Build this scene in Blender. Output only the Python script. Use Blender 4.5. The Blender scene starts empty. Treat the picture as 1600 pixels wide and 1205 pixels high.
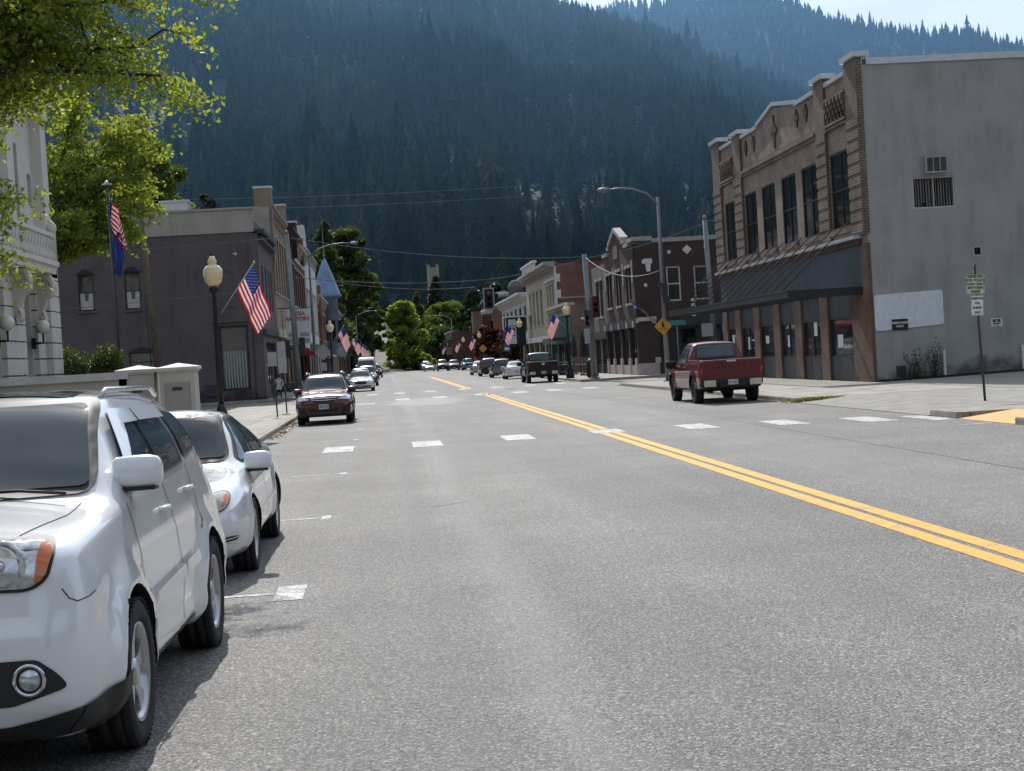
import bpy, bmesh, math, random
import numpy as np
from mathutils import Vector, Matrix, noise
from mathutils.bvhtree import BVHTree
from mathutils.geometry import delaunay_2d_cdt
R=math.radians
S=bpy.context.scene
COL=S.collection
rnd=random.Random(7)

# ------------------------------------------------------------------ materials
def nmat(name):
    m=bpy.data.materials.new(name); m.use_nodes=True
    nt=m.node_tree; b=nt.nodes['Principled BSDF']
    return m,nt,b
def nd(nt,t,**k):
    n=nt.nodes.new(t)
    for a,v in k.items():
        if a in n.inputs.keys(): n.inputs[a].default_value=v
        else: setattr(n,a,v)
    return n
def ramp(nt,stops):
    r=nt.nodes.new('ShaderNodeValToRGB'); e=r.color_ramp.elements
    e[0].position,e[0].color=stops[0][0],(*stops[0][1],1)
    e[1].position,e[1].color=stops[-1][0],(*stops[-1][1],1)
    for p,c in stops[1:-1]:
        x=e.new(p); x.color=(*c,1)
    return r
def wpos(nt):
    return nt.nodes.new('ShaderNodeNewGeometry').outputs['Position']
def mixc(nt,a,b,f,mode='MIX'):
    n=nt.nodes.new('ShaderNodeMix'); n.data_type='RGBA'; n.blend_type=mode
    for s,v in ((6,a),(7,b),(0,f)):
        if isinstance(v,(int,float)): n.inputs[s].default_value=v
        elif isinstance(v,tuple): n.inputs[s].default_value=(*v,1)
        else: nt.links.new(v,n.inputs[s])
    return n.outputs[2]
def mth(nt,op,a,b=None,c=None):
    n=nt.nodes.new('ShaderNodeMath'); n.operation=op
    for i,v in enumerate((a,b,c)):
        if v is None: continue
        if isinstance(v,(int,float)): n.inputs[i].default_value=v
        else: nt.links.new(v,n.inputs[i])
    return n.outputs[0]
def simple(name,col,rough=.6,metal=0,var=.18,scale=3.,bump=0.,bscale=30.,coat=0,spec=.5,obj=False,dirt=0):
    """base colour broken up by two octaves of noise, optional bump and grime towards the ground"""
    m,nt,b=nmat(name); L=nt.links
    if obj:
        v=nt.nodes.new('ShaderNodeTexCoord').outputs['Object']
    else: v=wpos(nt)
    n=nd(nt,'ShaderNodeTexNoise',Scale=scale,Detail=6.,Roughness=.65); L.new(v,n.inputs['Vector'])
    d=tuple(c*(1-var) for c in col); l=tuple(min(1,c*(1+var)) for c in col)
    r=ramp(nt,[(.3,d),(.5,col),(.7,l)]); L.new(n.outputs['Fac'],r.inputs[0])
    c=r.outputs[0]
    if dirt:
        sp=nt.nodes.new('ShaderNodeSeparateXYZ'); L.new(v,sp.inputs[0])
        n2=nd(nt,'ShaderNodeTexNoise',Scale=1.7,Detail=5.); L.new(v,n2.inputs['Vector'])
        g=mth(nt,'MULTIPLY_ADD',n2.outputs['Fac'],1.6,-.3)
        t=mth(nt,'SUBTRACT',g,sp.outputs[2])
        t=nt.nodes.new('ShaderNodeClamp').inputs[0] if False else mth(nt,'MAXIMUM',mth(nt,'MINIMUM',t,1.),0.)
        c=mixc(nt,c,tuple(x*.25 for x in col),mth(nt,'MULTIPLY',t,dirt))
    L.new(c,b.inputs['Base Color'])
    b.inputs['Roughness'].default_value=rough; b.inputs['Metallic'].default_value=metal
    b.inputs['Coat Weight'].default_value=coat; b.inputs['Coat Roughness'].default_value=.04
    b.inputs['Specular IOR Level'].default_value=spec
    if bump:
        n3=nd(nt,'ShaderNodeTexNoise',Scale=bscale,Detail=4.); L.new(v,n3.inputs['Vector'])
        bp=nd(nt,'ShaderNodeBump',Strength=bump,Distance=.02); L.new(n3.outputs['Fac'],bp.inputs['Height']); L.new(bp.outputs[0],b.inputs['Normal'])
    return m
def wallvec(nt):
    L=nt.links; g=nt.nodes.new('ShaderNodeNewGeometry')
    sp=nt.nodes.new('ShaderNodeSeparateXYZ'); L.new(g.outputs['Position'],sp.inputs[0])
    sn=nt.nodes.new('ShaderNodeSeparateXYZ'); L.new(g.outputs['True Normal'],sn.inputs[0])
    ax=mth(nt,'GREATER_THAN',mth(nt,'ABSOLUTE',sn.outputs[0]),.5)
    u=mth(nt,'ADD',mth(nt,'MULTIPLY',sp.outputs[1],ax),mth(nt,'MULTIPLY',sp.outputs[0],mth(nt,'SUBTRACT',1.,ax)))
    cb=nt.nodes.new('ShaderNodeCombineXYZ'); L.new(u,cb.inputs[0]); L.new(sp.outputs[2],cb.inputs[1])
    return cb.outputs[0],g.outputs['Position'],sp
def brick(name,c1,c2,mortar,bw=.22,bh=.075,ms=.012,rough=.85,stain=.35,bump=.5):
    m,nt,b=nmat(name); L=nt.links
    v,p,sp=wallvec(nt)
    t=nd(nt,'ShaderNodeTexBrick',Scale=1.,**{'Mortar Size':ms,'Brick Width':bw,'Row Height':bh,'Bias':0.})
    t.inputs['Color1'].default_value=(*c1,1); t.inputs['Color2'].default_value=(*c2,1); t.inputs['Mortar'].default_value=(*mortar,1)
    L.new(v,t.inputs['Vector'])
    n=nd(nt,'ShaderNodeTexNoise',Scale=.8,Detail=8.,Roughness=.7); L.new(p,n.inputs['Vector'])
    r=ramp(nt,[(.3,(1-stain,)*3),(.65,(1.15,)*3)]); L.new(n.outputs['Fac'],r.inputs[0])
    c=mixc(nt,t.outputs['Color'],r.outputs[0],1.,'MULTIPLY')
    L.new(c,b.inputs['Base Color']); b.inputs['Roughness'].default_value=rough
    bp=nd(nt,'ShaderNodeBump',Strength=bump,Distance=.01); L.new(t.outputs['Fac'],bp.inputs['Height']); bp.invert=True; L.new(bp.outputs[0],b.inputs['Normal'])
    return m
def stucco(name,col,streak=.3,rough=.9):
    """plaster with vertical rain streaks, blotches and a dirty foot"""
    m,nt,b=nmat(name); L=nt.links
    v,p,sp=wallvec(nt)
    mp=nt.nodes.new('ShaderNodeMapping'); mp.inputs['Scale'].default_value=(2.2,.22,1); L.new(v,mp.inputs[0])
    n=nd(nt,'ShaderNodeTexNoise',Scale=1.,Detail=7.,Roughness=.65); L.new(mp.outputs[0],n.inputs['Vector'])
    n2=nd(nt,'ShaderNodeTexNoise',Scale=.7,Detail=9.,Roughness=.6); L.new(p,n2.inputs['Vector'])
    f=mth(nt,'ADD',mth(nt,'MULTIPLY',n.outputs['Fac'],.5),mth(nt,'MULTIPLY',n2.outputs['Fac'],.5))
    r=ramp(nt,[(.36,tuple(c*(1-streak) for c in col)),(.5,col),(.66,tuple(c*1.12 for c in col))]); L.new(f,r.inputs[0])
    g=mth(nt,'SUBTRACT',mth(nt,'MULTIPLY_ADD',n2.outputs['Fac'],3.2,-1.0),sp.outputs[2])
    g=mth(nt,'MAXIMUM',mth(nt,'MINIMUM',mth(nt,'MULTIPLY',g,2.),1.),0.)
    c=mixc(nt,r.outputs[0],tuple(c*.16 for c in col),mth(nt,'MULTIPLY',g,.8))
    L.new(c,b.inputs['Base Color']); b.inputs['Roughness'].default_value=rough
    n3=nd(nt,'ShaderNodeTexNoise',Scale=9.,Detail=6.); L.new(p,n3.inputs['Vector'])
    bp=nd(nt,'ShaderNodeBump',Strength=.35,Distance=.02); L.new(n3.outputs['Fac'],bp.inputs['Height']); L.new(bp.outputs[0],b.inputs['Normal'])
    return m
def siding(name,col,pitch=.13,vertical=False,rough=.6,shade=.55):
    m,nt,b=nmat(name); L=nt.links
    v,p,sp=wallvec(nt)
    s2=nt.nodes.new('ShaderNodeSeparateXYZ'); L.new(v,s2.inputs[0])
    q=mth(nt,'FRACT',mth(nt,'DIVIDE',s2.outputs[0 if vertical else 1],pitch))
    k=mth(nt,'GREATER_THAN',q,.9)
    n=nd(nt,'ShaderNodeTexNoise',Scale=1.3,Detail=6.); L.new(p,n.inputs['Vector'])
    r=ramp(nt,[(.3,tuple(c*.75 for c in col)),(.7,tuple(c*1.2 for c in col))]); L.new(n.outputs['Fac'],r.inputs[0])
    c=mixc(nt,r.outputs[0],tuple(c*shade for c in col),k)
    L.new(c,b.inputs['Base Color']); b.inputs['Roughness'].default_value=rough
    return m
def glassy(name,col=(.015,.02,.022),rough=.04,var=.5,scale=.6):
    m,nt,b=nmat(name); L=nt.links
    n=nd(nt,'ShaderNodeTexNoise',Scale=scale,Detail=3.); L.new(wpos(nt),n.inputs['Vector'])
    r=ramp(nt,[(.35,tuple(c*(1-var) for c in col)),(.7,tuple(c*(1+var) for c in col))]); L.new(n.outputs['Fac'],r.inputs[0])
    L.new(r.outputs[0],b.inputs['Base Color']); b.inputs['Roughness'].default_value=rough
    b.inputs['IOR'].default_value=1.5
    bp=nd(nt,'ShaderNodeBump',Strength=.04,Distance=.05); n2=nd(nt,'ShaderNodeTexNoise',Scale=1.4,Detail=2.); L.new(wpos(nt),n2.inputs['Vector'])
    L.new(n2.outputs['Fac'],bp.inputs['Height']); L.new(bp.outputs[0],b.inputs['Normal'])
    return m
def paint(name,col,rough=.28,metal=.0,flake=0,dirt=.25,coat=1.):
    m,nt,b=nmat(name); L=nt.links
    tc=nt.nodes.new('ShaderNodeTexCoord').outputs['Object']
    n=nd(nt,'ShaderNodeTexNoise',Scale=2.2,Detail=7.,Roughness=.7); L.new(tc,n.inputs['Vector'])
    sp=nt.nodes.new('ShaderNodeSeparateXYZ'); L.new(tc,sp.inputs[0])
    # road film: heavier low down
    d=mth(nt,'MULTIPLY_ADD',sp.outputs[2],-1.9,1.0)
    d=mth(nt,'MAXIMUM',mth(nt,'MULTIPLY',mth(nt,'ADD',d,mth(nt,'SUBTRACT',n.outputs['Fac'],.5)),dirt),0.)
    d=mth(nt,'MINIMUM',d,.8)
    c=mixc(nt,col,(.16,.145,.125),d)
    L.new(c,b.inputs['Base Color'])
    L.new(mth(nt,'MULTIPLY_ADD',d,.7,rough),b.inputs['Roughness'])
    b.inputs['Metallic'].default_value=metal; b.inputs['Coat Weight'].default_value=coat; b.inputs['Coat Roughness'].default_value=.06
    return m
def leafmat(name,dark,light,trans=.5,warm=None):
    m,nt,b=nmat(name); L=nt.links; nt.nodes.remove(b)
    g=nt.nodes.new('ShaderNodeNewGeometry')
    st=[(0.,dark),(.6,light)]
    if warm: st+= [(.93,light),(1.,warm)]
    r=ramp(nt,st); L.new(g.outputs['Random Per Island'],r.inputs[0])
    d=nt.nodes.new('ShaderNodeBsdfPrincipled'); d.inputs['Roughness'].default_value=.5; L.new(r.outputs[0],d.inputs['Base Color'])
    d.inputs['Specular IOR Level'].default_value=.35
    t=nt.nodes.new('ShaderNodeBsdfTranslucent')
    c2=mixc(nt,r.outputs[0],(1.9,1.7,.5),1.,'MULTIPLY'); L.new(c2,t.inputs['Color'])
    mx=nt.nodes.new('ShaderNodeMixShader'); mx.inputs[0].default_value=trans
    L.new(d.outputs[0],mx.inputs[1]); L.new(t.outputs[0],mx.inputs[2])
    L.new(mx.outputs[0],nt.nodes['Material Output'].inputs[0])
    return m

M={}
M['white_paint']=paint('white_car_paint',(.80,.815,.83),.22,dirt=.16)
M['white_paint2']=paint('white_sedan_paint',(.78,.795,.81),.22,dirt=.22)
M['maroon']=paint('maroon_car_paint',(.085,.006,.012),.25,.3,dirt=.08)
M['red_paint']=paint('red_truck_paint',(.12,.004,.011),.25,.3,dirt=.04,coat=.5)
M['black_paint']=paint('black_car_paint',(.005,.006,.009),.3,dirt=.02,coat=.12)
M['grey_paint']=paint('grey_car_paint',(.05,.055,.065),.3,.4,dirt=.08)
M['silver_paint']=paint('silver_car_paint',(.45,.46,.47),.3,.5)
M['brown_paint']=paint('brown_car_paint',(.06,.03,.025),.3,.4,dirt=.08)
M['blue_paint']=paint('blue_car_paint',(.02,.13,.24),.3,.3)
M['navy_paint']=paint('navy_car_paint',(.02,.03,.06),.3,.3)
M['glass']=glassy('car_glass',(.07,.088,.10),.03,.4)
M['win']=glassy('window_glass',(.02,.025,.028),.05,.6,.5)
M['trim']=simple('black_plastic',(.018,.018,.019),.6,var=.2)
M['rubber']=simple('tyre_rubber',(.022,.022,.023),.85,var=.3,scale=9,bump=.2)
M['well']=simple('wheel_well',(.008,.008,.008),.95)
M['alloy']=simple('alloy',(.5,.5,.51),.28,.9,var=.12)
M['alloy_dark']=simple('dark_alloy',(.05,.05,.055),.35,.7)
M['chrome']=simple('chrome',(.62,.63,.64),.12,1.,var=.1)
M['lampglass']=simple('headlamp_reflector',(.66,.69,.72),.16,.6,var=.5,scale=24)
M['hazy_lamp']=simple('hazy_headlamp',(.46,.44,.36),.22,.15,var=.3,scale=9,coat=1.)
M['amber']=simple('amber_lens',(.62,.15,.03),.15,coat=1.,var=.12)
M['redlens']=simple('red_lens',(.28,.01,.01),.15,coat=1.,var=.1)
M['plate']=simple('number_plate',(.55,.57,.6),.4,var=.2,scale=30)
M['steel']=simple('galvanised_steel',(.2,.22,.235),.5,.5,var=.2,scale=2.)
M['wire']=simple('wire_metal',(.16,.17,.18),.6,.3)
M['steel_dark']=simple('dark_steel',(.045,.05,.055),.5,.2,var=.2)
M['black_iron']=simple('black_iron',(.013,.014,.016),.45,.1,var=.2)
M['wood_pole']=simple('weathered_wood',(.14,.105,.08),.9,var=.35,scale=5.,bump=.4)
M['bark']=simple('bark',(.05,.042,.035),.95,var=.4,scale=7.,bump=.6,bscale=18)
M['concrete']=simple('concrete_trim',(.36,.34,.31),.9,var=.15,scale=1.5,bump=.2)
M['stone']=simple('pale_stone',(.56,.53,.47),.85,var=.12,scale=1.2,bump=.2,dirt=.3)
M['white_trim']=simple('white_trim',(.62,.61,.58),.7,var=.15)
M['cream']=simple('cream_render',(.42,.37,.29),.85,var=.15,scale=1.4)
M['metal_coping']=simple('metal_coping',(.62,.66,.7),.35,.35,var=.1)
M['whitebar']=simple('white_bar_paint',(.7,.72,.74),.5,var=.08)
M['signwhite']=simple('sign_white',(.66,.7,.74),.5,var=.1,scale=6)
M['signcream']=simple('sign_cream',(.6,.58,.44),.5,var=.12,scale=6)
M['signgreen']=simple('sign_green',(.02,.12,.07),.5)
M['streetgreen']=simple('street_sign_green',(.03,.22,.2),.5)
M['signyellow']=simple('sign_yellow',(.6,.33,.03),.45,var=.1)
M['signblack']=simple('sign_black',(.012,.012,.013),.5)
M['signred']=simple('sign_red',(.5,.03,.03),.5)
M['signblue']=simple('sign_blue',(.03,.1,.3),.5)
M['signback']=simple('sign_back',(.33,.35,.36),.5,.3,var=.15)
M['glow']=simple('acorn_globe',(.86,.72,.42),.25,var=.12,scale=5.,coat=.6)
M['opal']=simple('opal_globe',(.72,.7,.62),.3,var=.06)
M['curtain']=simple('curtain_cloth',(.17,.165,.16),.95,var=.3,scale=8)

# ------------------------------------------------------------------ mesh builder
SPLIT={'rustication','stone_ornament','coping','window_notice','shop_pier','pier_capital','stone_base','roof_pier','parapet_coping','window_surround','bumper_plate','lintel_band','tower_cap','sign_plate','quoins','pilasters','meter_box','fascia','belt_course','wall_trim','signal_head','control_box','wiper','roof_rail','vent_bars','rain_guard','door_moulding','hanging_rod','grille_bars'}
class MB:
    def __init__(s): s.v=[];s.f=[];s.m=[];s.sm=[];s.ch=[]
    def add(s,vs,fs,mi=0,smooth=False):
        o=len(s.v); s.ch.append((o,len(s.f))); s.v+= [tuple(x) for x in vs]; s.f+=[tuple(i+o for i in f) for f in fs]; s.m+=[mi]*len(fs); s.sm+=[smooth]*len(fs); return s
    def box(s,x0,x1,y0,y1,z0,z1,mi=0):
        x0,x1=sorted((x0,x1));y0,y1=sorted((y0,y1));z0,z1=sorted((z0,z1))
        return s.add([(x0,y0,z0),(x1,y0,z0),(x1,y1,z0),(x0,y1,z0),(x0,y0,z1),(x1,y0,z1),(x1,y1,z1),(x0,y1,z1)],
            [(0,3,2,1),(4,5,6,7),(0,1,5,4),(1,2,6,5),(2,3,7,6),(3,0,4,7)],mi)
    def beam(s,a,b,w,h=None,mi=0):
        a,b=Vector(a),Vector(b); h=h or w; d=(b-a).normalized(); up=Vector((0,0,1)) if abs(d.z)<.95 else Vector((0,1,0))
        r=d.cross(up).normalized()*w/2; u=r.cross(d).normalized()*h/2
        vs=[p+q for p in (a,b) for q in (r+u,-r+u,-r-u,r-u)]
        return s.add(vs,[(0,1,2,3),(7,6,5,4),(0,4,5,1),(1,5,6,2),(2,6,7,3),(3,7,4,0)],mi)
    def tube(s,pts,r,n=8,mi=0,cap=True,smooth=True):
        pts=[Vector(p) for p in pts]; rs=r if isinstance(r,(list,tuple)) else [r]*len(pts); vs=[];fs=[]; pr=None
        for i,p in enumerate(pts):
            d=(pts[min(i+1,len(pts)-1)]-pts[max(i-1,0)]).normalized()
            if pr is None: pr=d.orthogonal().normalized()
            else: pr=(pr-d*pr.dot(d)); pr=pr.normalized() if pr.length>1e-6 else d.orthogonal().normalized()
            q=d.cross(pr)
            for k in range(n):
                a=2*math.pi*k/n; vs.append(p+(pr*math.cos(a)+q*math.sin(a))*rs[i])
        for i in range(len(pts)-1):
            for k in range(n): fs.append((i*n+k,i*n+(k+1)%n,(i+1)*n+(k+1)%n,(i+1)*n+k))
        s.add(vs,fs,mi,smooth)
        if cap:
            o=len(s.v)-len(vs); s.f+=[tuple(o+k for k in range(n))[::-1],tuple(o+len(vs)-n+k for k in range(n))]; s.m+=[mi]*2; s.sm+=[False]*2
        return s
    def lathe(s,prof,c=(0,0,0),axis='z',n=16,mi=0,smooth=True,cap=True):
        vs=[];fs=[]; c=Vector(c)
        for r,h in prof:
            for k in range(n):
                a=2*math.pi*k/n; x,y=r*math.cos(a),r*math.sin(a)
                vs.append(c+Vector({'z':(x,y,h),'x':(h,x,y),'y':(x,h,y)}[axis]))
        for i in range(len(prof)-1):
            for k in range(n): fs.append((i*n+k,i*n+(k+1)%n,(i+1)*n+(k+1)%n,(i+1)*n+k))
        s.add(vs,fs,mi,smooth)
        if cap:
            o=len(s.v)-len(vs); s.f+=[tuple(o+k for k in range(n))[::-1],tuple(o+len(vs)-n+k for k in range(n))]; s.m+=[mi]*2; s.sm+=[False]*2
        return s
    def ball(s,c,r,n=14,mi=0,sz=1.):
        return s.lathe([(max(.001,r*math.sin(math.pi*i/10)),-r*sz*math.cos(math.pi*i/10)) for i in range(11)],c,'z',n,mi)
    def prism(s,poly,f,d0,d1,mi=0):
        """poly in (u,v), f(u,v,d)->xyz"""
        n=len(poly); vs=[f(u,v,d0) for u,v in poly]+[f(u,v,d1) for u,v in poly]
        return s.add(vs,[tuple(range(n)),tuple(range(2*n-1,n-1,-1))]+[(i,i+n,(i+1)%n+n,(i+1)%n) for i in range(n)],mi)
    def build(s,name,mats,parent=None,origin=None,bevel=0):
        if name in SPLIT and len(s.ch)>1:      # pieces that do not touch become objects of their own
            E_=s.ch+[(len(s.v),len(s.f))]; bb=[]
            for i in range(len(s.ch)):
                a=np.array(s.v[E_[i][0]:E_[i+1][0]]); bb.append((a.min(0)-.01,a.max(0)+.01))
            g=list(range(len(bb)))
            def fd(i):
                while g[i]!=i: i=g[i]
                return i
            for i in range(len(bb)):
                for j in range(i): 
                    if (bb[i][0]<=bb[j][1]).all() and (bb[j][0]<=bb[i][1]).all(): g[fd(i)]=fd(j)
            roots=sorted({fd(i) for i in range(len(bb))})
            if len(roots)>1:
                res=[]
                for r_ in roots:
                    q=MB()
                    for i in range(len(bb)):
                        if fd(i)==r_:
                            v0,f0=E_[i];v1,f1=E_[i+1]; o=len(q.v); q.ch.append((o,len(q.f))); q.v+=s.v[v0:v1]; q.f+=[tuple(k-v0+o for k in f) for f in s.f[f0:f1]]; q.m+=s.m[f0:f1]; q.sm+=s.sm[f0:f1]
                    q.ch=[]; res.append(q.build(name,mats,parent,origin,bevel))
                return res[0]
        me=bpy.data.meshes.new(name)
        if not isinstance(mats,(list,tuple)): mats=[mats]
        if origin is None:
            if parent is not None: origin=parent['_o'] if '_o' in parent.keys() else (0,0,0)
            else:
                a=np.array(s.v); mn,mx=a.min(0),a.max(0); origin=((mn[0]+mx[0])/2,(mn[1]+mx[1])/2,mn[2])
        ox,oy,oz=origin
        me.from_pydata([(x-ox,y-oy,z-oz) for x,y,z in s.v],[],s.f)
        for m in mats: me.materials.append(M[m] if isinstance(m,str) else m)
        me.polygons.foreach_set('material_index',s.m); me.polygons.foreach_set('use_smooth',s.sm)
        bm=bmesh.new(); bm.from_mesh(me); bmesh.ops.recalc_face_normals(bm,faces=bm.faces)
        if bevel: bmesh.ops.bevel(bm,geom=bm.edges[:],offset=bevel,segments=2,affect='EDGES',clamp_overlap=True)
        bm.to_mesh(me); bm.free(); me.update()
        o=bpy.data.objects.new(name,me); COL.objects.link(o)
        if parent is not None: o.parent=parent; o['_o']=tuple(origin)
        else: o.location=origin
        if parent is not None and '_o' not in parent.keys(): pass
        return o
def thing(name,label,cat,loc=(0,0,0),group=None,rz=0):
    o=bpy.data.objects.new(name,None); COL.objects.link(o); o.location=loc; o.rotation_euler=(0,0,rz); o.empty_display_size=.3
    o['label']=label; o['category']=cat; o['_o']=tuple(loc)
    if group:o['group']=group
    return o
def lthing(*a,**k):
    """a thing whose parts are modelled about its own origin"""
    o=thing(*a,**k); o['_o']=(0.,0.,0.); return o
def tag(o,label,cat,group=None):
    o['label']=label;o['category']=cat
    if group:o['group']=group
    return o
def struct(o): o['kind']='structure'; return o
def copy_tree(o,parent=None):
    c=o.copy(); COL.objects.link(c)
    if parent: c.parent=parent
    for ch in list(o.children): copy_tree(ch,c)
    return c
def np_mesh(name,V,F,mat,attr=None,parent=None,origin=(0,0,0),smooth=False):
    me=bpy.data.meshes.new(name); k=F.shape[1]
    me.vertices.add(len(V)); me.vertices.foreach_set('co',(V-np.array(origin)).astype(np.float32).ravel())
    me.loops.add(F.size); me.loops.foreach_set('vertex_index',F.astype(np.int32).ravel())
    me.polygons.add(len(F)); me.polygons.foreach_set('loop_start',np.arange(0,F.size,k,dtype=np.int32)); me.polygons.foreach_set('loop_total',np.full(len(F),k,dtype=np.int32))
    if smooth: me.polygons.foreach_set('use_smooth',np.ones(len(F),dtype=bool))
    me.materials.append(mat)
    if attr is not None:
        at=me.attributes.new('tint','FLOAT','POINT'); at.data.foreach_set('value',attr.astype(np.float32))
    me.update(calc_edges=True); me.validate()
    o=bpy.data.objects.new(name,me); COL.objects.link(o)
    if parent is not None: o.parent=parent
    else: o.location=origin
    return o
def text_mesh(txt,size,name,mat,parent,mtx,origin,spacing=1.0,line=1.0,bold=.0,align='CENTER'):
    cu=bpy.data.curves.new(name,'FONT'); cu.body=txt; cu.size=size; cu.align_x=align; cu.align_y='CENTER'; cu.space_character=spacing; cu.space_line=line
    cu.offset=bold; cu.extrude=.002; cu.resolution_u=3
    o=bpy.data.objects.new(name,cu); COL.objects.link(o)
    dg=bpy.context.evaluated_depsgraph_get(); me=bpy.data.meshes.new_from_object(o.evaluated_get(dg)); bpy.data.objects.remove(o)
    me.materials.clear(); me.materials.append(M[mat])
    me.transform(Matrix.Translation(-Vector(origin))@mtx)
    q=bpy.data.objects.new(name,me); COL.objects.link(q); q.parent=parent; return q
def frame_mtx(p,right,up):
    r,u=Vector(right).normalized(),Vector(up).normalized(); n=r.cross(u)
    m=Matrix((r,u,n)).transposed().to_4x4(); m.translation=Vector(p); return m
# ------------------------------------------------------------------ vehicles
def pchip(pts):
    xs=[p[0] for p in pts]; ys=[p[1] for p in pts]; n=len(xs)
    h=[xs[i+1]-xs[i] for i in range(n-1)]; d=[(ys[i+1]-ys[i])/h[i] for i in range(n-1)]
    m=[d[0]]+[0 if d[i-1]*d[i]<=0 else 2*d[i-1]*d[i]/(d[i-1]+d[i]) for i in range(1,n-1)]+[d[-1]]
    def f(x):
        if x<=xs[0]: return ys[0]
        if x>=xs[-1]: return ys[-1]
        i=max(j for j in range(n-1) if xs[j]<=x); t=(x-xs[i])/h[i]
        return ((2*t**3-3*t*t+1)*ys[i]+(t**3-2*t*t+t)*h[i]*m[i]+(-2*t**3+3*t*t)*ys[i+1]+(t**3-t*t)*h[i]*m[i+1])
    return f
def section(P,y):
    """half section from the underside centre to the top centre"""
    zb,zk,zt=P['zb'](y),P['zk'](y),P['zt'](y)
    wm,wk,we=P['wm'](y),P['wk'](y),P['we'](y)
    ze=zt-P['crown'](y); zm=P['zm'](y)
    zk=min(zk,ze-.015)
    wm=max(wm,.05)
    pts=[(0,zb,0),(wm-.13,zb,.05),(wm-.03,zb+.1,.06),(wm,zm,.16),(wk,zk,.05),(we,ze,P['re'](y) if 're' in P else .09),(0,zt,0)]
    out=[]
    for i,(x,z,r) in enumerate(pts):
        if r==0: out.append((x,z)); continue
        a=Vector((pts[i-1][0],pts[i-1][1])); b=Vector((x,z)); c=Vector((pts[i+1][0],pts[i+1][1]))
        da,dc=(a-b),(c-b); ra=min(r,da.length*.45); rc=min(r,dc.length*.45)
        p0=b+da.normalized()*ra if da.length>1e-6 else b; p2=b+dc.normalized()*rc if dc.length>1e-6 else b
        for t in (0,.33,.67,1): out.append(tuple(p0*(1-t)**2+b*2*t*(1-t)+p2*t*t))
    # subdivide the long runs
    seg={0:2,4:0,8:3,12:4,16:5,20:6}; res=[]
    n=len(out)
    for i in range(n-1):
        res.append(out[i]); k={0:2,4:1,8:3,12:4,16:5,20:7}.get(i,0)
        (x0,z0),(x1,z1)=out[i],out[i+1]
        for j in range(1,k+1):
            t=j/(k+1); x,z=x0+(x1-x0)*t,z0+(z1-z0)*t
            if i==20: z=z0+(z1-z0)*(1-(1-t)**2); 
            if i==16: x+=.03*math.sin(math.pi*t)*min(1,(z1-z0)/.3)
            if i==12: x+=.012*math.sin(math.pi*t)
            res.append((x,z))
    res.append(out[-1])
    return res
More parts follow.
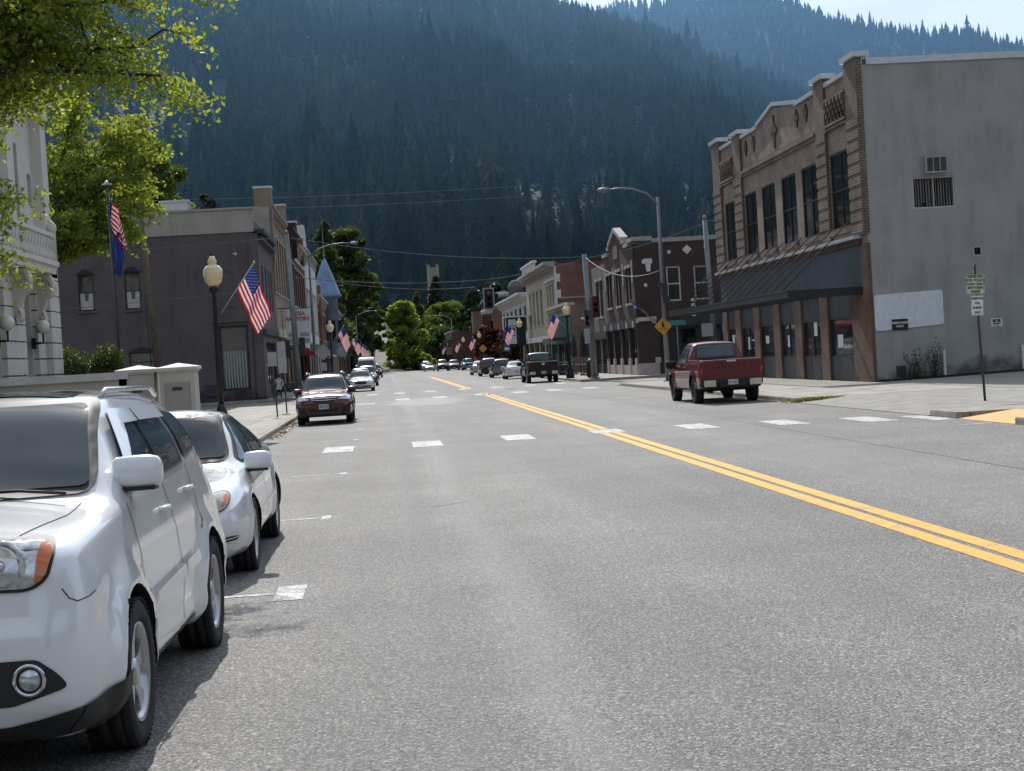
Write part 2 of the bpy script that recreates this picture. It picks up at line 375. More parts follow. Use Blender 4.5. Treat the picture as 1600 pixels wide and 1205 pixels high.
def car_body(spec,mats,parent,lod=1.):
    P={k:pchip(v) if isinstance(v,list) else (lambda y,c=v:c) for k,v in spec.items() if k in ('zb','zk','zt','zm','wm','wk','we','crown','re')}
    L=spec['L']; step=.05/lod
    ys=sorted(set([round(L*i/int(L/step),4) for i in range(int(L/step)+1)]+[.008,.02,.035,L-.008,L-.02,L-.035]+spec.get('ys',[])))
    ys=[y for i,y in enumerate(ys) if i==0 or y-ys[i-1]>.006]
    fy,ry=spec['fa'],spec['ra']; rw=spec['r']; rc=rw+spec.get('gap',.06)
    dfm=spec.get('deform'); V=[];F=[]
    secs=[section(P,y) for y in ys]; n=len(secs[0])
    def D(x,y,z):
        # flared lips round the wheel openings
        for ax in (fy,ry):
            d=math.hypot(y-ax,z-rw)
            if z>rw-.3 and d<rc+.13 and abs(x)>.5:
                t=max(0,min(1,(rc+.13-d)/.08)); x+=math.copysign(spec.get('flare',.02)*t*t*(3-2*t),x)
        if dfm: x,y,z=dfm(x,y,z)
        return (x,y,z)
    ring=[]
    for y,s in zip(ys,secs):
        r=[]
        for x,z in s: V.append(D(x,y,z)); r.append(len(V)-1)
        l=[r[0]]
        for x,z in s[1:-1]: V.append(D(-x,y,z)); l.append(len(V)-1)
        l.append(r[-1]); ring.append((r,l))
    for i in range(len(ys)-1):
        (r0,l0),(r1,l1)=ring[i],ring[i+1]
        for j in range(n-1):
            F.append((r0[j],r1[j],r1[j+1],r0[j+1])); F.append((l0[j],l0[j+1],l1[j+1],l1[j]))
    for e,(r,l) in ((0,ring[0]),(1,ring[-1])):
        K=9; rows=[]
        for j in range(n):
            if j in (0,n-1): rows.append([r[j]]*(K+1)); continue
            a=[r[j]]
            for k in range(1,K):
                t=1-2*k/K; x,z=secs[0 if e==0 else -1][j]; V.append(D(x*t,ys[0] if e==0 else ys[-1],z)); a.append(len(V)-1)
            a.append(l[j]); rows.append(a)
        for j in range(n-1):
            for k in range(K):
                q=[rows[j][k],rows[j][k+1],rows[j+1][k+1],rows[j+1][k]]
                u=[]; [u.append(t) for t in q if t not in u]
                if len(u)>=3: F.append(tuple(u) if e==0 else tuple(u[::-1]))
    me=bpy.data.meshes.new('body'); me.from_pydata(V,[],F)
    bm=bmesh.new(); bm.from_mesh(me); bmesh.ops.remove_doubles(bm,verts=bm.verts,dist=.0008); bmesh.ops.recalc_face_normals(bm,faces=bm.faces); 
    bvh=BVHTree.FromBMesh(bm); bm.to_mesh(me); bm.free()
    o=bpy.data.objects.new('body',me); COL.objects.link(o)
    cut=MB(); W=spec['W']/2
    for ax in (fy,ry):
        for sx in (1,-1):
            cut.lathe([(rc,sx*(W-.36)),(rc,sx*(W+.3))],(0,ax,rw),'x',36)
    for b in spec.get('cuts',[]): cut.box(*b)
    co=cut.build('cutter',['trim'],origin=(0,0,0))
    md=o.modifiers.new('b','BOOLEAN'); md.object=co; md.operation='DIFFERENCE'; md.solver='EXACT'
    dg=bpy.context.evaluated_depsgraph_get(); m2=bpy.data.meshes.new_from_object(o.evaluated_get(dg))
    o.modifiers.clear(); o.data=m2; bpy.data.objects.remove(co)
    m2.materials.clear()
    for m in mats: m2.materials.append(M[m])
    trim=spec.get('trimz',.3)
    bedc=spec.get('cuts',[])
    for p in m2.polygons:
        c=p.center; p.use_smooth=True; p.material_index=0
        for ax in (fy,ry):
            if math.hypot(c.y-ax,c.z-rw)<rc+.004 and abs(c.x)<W+.2: p.material_index=2; p.use_smooth=False
        if c.z<(trim(c.y,c.x) if callable(trim) else trim) and p.material_index==0: p.material_index=1
        for b in bedc:
            if b[0]-.01<c.x<b[1]+.01 and b[2]-.01<c.y<b[3]+.01 and c.z<b[5] and c.z>=b[4]-.01: p.material_index=1; p.use_smooth=False
    m2.set_sharp_from_angle(angle=R(38)) if hasattr(m2,'set_sharp_from_angle') else None
    o.parent=parent
    return o,bvh
def decal(bvh,pts,d,off,name,mat,parent,res=.06,thick=0,mb=None,mi=0):
    """lay a flat outline onto the bodywork along direction d; sits off metres proud of it"""
    d=Vector(d).normalized(); c=sum((Vector(p) for p in pts),Vector())/len(pts)
    a=d.orthogonal().normalized() if abs(d.z)<.9 else Vector((1,0,0))
    if abs(d.z)<.9: a=d.cross(Vector((0,0,1))).normalized()
    b=a.cross(d)
    P2=[((Vector(p)-c).dot(a),(Vector(p)-c).dot(b)) for p in pts]
    # densify the outline and fill with a grid
    out=[]
    for i,p in enumerate(P2):
        q=P2[(i+1)%len(P2)]; L=math.hypot(q[0]-p[0],q[1]-p[1]); k=max(1,int(L/res))
        for j in range(k): out.append(Vector((p[0]+(q[0]-p[0])*j/k,p[1]+(q[1]-p[1])*j/k)))
    n=len(out); vs=list(out); x0=min(v.x for v in out);x1=max(v.x for v in out);y0=min(v.y for v in out);y1=max(v.y for v in out)
    nx,ny=int((x1-x0)/res),int((y1-y0)/res)
    for i in range(1,nx+1):
        for j in range(1,ny+1):
            vs.append(Vector((x0+(i-.5)*(x1-x0)/max(nx,1),y0+(j-.5)*(y1-y0)/max(ny,1))))
    r=delaunay_2d_cdt(vs,[],[list(range(n))],1,1e-5)
    V=[];ok=[]
    for v in r[0]:
        o=c+a*v.x+b*v.y-d*3
        h=bvh.ray_cast(o,d)
        if h[0] is None: V.append(c+a*v.x+b*v.y); ok.append(False)
        else:
            nn=h[1] if h[1].dot(d)<0 else -h[1]
            V.append(h[0]+nn*off-d*off*.3); ok.append(True)
    F=[f for f in r[2] if all(ok[i] for i in f)]
    own=mb is None
    if own: mb=MB()
    if F:
        used=sorted({i for f in F for i in f}); mp={u:i for i,u in enumerate(used)}
        mb.add([V[i] for i in used],[tuple(mp[i] for i in f) for f in F],mi,True)
    if own: return mb.build(name,mat,parent)
def seam(bvh,pl,side,w,mb,mi=0,off=.003):
    """thin dark panel gap drawn on the bodywork, pl in (y,z), side +1/-1"""
    for i in range(len(pl)-1):
        (y0,z0),(y1,z1)=pl[i],pl[i+1]; L=math.hypot(y1-y0,z1-z0); ny,nz=-(z1-z0)/L*w/2,(y1-y0)/L*w/2
        k=max(1,int(L/.06))
        vs=[]
        for j in range(k+1):
            t=j/k
            for s in (1,-1):
                o=Vector((side*3,y0+(y1-y0)*t+ny*s,z0+(z1-z0)*t+nz*s)); h=bvh.ray_cast(o,Vector((-side,0,0)))
                vs.append((h[0]+Vector((side*off,0,0))) if h[0] else None)
        for j in range(k):
            q=[vs[2*j],vs[2*j+1],vs[2*j+3],vs[2*j+2]]
            if all(x is not None for x in q): mb.add(q,[(0,1,2,3)],mi)
def wheel(parent,x,y,r,w,side,rimmat='alloy',spokes=5,detail=True,turn=0,rr=.66):
    """tyre and rim are sub-parts of the wheel"""
    n=40 if detail else 20; hw=w/2
    o=lthing('wheel','','')
    for k in ('label','category'): del o[k]
    o.parent=parent; o.location=(x,y,r); o.rotation_euler=(0,0,turn)
    t=MB(); rim=r*rr
    prof=[(rim,-hw*.78),(rim+.03,-hw*.95),(r*.88,-hw),(r*.965,-hw*.86),(r,-hw*.62)]
    if detail:
        for g in (-.36,0,.36): prof+=[(r,(g-.045)*hw*1.6),(r-.009,(g-.04)*hw*1.6),(r-.009,(g+.04)*hw*1.6),(r,(g+.045)*hw*1.6)]
    prof+=[(r,hw*.62),(r*.965,hw*.86),(r*.88,hw),(rim+.03,hw*.95),(rim,hw*.78)]
    t.lathe(prof,(0,0,0),'x',n,cap=False)
    if detail:
        for k in range(56):  # shoulder tread blocks
            a=2*math.pi*k/56
            for sx in (-1,1):
                c=Vector((sx*hw*.78,math.cos(a)*r*.985,math.sin(a)*r*.985)); tg=Vector((0,-math.sin(a),math.cos(a)))
                t.beam(c-tg*.008,c+tg*.008,hw*.34,.012)
    t.build('tyre','rubber',o)
    m=MB(); s=side
    m.lathe([(rim+.004,-hw*.8*s),(rim-.012,-hw*.6*s),(rim-.025,0),(rim-.012,hw*.72*s),(rim+.006,hw*.84*s),(rim+.002,hw*.9*s),(rim-.016,hw*.8*s),(rim-.03,hw*.4*s),(rim-.03,0)],(0,0,0),'x',n,cap=False)
    f=hw*.62*s
    m.lathe([(.075,f-.05*s),(.075,f),(.06,f+.018*s),(.03,f+.022*s),(.001,f+.022*s)],(0,0,0),'x',16,cap=False)
    for k in range(spokes):
        a=2*math.pi*(k+.25)/spokes; u=Vector((0,math.cos(a),math.sin(a))); tg=Vector((0,-math.sin(a),math.cos(a)))
        X=Vector((1,0,0)); w0,w1=.042,.07 if spokes<=6 else .035
        a0=u*.05;a1=u*(rim-.02)
        vs=[]
        for p,ww,xo in ((a0,w0,f),((a0+a1)/2,w0*.8,f+.004*s),(a1,w1,f-.012*s+.02*s)):
            for q,dz in ((-1,0),(1,0),(1,-.035*s),(-1,-.035*s)): vs.append(p+tg*ww*q+X*(xo+dz))
        fs=[]
        for i in (0,1):
            for j in range(4): fs.append((i*4+j,i*4+(j+1)%4,i*4+4+(j+1)%4,i*4+4+j))
        m.add(vs,fs,0)
    m.lathe([(rim-.02,-hw*.1*s),(.001,-hw*.1*s)],(0,0,0),'x',n,1,cap=False)
    if detail:
        m.lathe([(.14,-hw*.05*s),(.14,hw*.05*s),(.05,hw*.05*s)],(0,0,0),'x',24,2,cap=False)
    m.build('rim',[rimmat,'well','steel_dark'],o)
    return o
def mirror(parent,x,y,z,side,mat,s=1.,flat=False):
    m=MB(); hx,hy,hz=.13*s,.085*s,.09*s; c=Vector((x+side*.14*s,y,z))
    # rounded housing by lofted superellipse sections along x
    n=14; rows=[]
    xs=[-1,-.86,-.5,0,.5,.84,.97,1.0]; sc=[.8,.95,1,1.02,1,.88,.6,.3]
    vs=[];fs=[]
    for xx,k in zip(xs,sc):
        for i in range(n):
            a=2*math.pi*i/n; ca,sa=math.cos(a),math.sin(a); e=.62
            yy=math.copysign(abs(ca)**e,ca)*hy*k; zz=math.copysign(abs(sa)**e,sa)*hz*k
            if yy>0: yy*=.35
            vs.append(c+Vector((side*xx*hx,yy,zz)))
    for i in range(len(xs)-1):
        for j in range(n): fs.append((i*n+j,i*n+(j+1)%n,(i+1)*n+(j+1)%n,(i+1)*n+j))
    m.add(vs,fs,0,True); m.f+=[tuple(range(n)),tuple(range(len(vs)-n,len(vs)))]; m.m+=[0,0]; m.sm+=[True,True]
    # black foot and lower lip
    m.beam((x-side*.05,y+.03,z-.1*s),(x+side*.1*s,y,z-.07*s),.07*s,.06*s,1)
    m.beam((c.x-side*hx*.95,y-.01,z-hz*1.02),(c.x+side*hx*.7,y-.01,z-hz*1.0),.13*s,.02*s,1)
    return m.build('door_mirror',[mat,'trim'],parent)
def handle(parent,bvh,y,z,side,mat):
    h=bvh.ray_cast(Vector((side*3,y,z)),Vector((-side,0,0)))
    if not h[0]: return
    x=h[0].x; m=MB()
    m.tube([(x-side*.004,y-.1,z),(x+side*.03,y-.075,z+.004),(x+side*.042,y,z+.006),(x+side*.03,y+.075,z+.004),(x-side*.004,y+.1,z)],[.011,.014,.017,.014,.011],8)
    m.lathe([(.045,0),(.04,.004)],(x-.002*side,y-.01,z-.004),'x',14,1) if False else None
    return m.build('door_handle',mat,parent)
def rect(u0,u1,v0,v1): return [(u0,v0),(u1,v0),(u1,v1),(u0,v1)]
def side_pts(pl,side): return [(side*2,y,z) for y,z in pl]
def front_pts(pl,y=-1.): return [(x,y,z) for x,z in pl]
def rnd_poly(pl,r,n=4):
    out=[]
    for i,p in enumerate(pl):
        a=Vector(pl[i-1]);b=Vector(p);c=Vector(pl[(i+1)%len(pl)]); ra=min(r,(a-b).length*.45); rc=min(r,(c-b).length*.45)
        p0=b+(a-b).normalized()*ra;p2=b+(c-b).normalized()*rc
        for k in range(n+1):
            t=k/n; out.append(tuple(p0*(1-t)**2+b*2*t*(1-t)+p2*t*t))
    return out
def grow(pl,g):
    cx=sum(p[0] for p in pl)/len(pl); cy=sum(p[1] for p in pl)/len(pl); out=[]
    for i,p in enumerate(pl):
        a=Vector(pl[i-1]);b=Vector(p);c=Vector(pl[(i+1)%len(pl)])
        e0=(b-a).normalized();e1=(c-b).normalized(); s=1 if sum((pl[k-1][0]*pl[k][1]-pl[k][0]*pl[k-1][1]) for k in range(len(pl)))>0 else -1
        nn=(Vector((e0.y,-e0.x))+Vector((e1.y,-e1.x)))*s
        if nn.length<1e-6: out.append(p); continue
        nn.normalize(); out.append((b.x+nn.x*g*1.15,b.y+nn.y*g*1.15))
    return out
def dress(root,bvh,sp,paintm):
    """windows, lamps, handles, seams, wheels from the spec"""
    L=sp['L']; W=sp['W']/2; det=sp.get('detail',False); res=.05 if det else .12
    for sd in (1,-1):
        for pl in sp['side_windows']:
            pl=rnd_poly(pl,.04,3)
            w=decal(bvh,side_pts(pl,sd),(-sd,0,0),.010,'side_window','glass',root,res*.7)
            fr=MB(); decal(bvh,side_pts(grow(pl,.022),sd),(-sd,0,0),.006,'window_seal','trim',root,res*.7,mb=fr)
            if fr.v: fr.build('window_seal','trim',w)
        sm=MB()
        for pl in sp.get('seams',[]): seam(bvh,pl,sd,.011,sm)
        if sm.v: sm.build('panel_gap','trim',root)
        for y,z in sp.get('handles',[]): handle(root,bvh,y,z,sd,sp.get('handlemat',paintm))
        mx=sp['mirror']; mirror(root,sd*mx[0],mx[1],mx[2],sd,sp.get('mirmat',paintm),mx[3])
    for nm,key,dr,yy in (('windscreen','windscreen',1,-1),('rear_window','rear_window',-1,L+1)):
        if key in sp:
            pl=rnd_poly(sp[key],.06,3)
            w=decal(bvh,front_pts(pl,yy),(0,dr,0),.015,nm,'glass',root,res*.6)
            fr=MB(); decal(bvh,front_pts(grow(pl,.03),yy),(0,dr,0),.009,'window_seal','trim',root,res*.6,mb=fr)
            if fr.v: fr.build('window_seal','trim',w)
    for it in sp.get('decals',[]):
        nm,mat,pl,dv,off=it[:5]
        both=it[5] if len(it)>5 else True
        for sd in ((1,-1) if both else (1,)):
            if dv=='side': pts=side_pts(pl,sd); d=(-sd,0,0)
            elif dv=='front': pts=[(sd*x,-1,z) for x,z in pl]; d=(0,1,0)
            elif dv=='rear': pts=[(sd*x,L+1,z) for x,z in pl]; d=(0,-1,0)
            elif dv=='diag': # 3-D outline cast inwards from the front corner
                pts=[(sd*x,y,z) for x,y,z in pl]; d=(-sd*.55,.83,0)
            elif dv=='top': pts=[(sd*x,y,3) for x,y in pl]; d=(0,0,-1)
            decal(bvh,pts,d,off,nm,mat,root,res*.8)
    rw,tw=sp['r'],sp.get('tw',.235)
    for y in (sp['fa'],sp['ra']):
        for sd in (1,-1):
            wheel(root,sd*(W-.015-tw/2+sp.get('track',0)),y,rw,tw,sd,sp.get('rimmat','alloy'),sp.get('spokes',5),det,rr=sp.get('rr',.68),turn=sp.get('turn',0) if y==sp['fa'] else 0)
def plate(root,y,z,out=-1,txt=None):
    m=MB().box(-.155,.155,y,y+out*.012,z-.078,z+.078,0); o=m.build('number_plate','plate',root)
    t=MB(); rr=random.Random(int(z*1000))
    for k in range(6):
        if k==3: continue
        t.box(-.115+k*.042,-.09+k*.042,y+out*.0125,y+out*.0145,z-.03,z+.028)
    t.build('plate_lettering','signblue',o)
    return o
def norm(spec_t,L,W,H,zoff=0):
    o={}
    for k,v in spec_t.items():
        if k in ('zt','zk'): o[k]=[(y*L,z*H) for y,z in v]
        elif k in ('we','wk','wm'): o[k]=[(y*L,x*W/2) for y,x in v]
        elif k in ('zb','crown','re'): o[k]=[(y*L,z) for y,z in v]
        elif k in ('side_windows',): o[k]=[[(y*L,z*H) for y,z in p] for p in v]
        elif k=='seams': o[k]=[[(y*L,z*H) for y,z in p] for p in v]
        elif k=='handles': o[k]=[(y*L,z*H) for y,z in v]
        elif k in ('windscreen','rear_window'): o[k]=[(x*W/2,z*H) for x,z in v]
        elif k=='ys': o[k]=[y*L for y in v]
        else: o[k]=v
    o['zm']=.38*H; o['L']=L;o['W']=W;o['H']=H
    return o
SEDAN=dict(zt=[(0,.42),(.006,.49),(.02,.53),(.1,.595),(.24,.655),(.285,.69),(.41,.955),(.5,1.),(.6,.985),(.7,.93),(.825,.76),(.86,.735),(.96,.72),(.99,.66),(1,.55)],
 zk=[(0,.38),(.02,.46),(.25,.60),(.5,.62),(.8,.655),(.96,.64),(1,.5)],
 we=[(0,.58),(.03,.66),(.2,.70),(.28,.66),(.42,.56),(.62,.55),(.78,.64),(.88,.74),(1,.68)],
 wk=[(0,.70),(.05,.82),(.15,.87),(.8,.89),(.95,.85),(1,.78)],
 wm=[(0,.76),(.015,.83),(.05,.91),(.10,.97),(.16,1),(.84,1),(.95,.95),(1,.86)],
 zb=[(0,.26),(.04,.2),(.95,.22),(1,.3)],crown=[(0,.03),(.25,.05),(.42,.04),(1,.035)],
 side_windows=[[(.325,.665),(.495,.67),(.495,.925),(.452,.925)],[(.512,.67),(.655,.68),(.655,.885),(.6,.925),(.512,.93)],[(.668,.69),(.735,.70),(.672,.87)]],
 seams=[[(.295,.64),(.285,.3),(.3,.19)],[(.503,.65),(.505,.25),(.5,.17)],[(.70,.67),(.695,.5),(.64,.3),(.62,.18)],[(.3,.18),(.62,.17)]],
 handles=[(.47,.6),(.66,.62)],windscreen=[(-.66,.69),(.66,.69),(.52,.945),(-.52,.945)],rear_window=[(-.62,.775),(.62,.775),(.5,.93),(-.5,.93)],ys=[])
SUV=dict(zt=[(0,.42),(.006,.5),(.025,.565),(.1,.61),(.24,.655),(.28,.69),(.385,.93),(.45,.98),(.6,1.),(.85,.97),(.93,.93),(.965,.78),(.99,.62),(1,.5)],
 zk=[(0,.38),(.03,.5),(.25,.58),(.5,.61),(.9,.65),(1,.46)],
 we=[(0,.66),(.03,.75),(.2,.78),(.28,.74),(.40,.64),(.8,.62),(.93,.64),(1,.7)],
 wk=[(0,.78),(.05,.9),(.15,.94),(.9,.93),(1,.84)],
 wm=[(0,.84),(.015,.91),(.06,.97),(.14,1),(.88,1),(.96,.96),(1,.9)],
 zb=[(0,.3),(.05,.25),(.95,.26),(1,.36)],crown=[(0,.03),(.25,.05),(.42,.035),(1,.03)],
 side_windows=[[(.315,.65),(.5,.655),(.5,.9),(.43,.9)],[(.515,.655),(.69,.665),(.69,.9),(.515,.905)],[(.705,.67),(.86,.7),(.84,.86),(.705,.895)]],
 seams=[[(.295,.62),(.285,.3),(.3,.2)],[(.508,.64),(.51,.2)],[(.7,.65),(.69,.48),(.655,.3),(.65,.2)],[(.3,.2),(.65,.2)]],
 handles=[(.47,.58),(.66,.6)],windscreen=[(-.74,.68),(.74,.68),(.6,.915),(-.6,.915)],rear_window=[(-.62,.69),(.62,.69),(.54,.9),(-.54,.9)],ys=[.96,.94])
PICKUP=dict(zt=[(0,.5),(.004,.56),(.02,.61),(.1,.64),(.23,.665),(.26,.70),(.34,.955),(.4,1.),(.55,.99),(.585,.965),(.6,.90),(.622,.71),(.63,.705),(.99,.70),(.997,.69),(1,.67)],
 zk=[(0,.44),(.02,.54),(.25,.58),(.58,.61),(.64,.62),(.98,.62),(1,.6)],
 we=[(0,.7),(.03,.82),(.2,.84),(.27,.78),(.38,.66),(.59,.66),(.615,.8),(.64,.92),(1,.92)],
 wk=[(0,.82),(.05,.93),(.15,.95),(.95,.95),(1,.94)],
 wm=[(0,.86),(.015,.93),(.06,.98),(.14,1),(.97,1),(1,.97)],
 zb=[(0,.42),(.05,.38),(.92,.42),(1,.46)],crown=[(0,.03),(.25,.05),(.42,.04),(.6,.03),(.64,.012),(1,.012)],re=[(0,.09),(.6,.09),(.64,.02),(1,.02)],
 side_windows=[[(.29,.655),(.44,.66),(.44,.91),(.375,.91)],[(.452,.66),(.565,.66),(.565,.9),(.452,.91)]],
 seams=[[(.27,.62),(.27,.3)],[(.447,.64),(.447,.25)],[(.60,.66),(.6,.25)],[(.27,.24),(.6,.24)]],
 handles=[(.42,.59),(.575,.59)],windscreen=[(-.74,.70),(.74,.70),(.62,.935),(-.62,.935)],rear_window=[(-.62,.735),(.62,.735),(.56,.93),(-.56,.93)],ys=[.605,.61,.615,.625,.635])
VAN=dict(zt=[(0,.34),(.01,.4),(.05,.45),(.13,.5),(.16,.55),(.26,.86),(.34,.97),(.5,1.),(.95,.99),(.99,.95),(1,.9)],
 zk=[(0,.28),(.05,.38),(.2,.46),(1,.47)],we=[(0,.7),(.1,.82),(.26,.78),(.5,.8),(1,.78)],wk=[(0,.8),(.1,.94),(1,.96)],
 wm=[(0,.84),(.04,.95),(.1,1),(.98,1),(1,.95)],zb=[(0,.25),(1,.3)],crown=[(0,.03),(1,.05)],
 side_windows=[[(.2,.5),(.34,.5),(.34,.76),(.28,.76)]],seams=[[(.36,.8),(.36,.15)]],handles=[(.34,.45)],
 windscreen=[(-.8,.54),(.8,.54),(.68,.84),(-.68,.84)],rear_window=[(-.6,.5),(.6,.5),(.6,.75),(-.6,.75)],ys=[])
def car(name,label,cat,loc,away,sp,mat,group=None,rz=0,lod=1.):
    """away: rear end towards the camera; loc is the end of the car nearest the camera"""
    L=sp['L']
    o=lthing(name,label,cat,(loc[0],loc[1]+(L if away else 0),loc[2] if len(loc)>2 else 0.),group,(math.pi if away else 0)+rz)
    o['_o']=(0.,0.,0.)
    b,bvh=car_body(sp,[mat,'trim','well'],o,lod)
    sp.setdefault('mirror',(sp['W']/2-.15,.315*L,sp['H']*.66,1.))
    dress(o,bvh,sp,mat)
    return o,bvh
def circ(cx,cz,r,n=18): return [(cx+r*math.cos(2*math.pi*k/n),cz+r*math.sin(2*math.pi*k/n)) for k in range(n)]

# ---- the near white SUV
def near_suv():
    L,W,H=4.85,1.99,1.82
    sp=dict(L=L,W=W,H=H,fa=.95,ra=3.72,r=.375,gap=.07,tw=.25,rr=.66,spokes=5,detail=True,flare=.045,turn=.0,
     zb=[(0,.3),(.08,.26),(.3,.22),(4.5,.25),(4.85,.38)],
     zt=[(0,.88),(.012,1.0),(.03,1.09),(.07,1.155),(.14,1.185),(.4,1.215),(1.15,1.275),(1.26,1.31),(1.5,1.47),(1.86,1.70),(2.1,1.775),(2.5,1.81),(3.3,1.81),(4.2,1.76),(4.5,1.68),(4.62,1.5),(4.75,1.15),(4.83,.95),(4.85,.8)],
     zk=[(0,.80),(.03,.99),(.1,1.06),(.5,1.12),(1.3,1.20),(2,1.22),(4.2,1.29),(4.6,1.22),(4.85,.75)],
     zm=[(0,.55),(.5,.62),(4.4,.60),(4.85,.6)],
     we=[(0,.64),(.05,.69),(.3,.72),(1.1,.74),(1.35,.71),(1.85,.61),(2.3,.585),(4.2,.55),(4.6,.58),(4.85,.66)],
     wk=[(0,.72),(.06,.79),(.3,.84),(1.2,.86),(2.2,.85),(4.2,.81),(4.7,.79),(4.85,.77)],
     wm=[(0,.74),(.015,.79),(.05,.84),(.12,.885),(.25,.925),(.5,.955),(4.3,.965),(4.7,.94),(4.85,.86)],
     crown=[(0,.05),(.3,.055),(1.2,.06),(1.9,.05),(4.85,.04)],re=[(0,.05),(1.2,.05),(1.5,.035),(4.5,.09)],
     trimz=.24,
     ys=[.005,.05,.065,.09,1.2,1.23,1.29],
     side_windows=[[(1.62,1.265),(2.55,1.28),(2.52,1.645),(2.12,1.645)],[(2.64,1.28),(3.56,1.305),(3.52,1.64),(2.62,1.65)],[(3.70,1.325),(4.42,1.37),(4.36,1.58),(3.68,1.635)]],
     windscreen=[(-.69,1.30),(.69,1.30),(.565,1.725),(-.565,1.725)],rear_window=[(-.6,1.2),(.6,1.2),(.55,1.55),(-.55,1.55)],
     seams=[[(1.42,1.20),(1.38,.9),(1.42,.42),(1.5,.33)],[(2.58,1.255),(2.6,.8),(2.58,.33)],[(3.62,1.28),(3.60,1.02),(3.53,.90),(3.45,.84)],[(1.5,.33),(3.1,.33)]],
     handles=[(2.33,1.08),(3.34,1.12)],mirror=(.76,1.60,1.35,1.0),
     decals=[
      ('lower_valance','trim',[(0,.2),(.97,.2),(.97,.40),(.80,.385),(.55,.335),(0,.315)],'front',.006),
      ('valance_side','trim',[(.14,.2),(.62,.2),(.62,.46),(.40,.425),(.14,.395)],'side',.009),
      ('headlamp','trim',rnd_poly([(.34,.935),(.67,.93),(.755,.98),(.775,1.095),(.735,1.15),(.34,1.175)],.05),'front',.006),
      ('headlamp_lens','lampglass',rnd_poly([(.355,.95),(.67,.945),(.74,.99),(.76,1.09),(.725,1.133),(.355,1.16)],.045),'front',.010),
      ('grille','trim',[(0,.66),(.40,.68),(.42,.86),(.41,1.08),(0,1.09)],'front',.006),
      ('fog_recess','trim',rnd_poly([(.0,.42),(.58,.43),(.82,.50),(.785,.56),(.70,.635),(.0,.63)],.03),'front',.006)])
    def dfm(x,y,z):
        # front end leans back above the bumper, which stands proud; crease along the doors
        if y<.5:
            k=(1-y/.5)**2
            y+=k*(.05*max(0,min(1,(z-.74)/.08))+.05*max(0,min(1,(.42-z)/.12)))
        if 1.0<y<4.6 and .35<z<1.1:
            x*=1-.018*math.exp(-((z-.50)/.1)**2)+.006*math.exp(-((z-.93)/.05)**2)
        return x,y,z
    sp['deform']=dfm
    o,bvh=car('parked_suv','large white suv with round headlamp and amber marker, nearest car at the left edge','suv',(-2.32,7.13),False,sp,'white_paint',rz=R(-1.6))
    def hit(x,z,y0=-1):
        h=bvh.ray_cast(Vector((x,y0,z)),Vector((0,1,0))); return h[0].y if h[0] else 0
    for sd in (1,-1):
        # lamp internals: amber marker, reflector bowl, chrome ring
        decal(bvh,[(sd*x,-1,z) for x,z in rnd_poly([(.692,.96),(.742,1.0),(.76,1.085),(.735,1.125),(.705,1.13)],.012)],(0,1,0),.016,'amber_marker','amber',o,.03)
        y=hit(sd*.54,1.05)-.012; m=MB()
        m.lathe([(.118,0.012),(.118,-.006),(.104,-.010),(.098,.004),(.075,.022),(.03,.03),(.001,.03)],(sd*.54,y,1.05),'y',28)
        m.lathe([(.03,.02),(.028,-.004),(.012,-.012),(.001,-.013)],(sd*.54,y,1.05),'y',14)
        m.build('headlamp_bowl','lampglass',o)
        m=MB(); m.lathe([(.095,-.012),(.095,-.018),(.09,-.02)],(sd*.54,y,1.05),'y',28,cap=False); m.build('headlamp_ring','chrome',o)
        m=MB(); y=hit(sd*.39,1.0)-.012; m.lathe([(.06,.012),(.06,-.008),(.045,.004),(.001,.012)],(sd*.385,y,1.03),'y',20); m.build('high_beam','lampglass',o)
        y=hit(sd*.66,.54)-.010; f=MB(); f.lathe([(.075,.01),(.075,-.012),(.062,-.016),(.058,-.004)],(sd*.66,y,.545),'y',28,cap=False); fo=f.build('fog_lamp','chrome',o)
        f=MB(); f.lathe([(.056,.006),(.05,.004),(.042,-.004),(.001,-.008)],(sd*.66,y,.545),'y',24); f.build('fog_lens','lampglass',fo)
        # door mouldings
        m=MB()
        for y0,y1,z0,z1 in ((1.56,2.55,.62,.645),(2.62,3.16,.65,.665)):
            decal(bvh,side_pts([(y0,z0),(y1,z1),(y1,z1+.07),(y0,z0+.07)],sd),(-sd,0,0),.022,'','',None,.05,mb=m)
            for s2 in (0,.07): 
                decal(bvh,side_pts([(y0,z0+s2-.004),(y1,z1+s2-.004),(y1,z1+s2+.004),(y0,z0+s2+.004)],sd),(-sd,0,0),.012,'','',None,.05,mb=m)
        m.build('door_moulding','white_paint',o)
        # rain guards over the side glass
        m=MB()
        for pl in ([(1.55,1.27),(1.67,1.29),(2.14,1.585),(2.55,1.585),(2.55,1.665),(2.02,1.675)],[(2.60,1.585),(3.5,1.575),(3.54,1.655),(2.60,1.67)]):
            decal(bvh,side_pts(pl,sd),(-sd,0,0),.036,'','',None,.05,mb=m)
        m.build('rain_guard','white_paint',o)
        # roof rail
        m=MB(); m.tube([(sd*.56,2.35,1.76),(sd*.56,2.5,1.80),(sd*.56,4.0,1.79),(sd*.56,4.2,1.73)],.016,8); m.build('roof_rail','silver_paint',o)
        # black arch liner edge and mud flap
        m=MB().box(sd*.80,sd*.965,1.30,1.325,.2,.45); m.build('mud_flap','trim',o)
    m=MB()
    for k in range(3): decal(bvh,front_pts([(-.39,.74+k*.12),(.39,.74+k*.12),(.39,.77+k*.12),(-.39,.77+k*.12)]),(0,1,0),.016,'','',None,.08,mb=m)
    m.build('grille_bars','chrome',o)
    decal(bvh,[(x,y,3) for x,y in rect(-.42,.42,2.2,2.75)],(0,0,-1),.006,'sunroof','glass',o,.1)
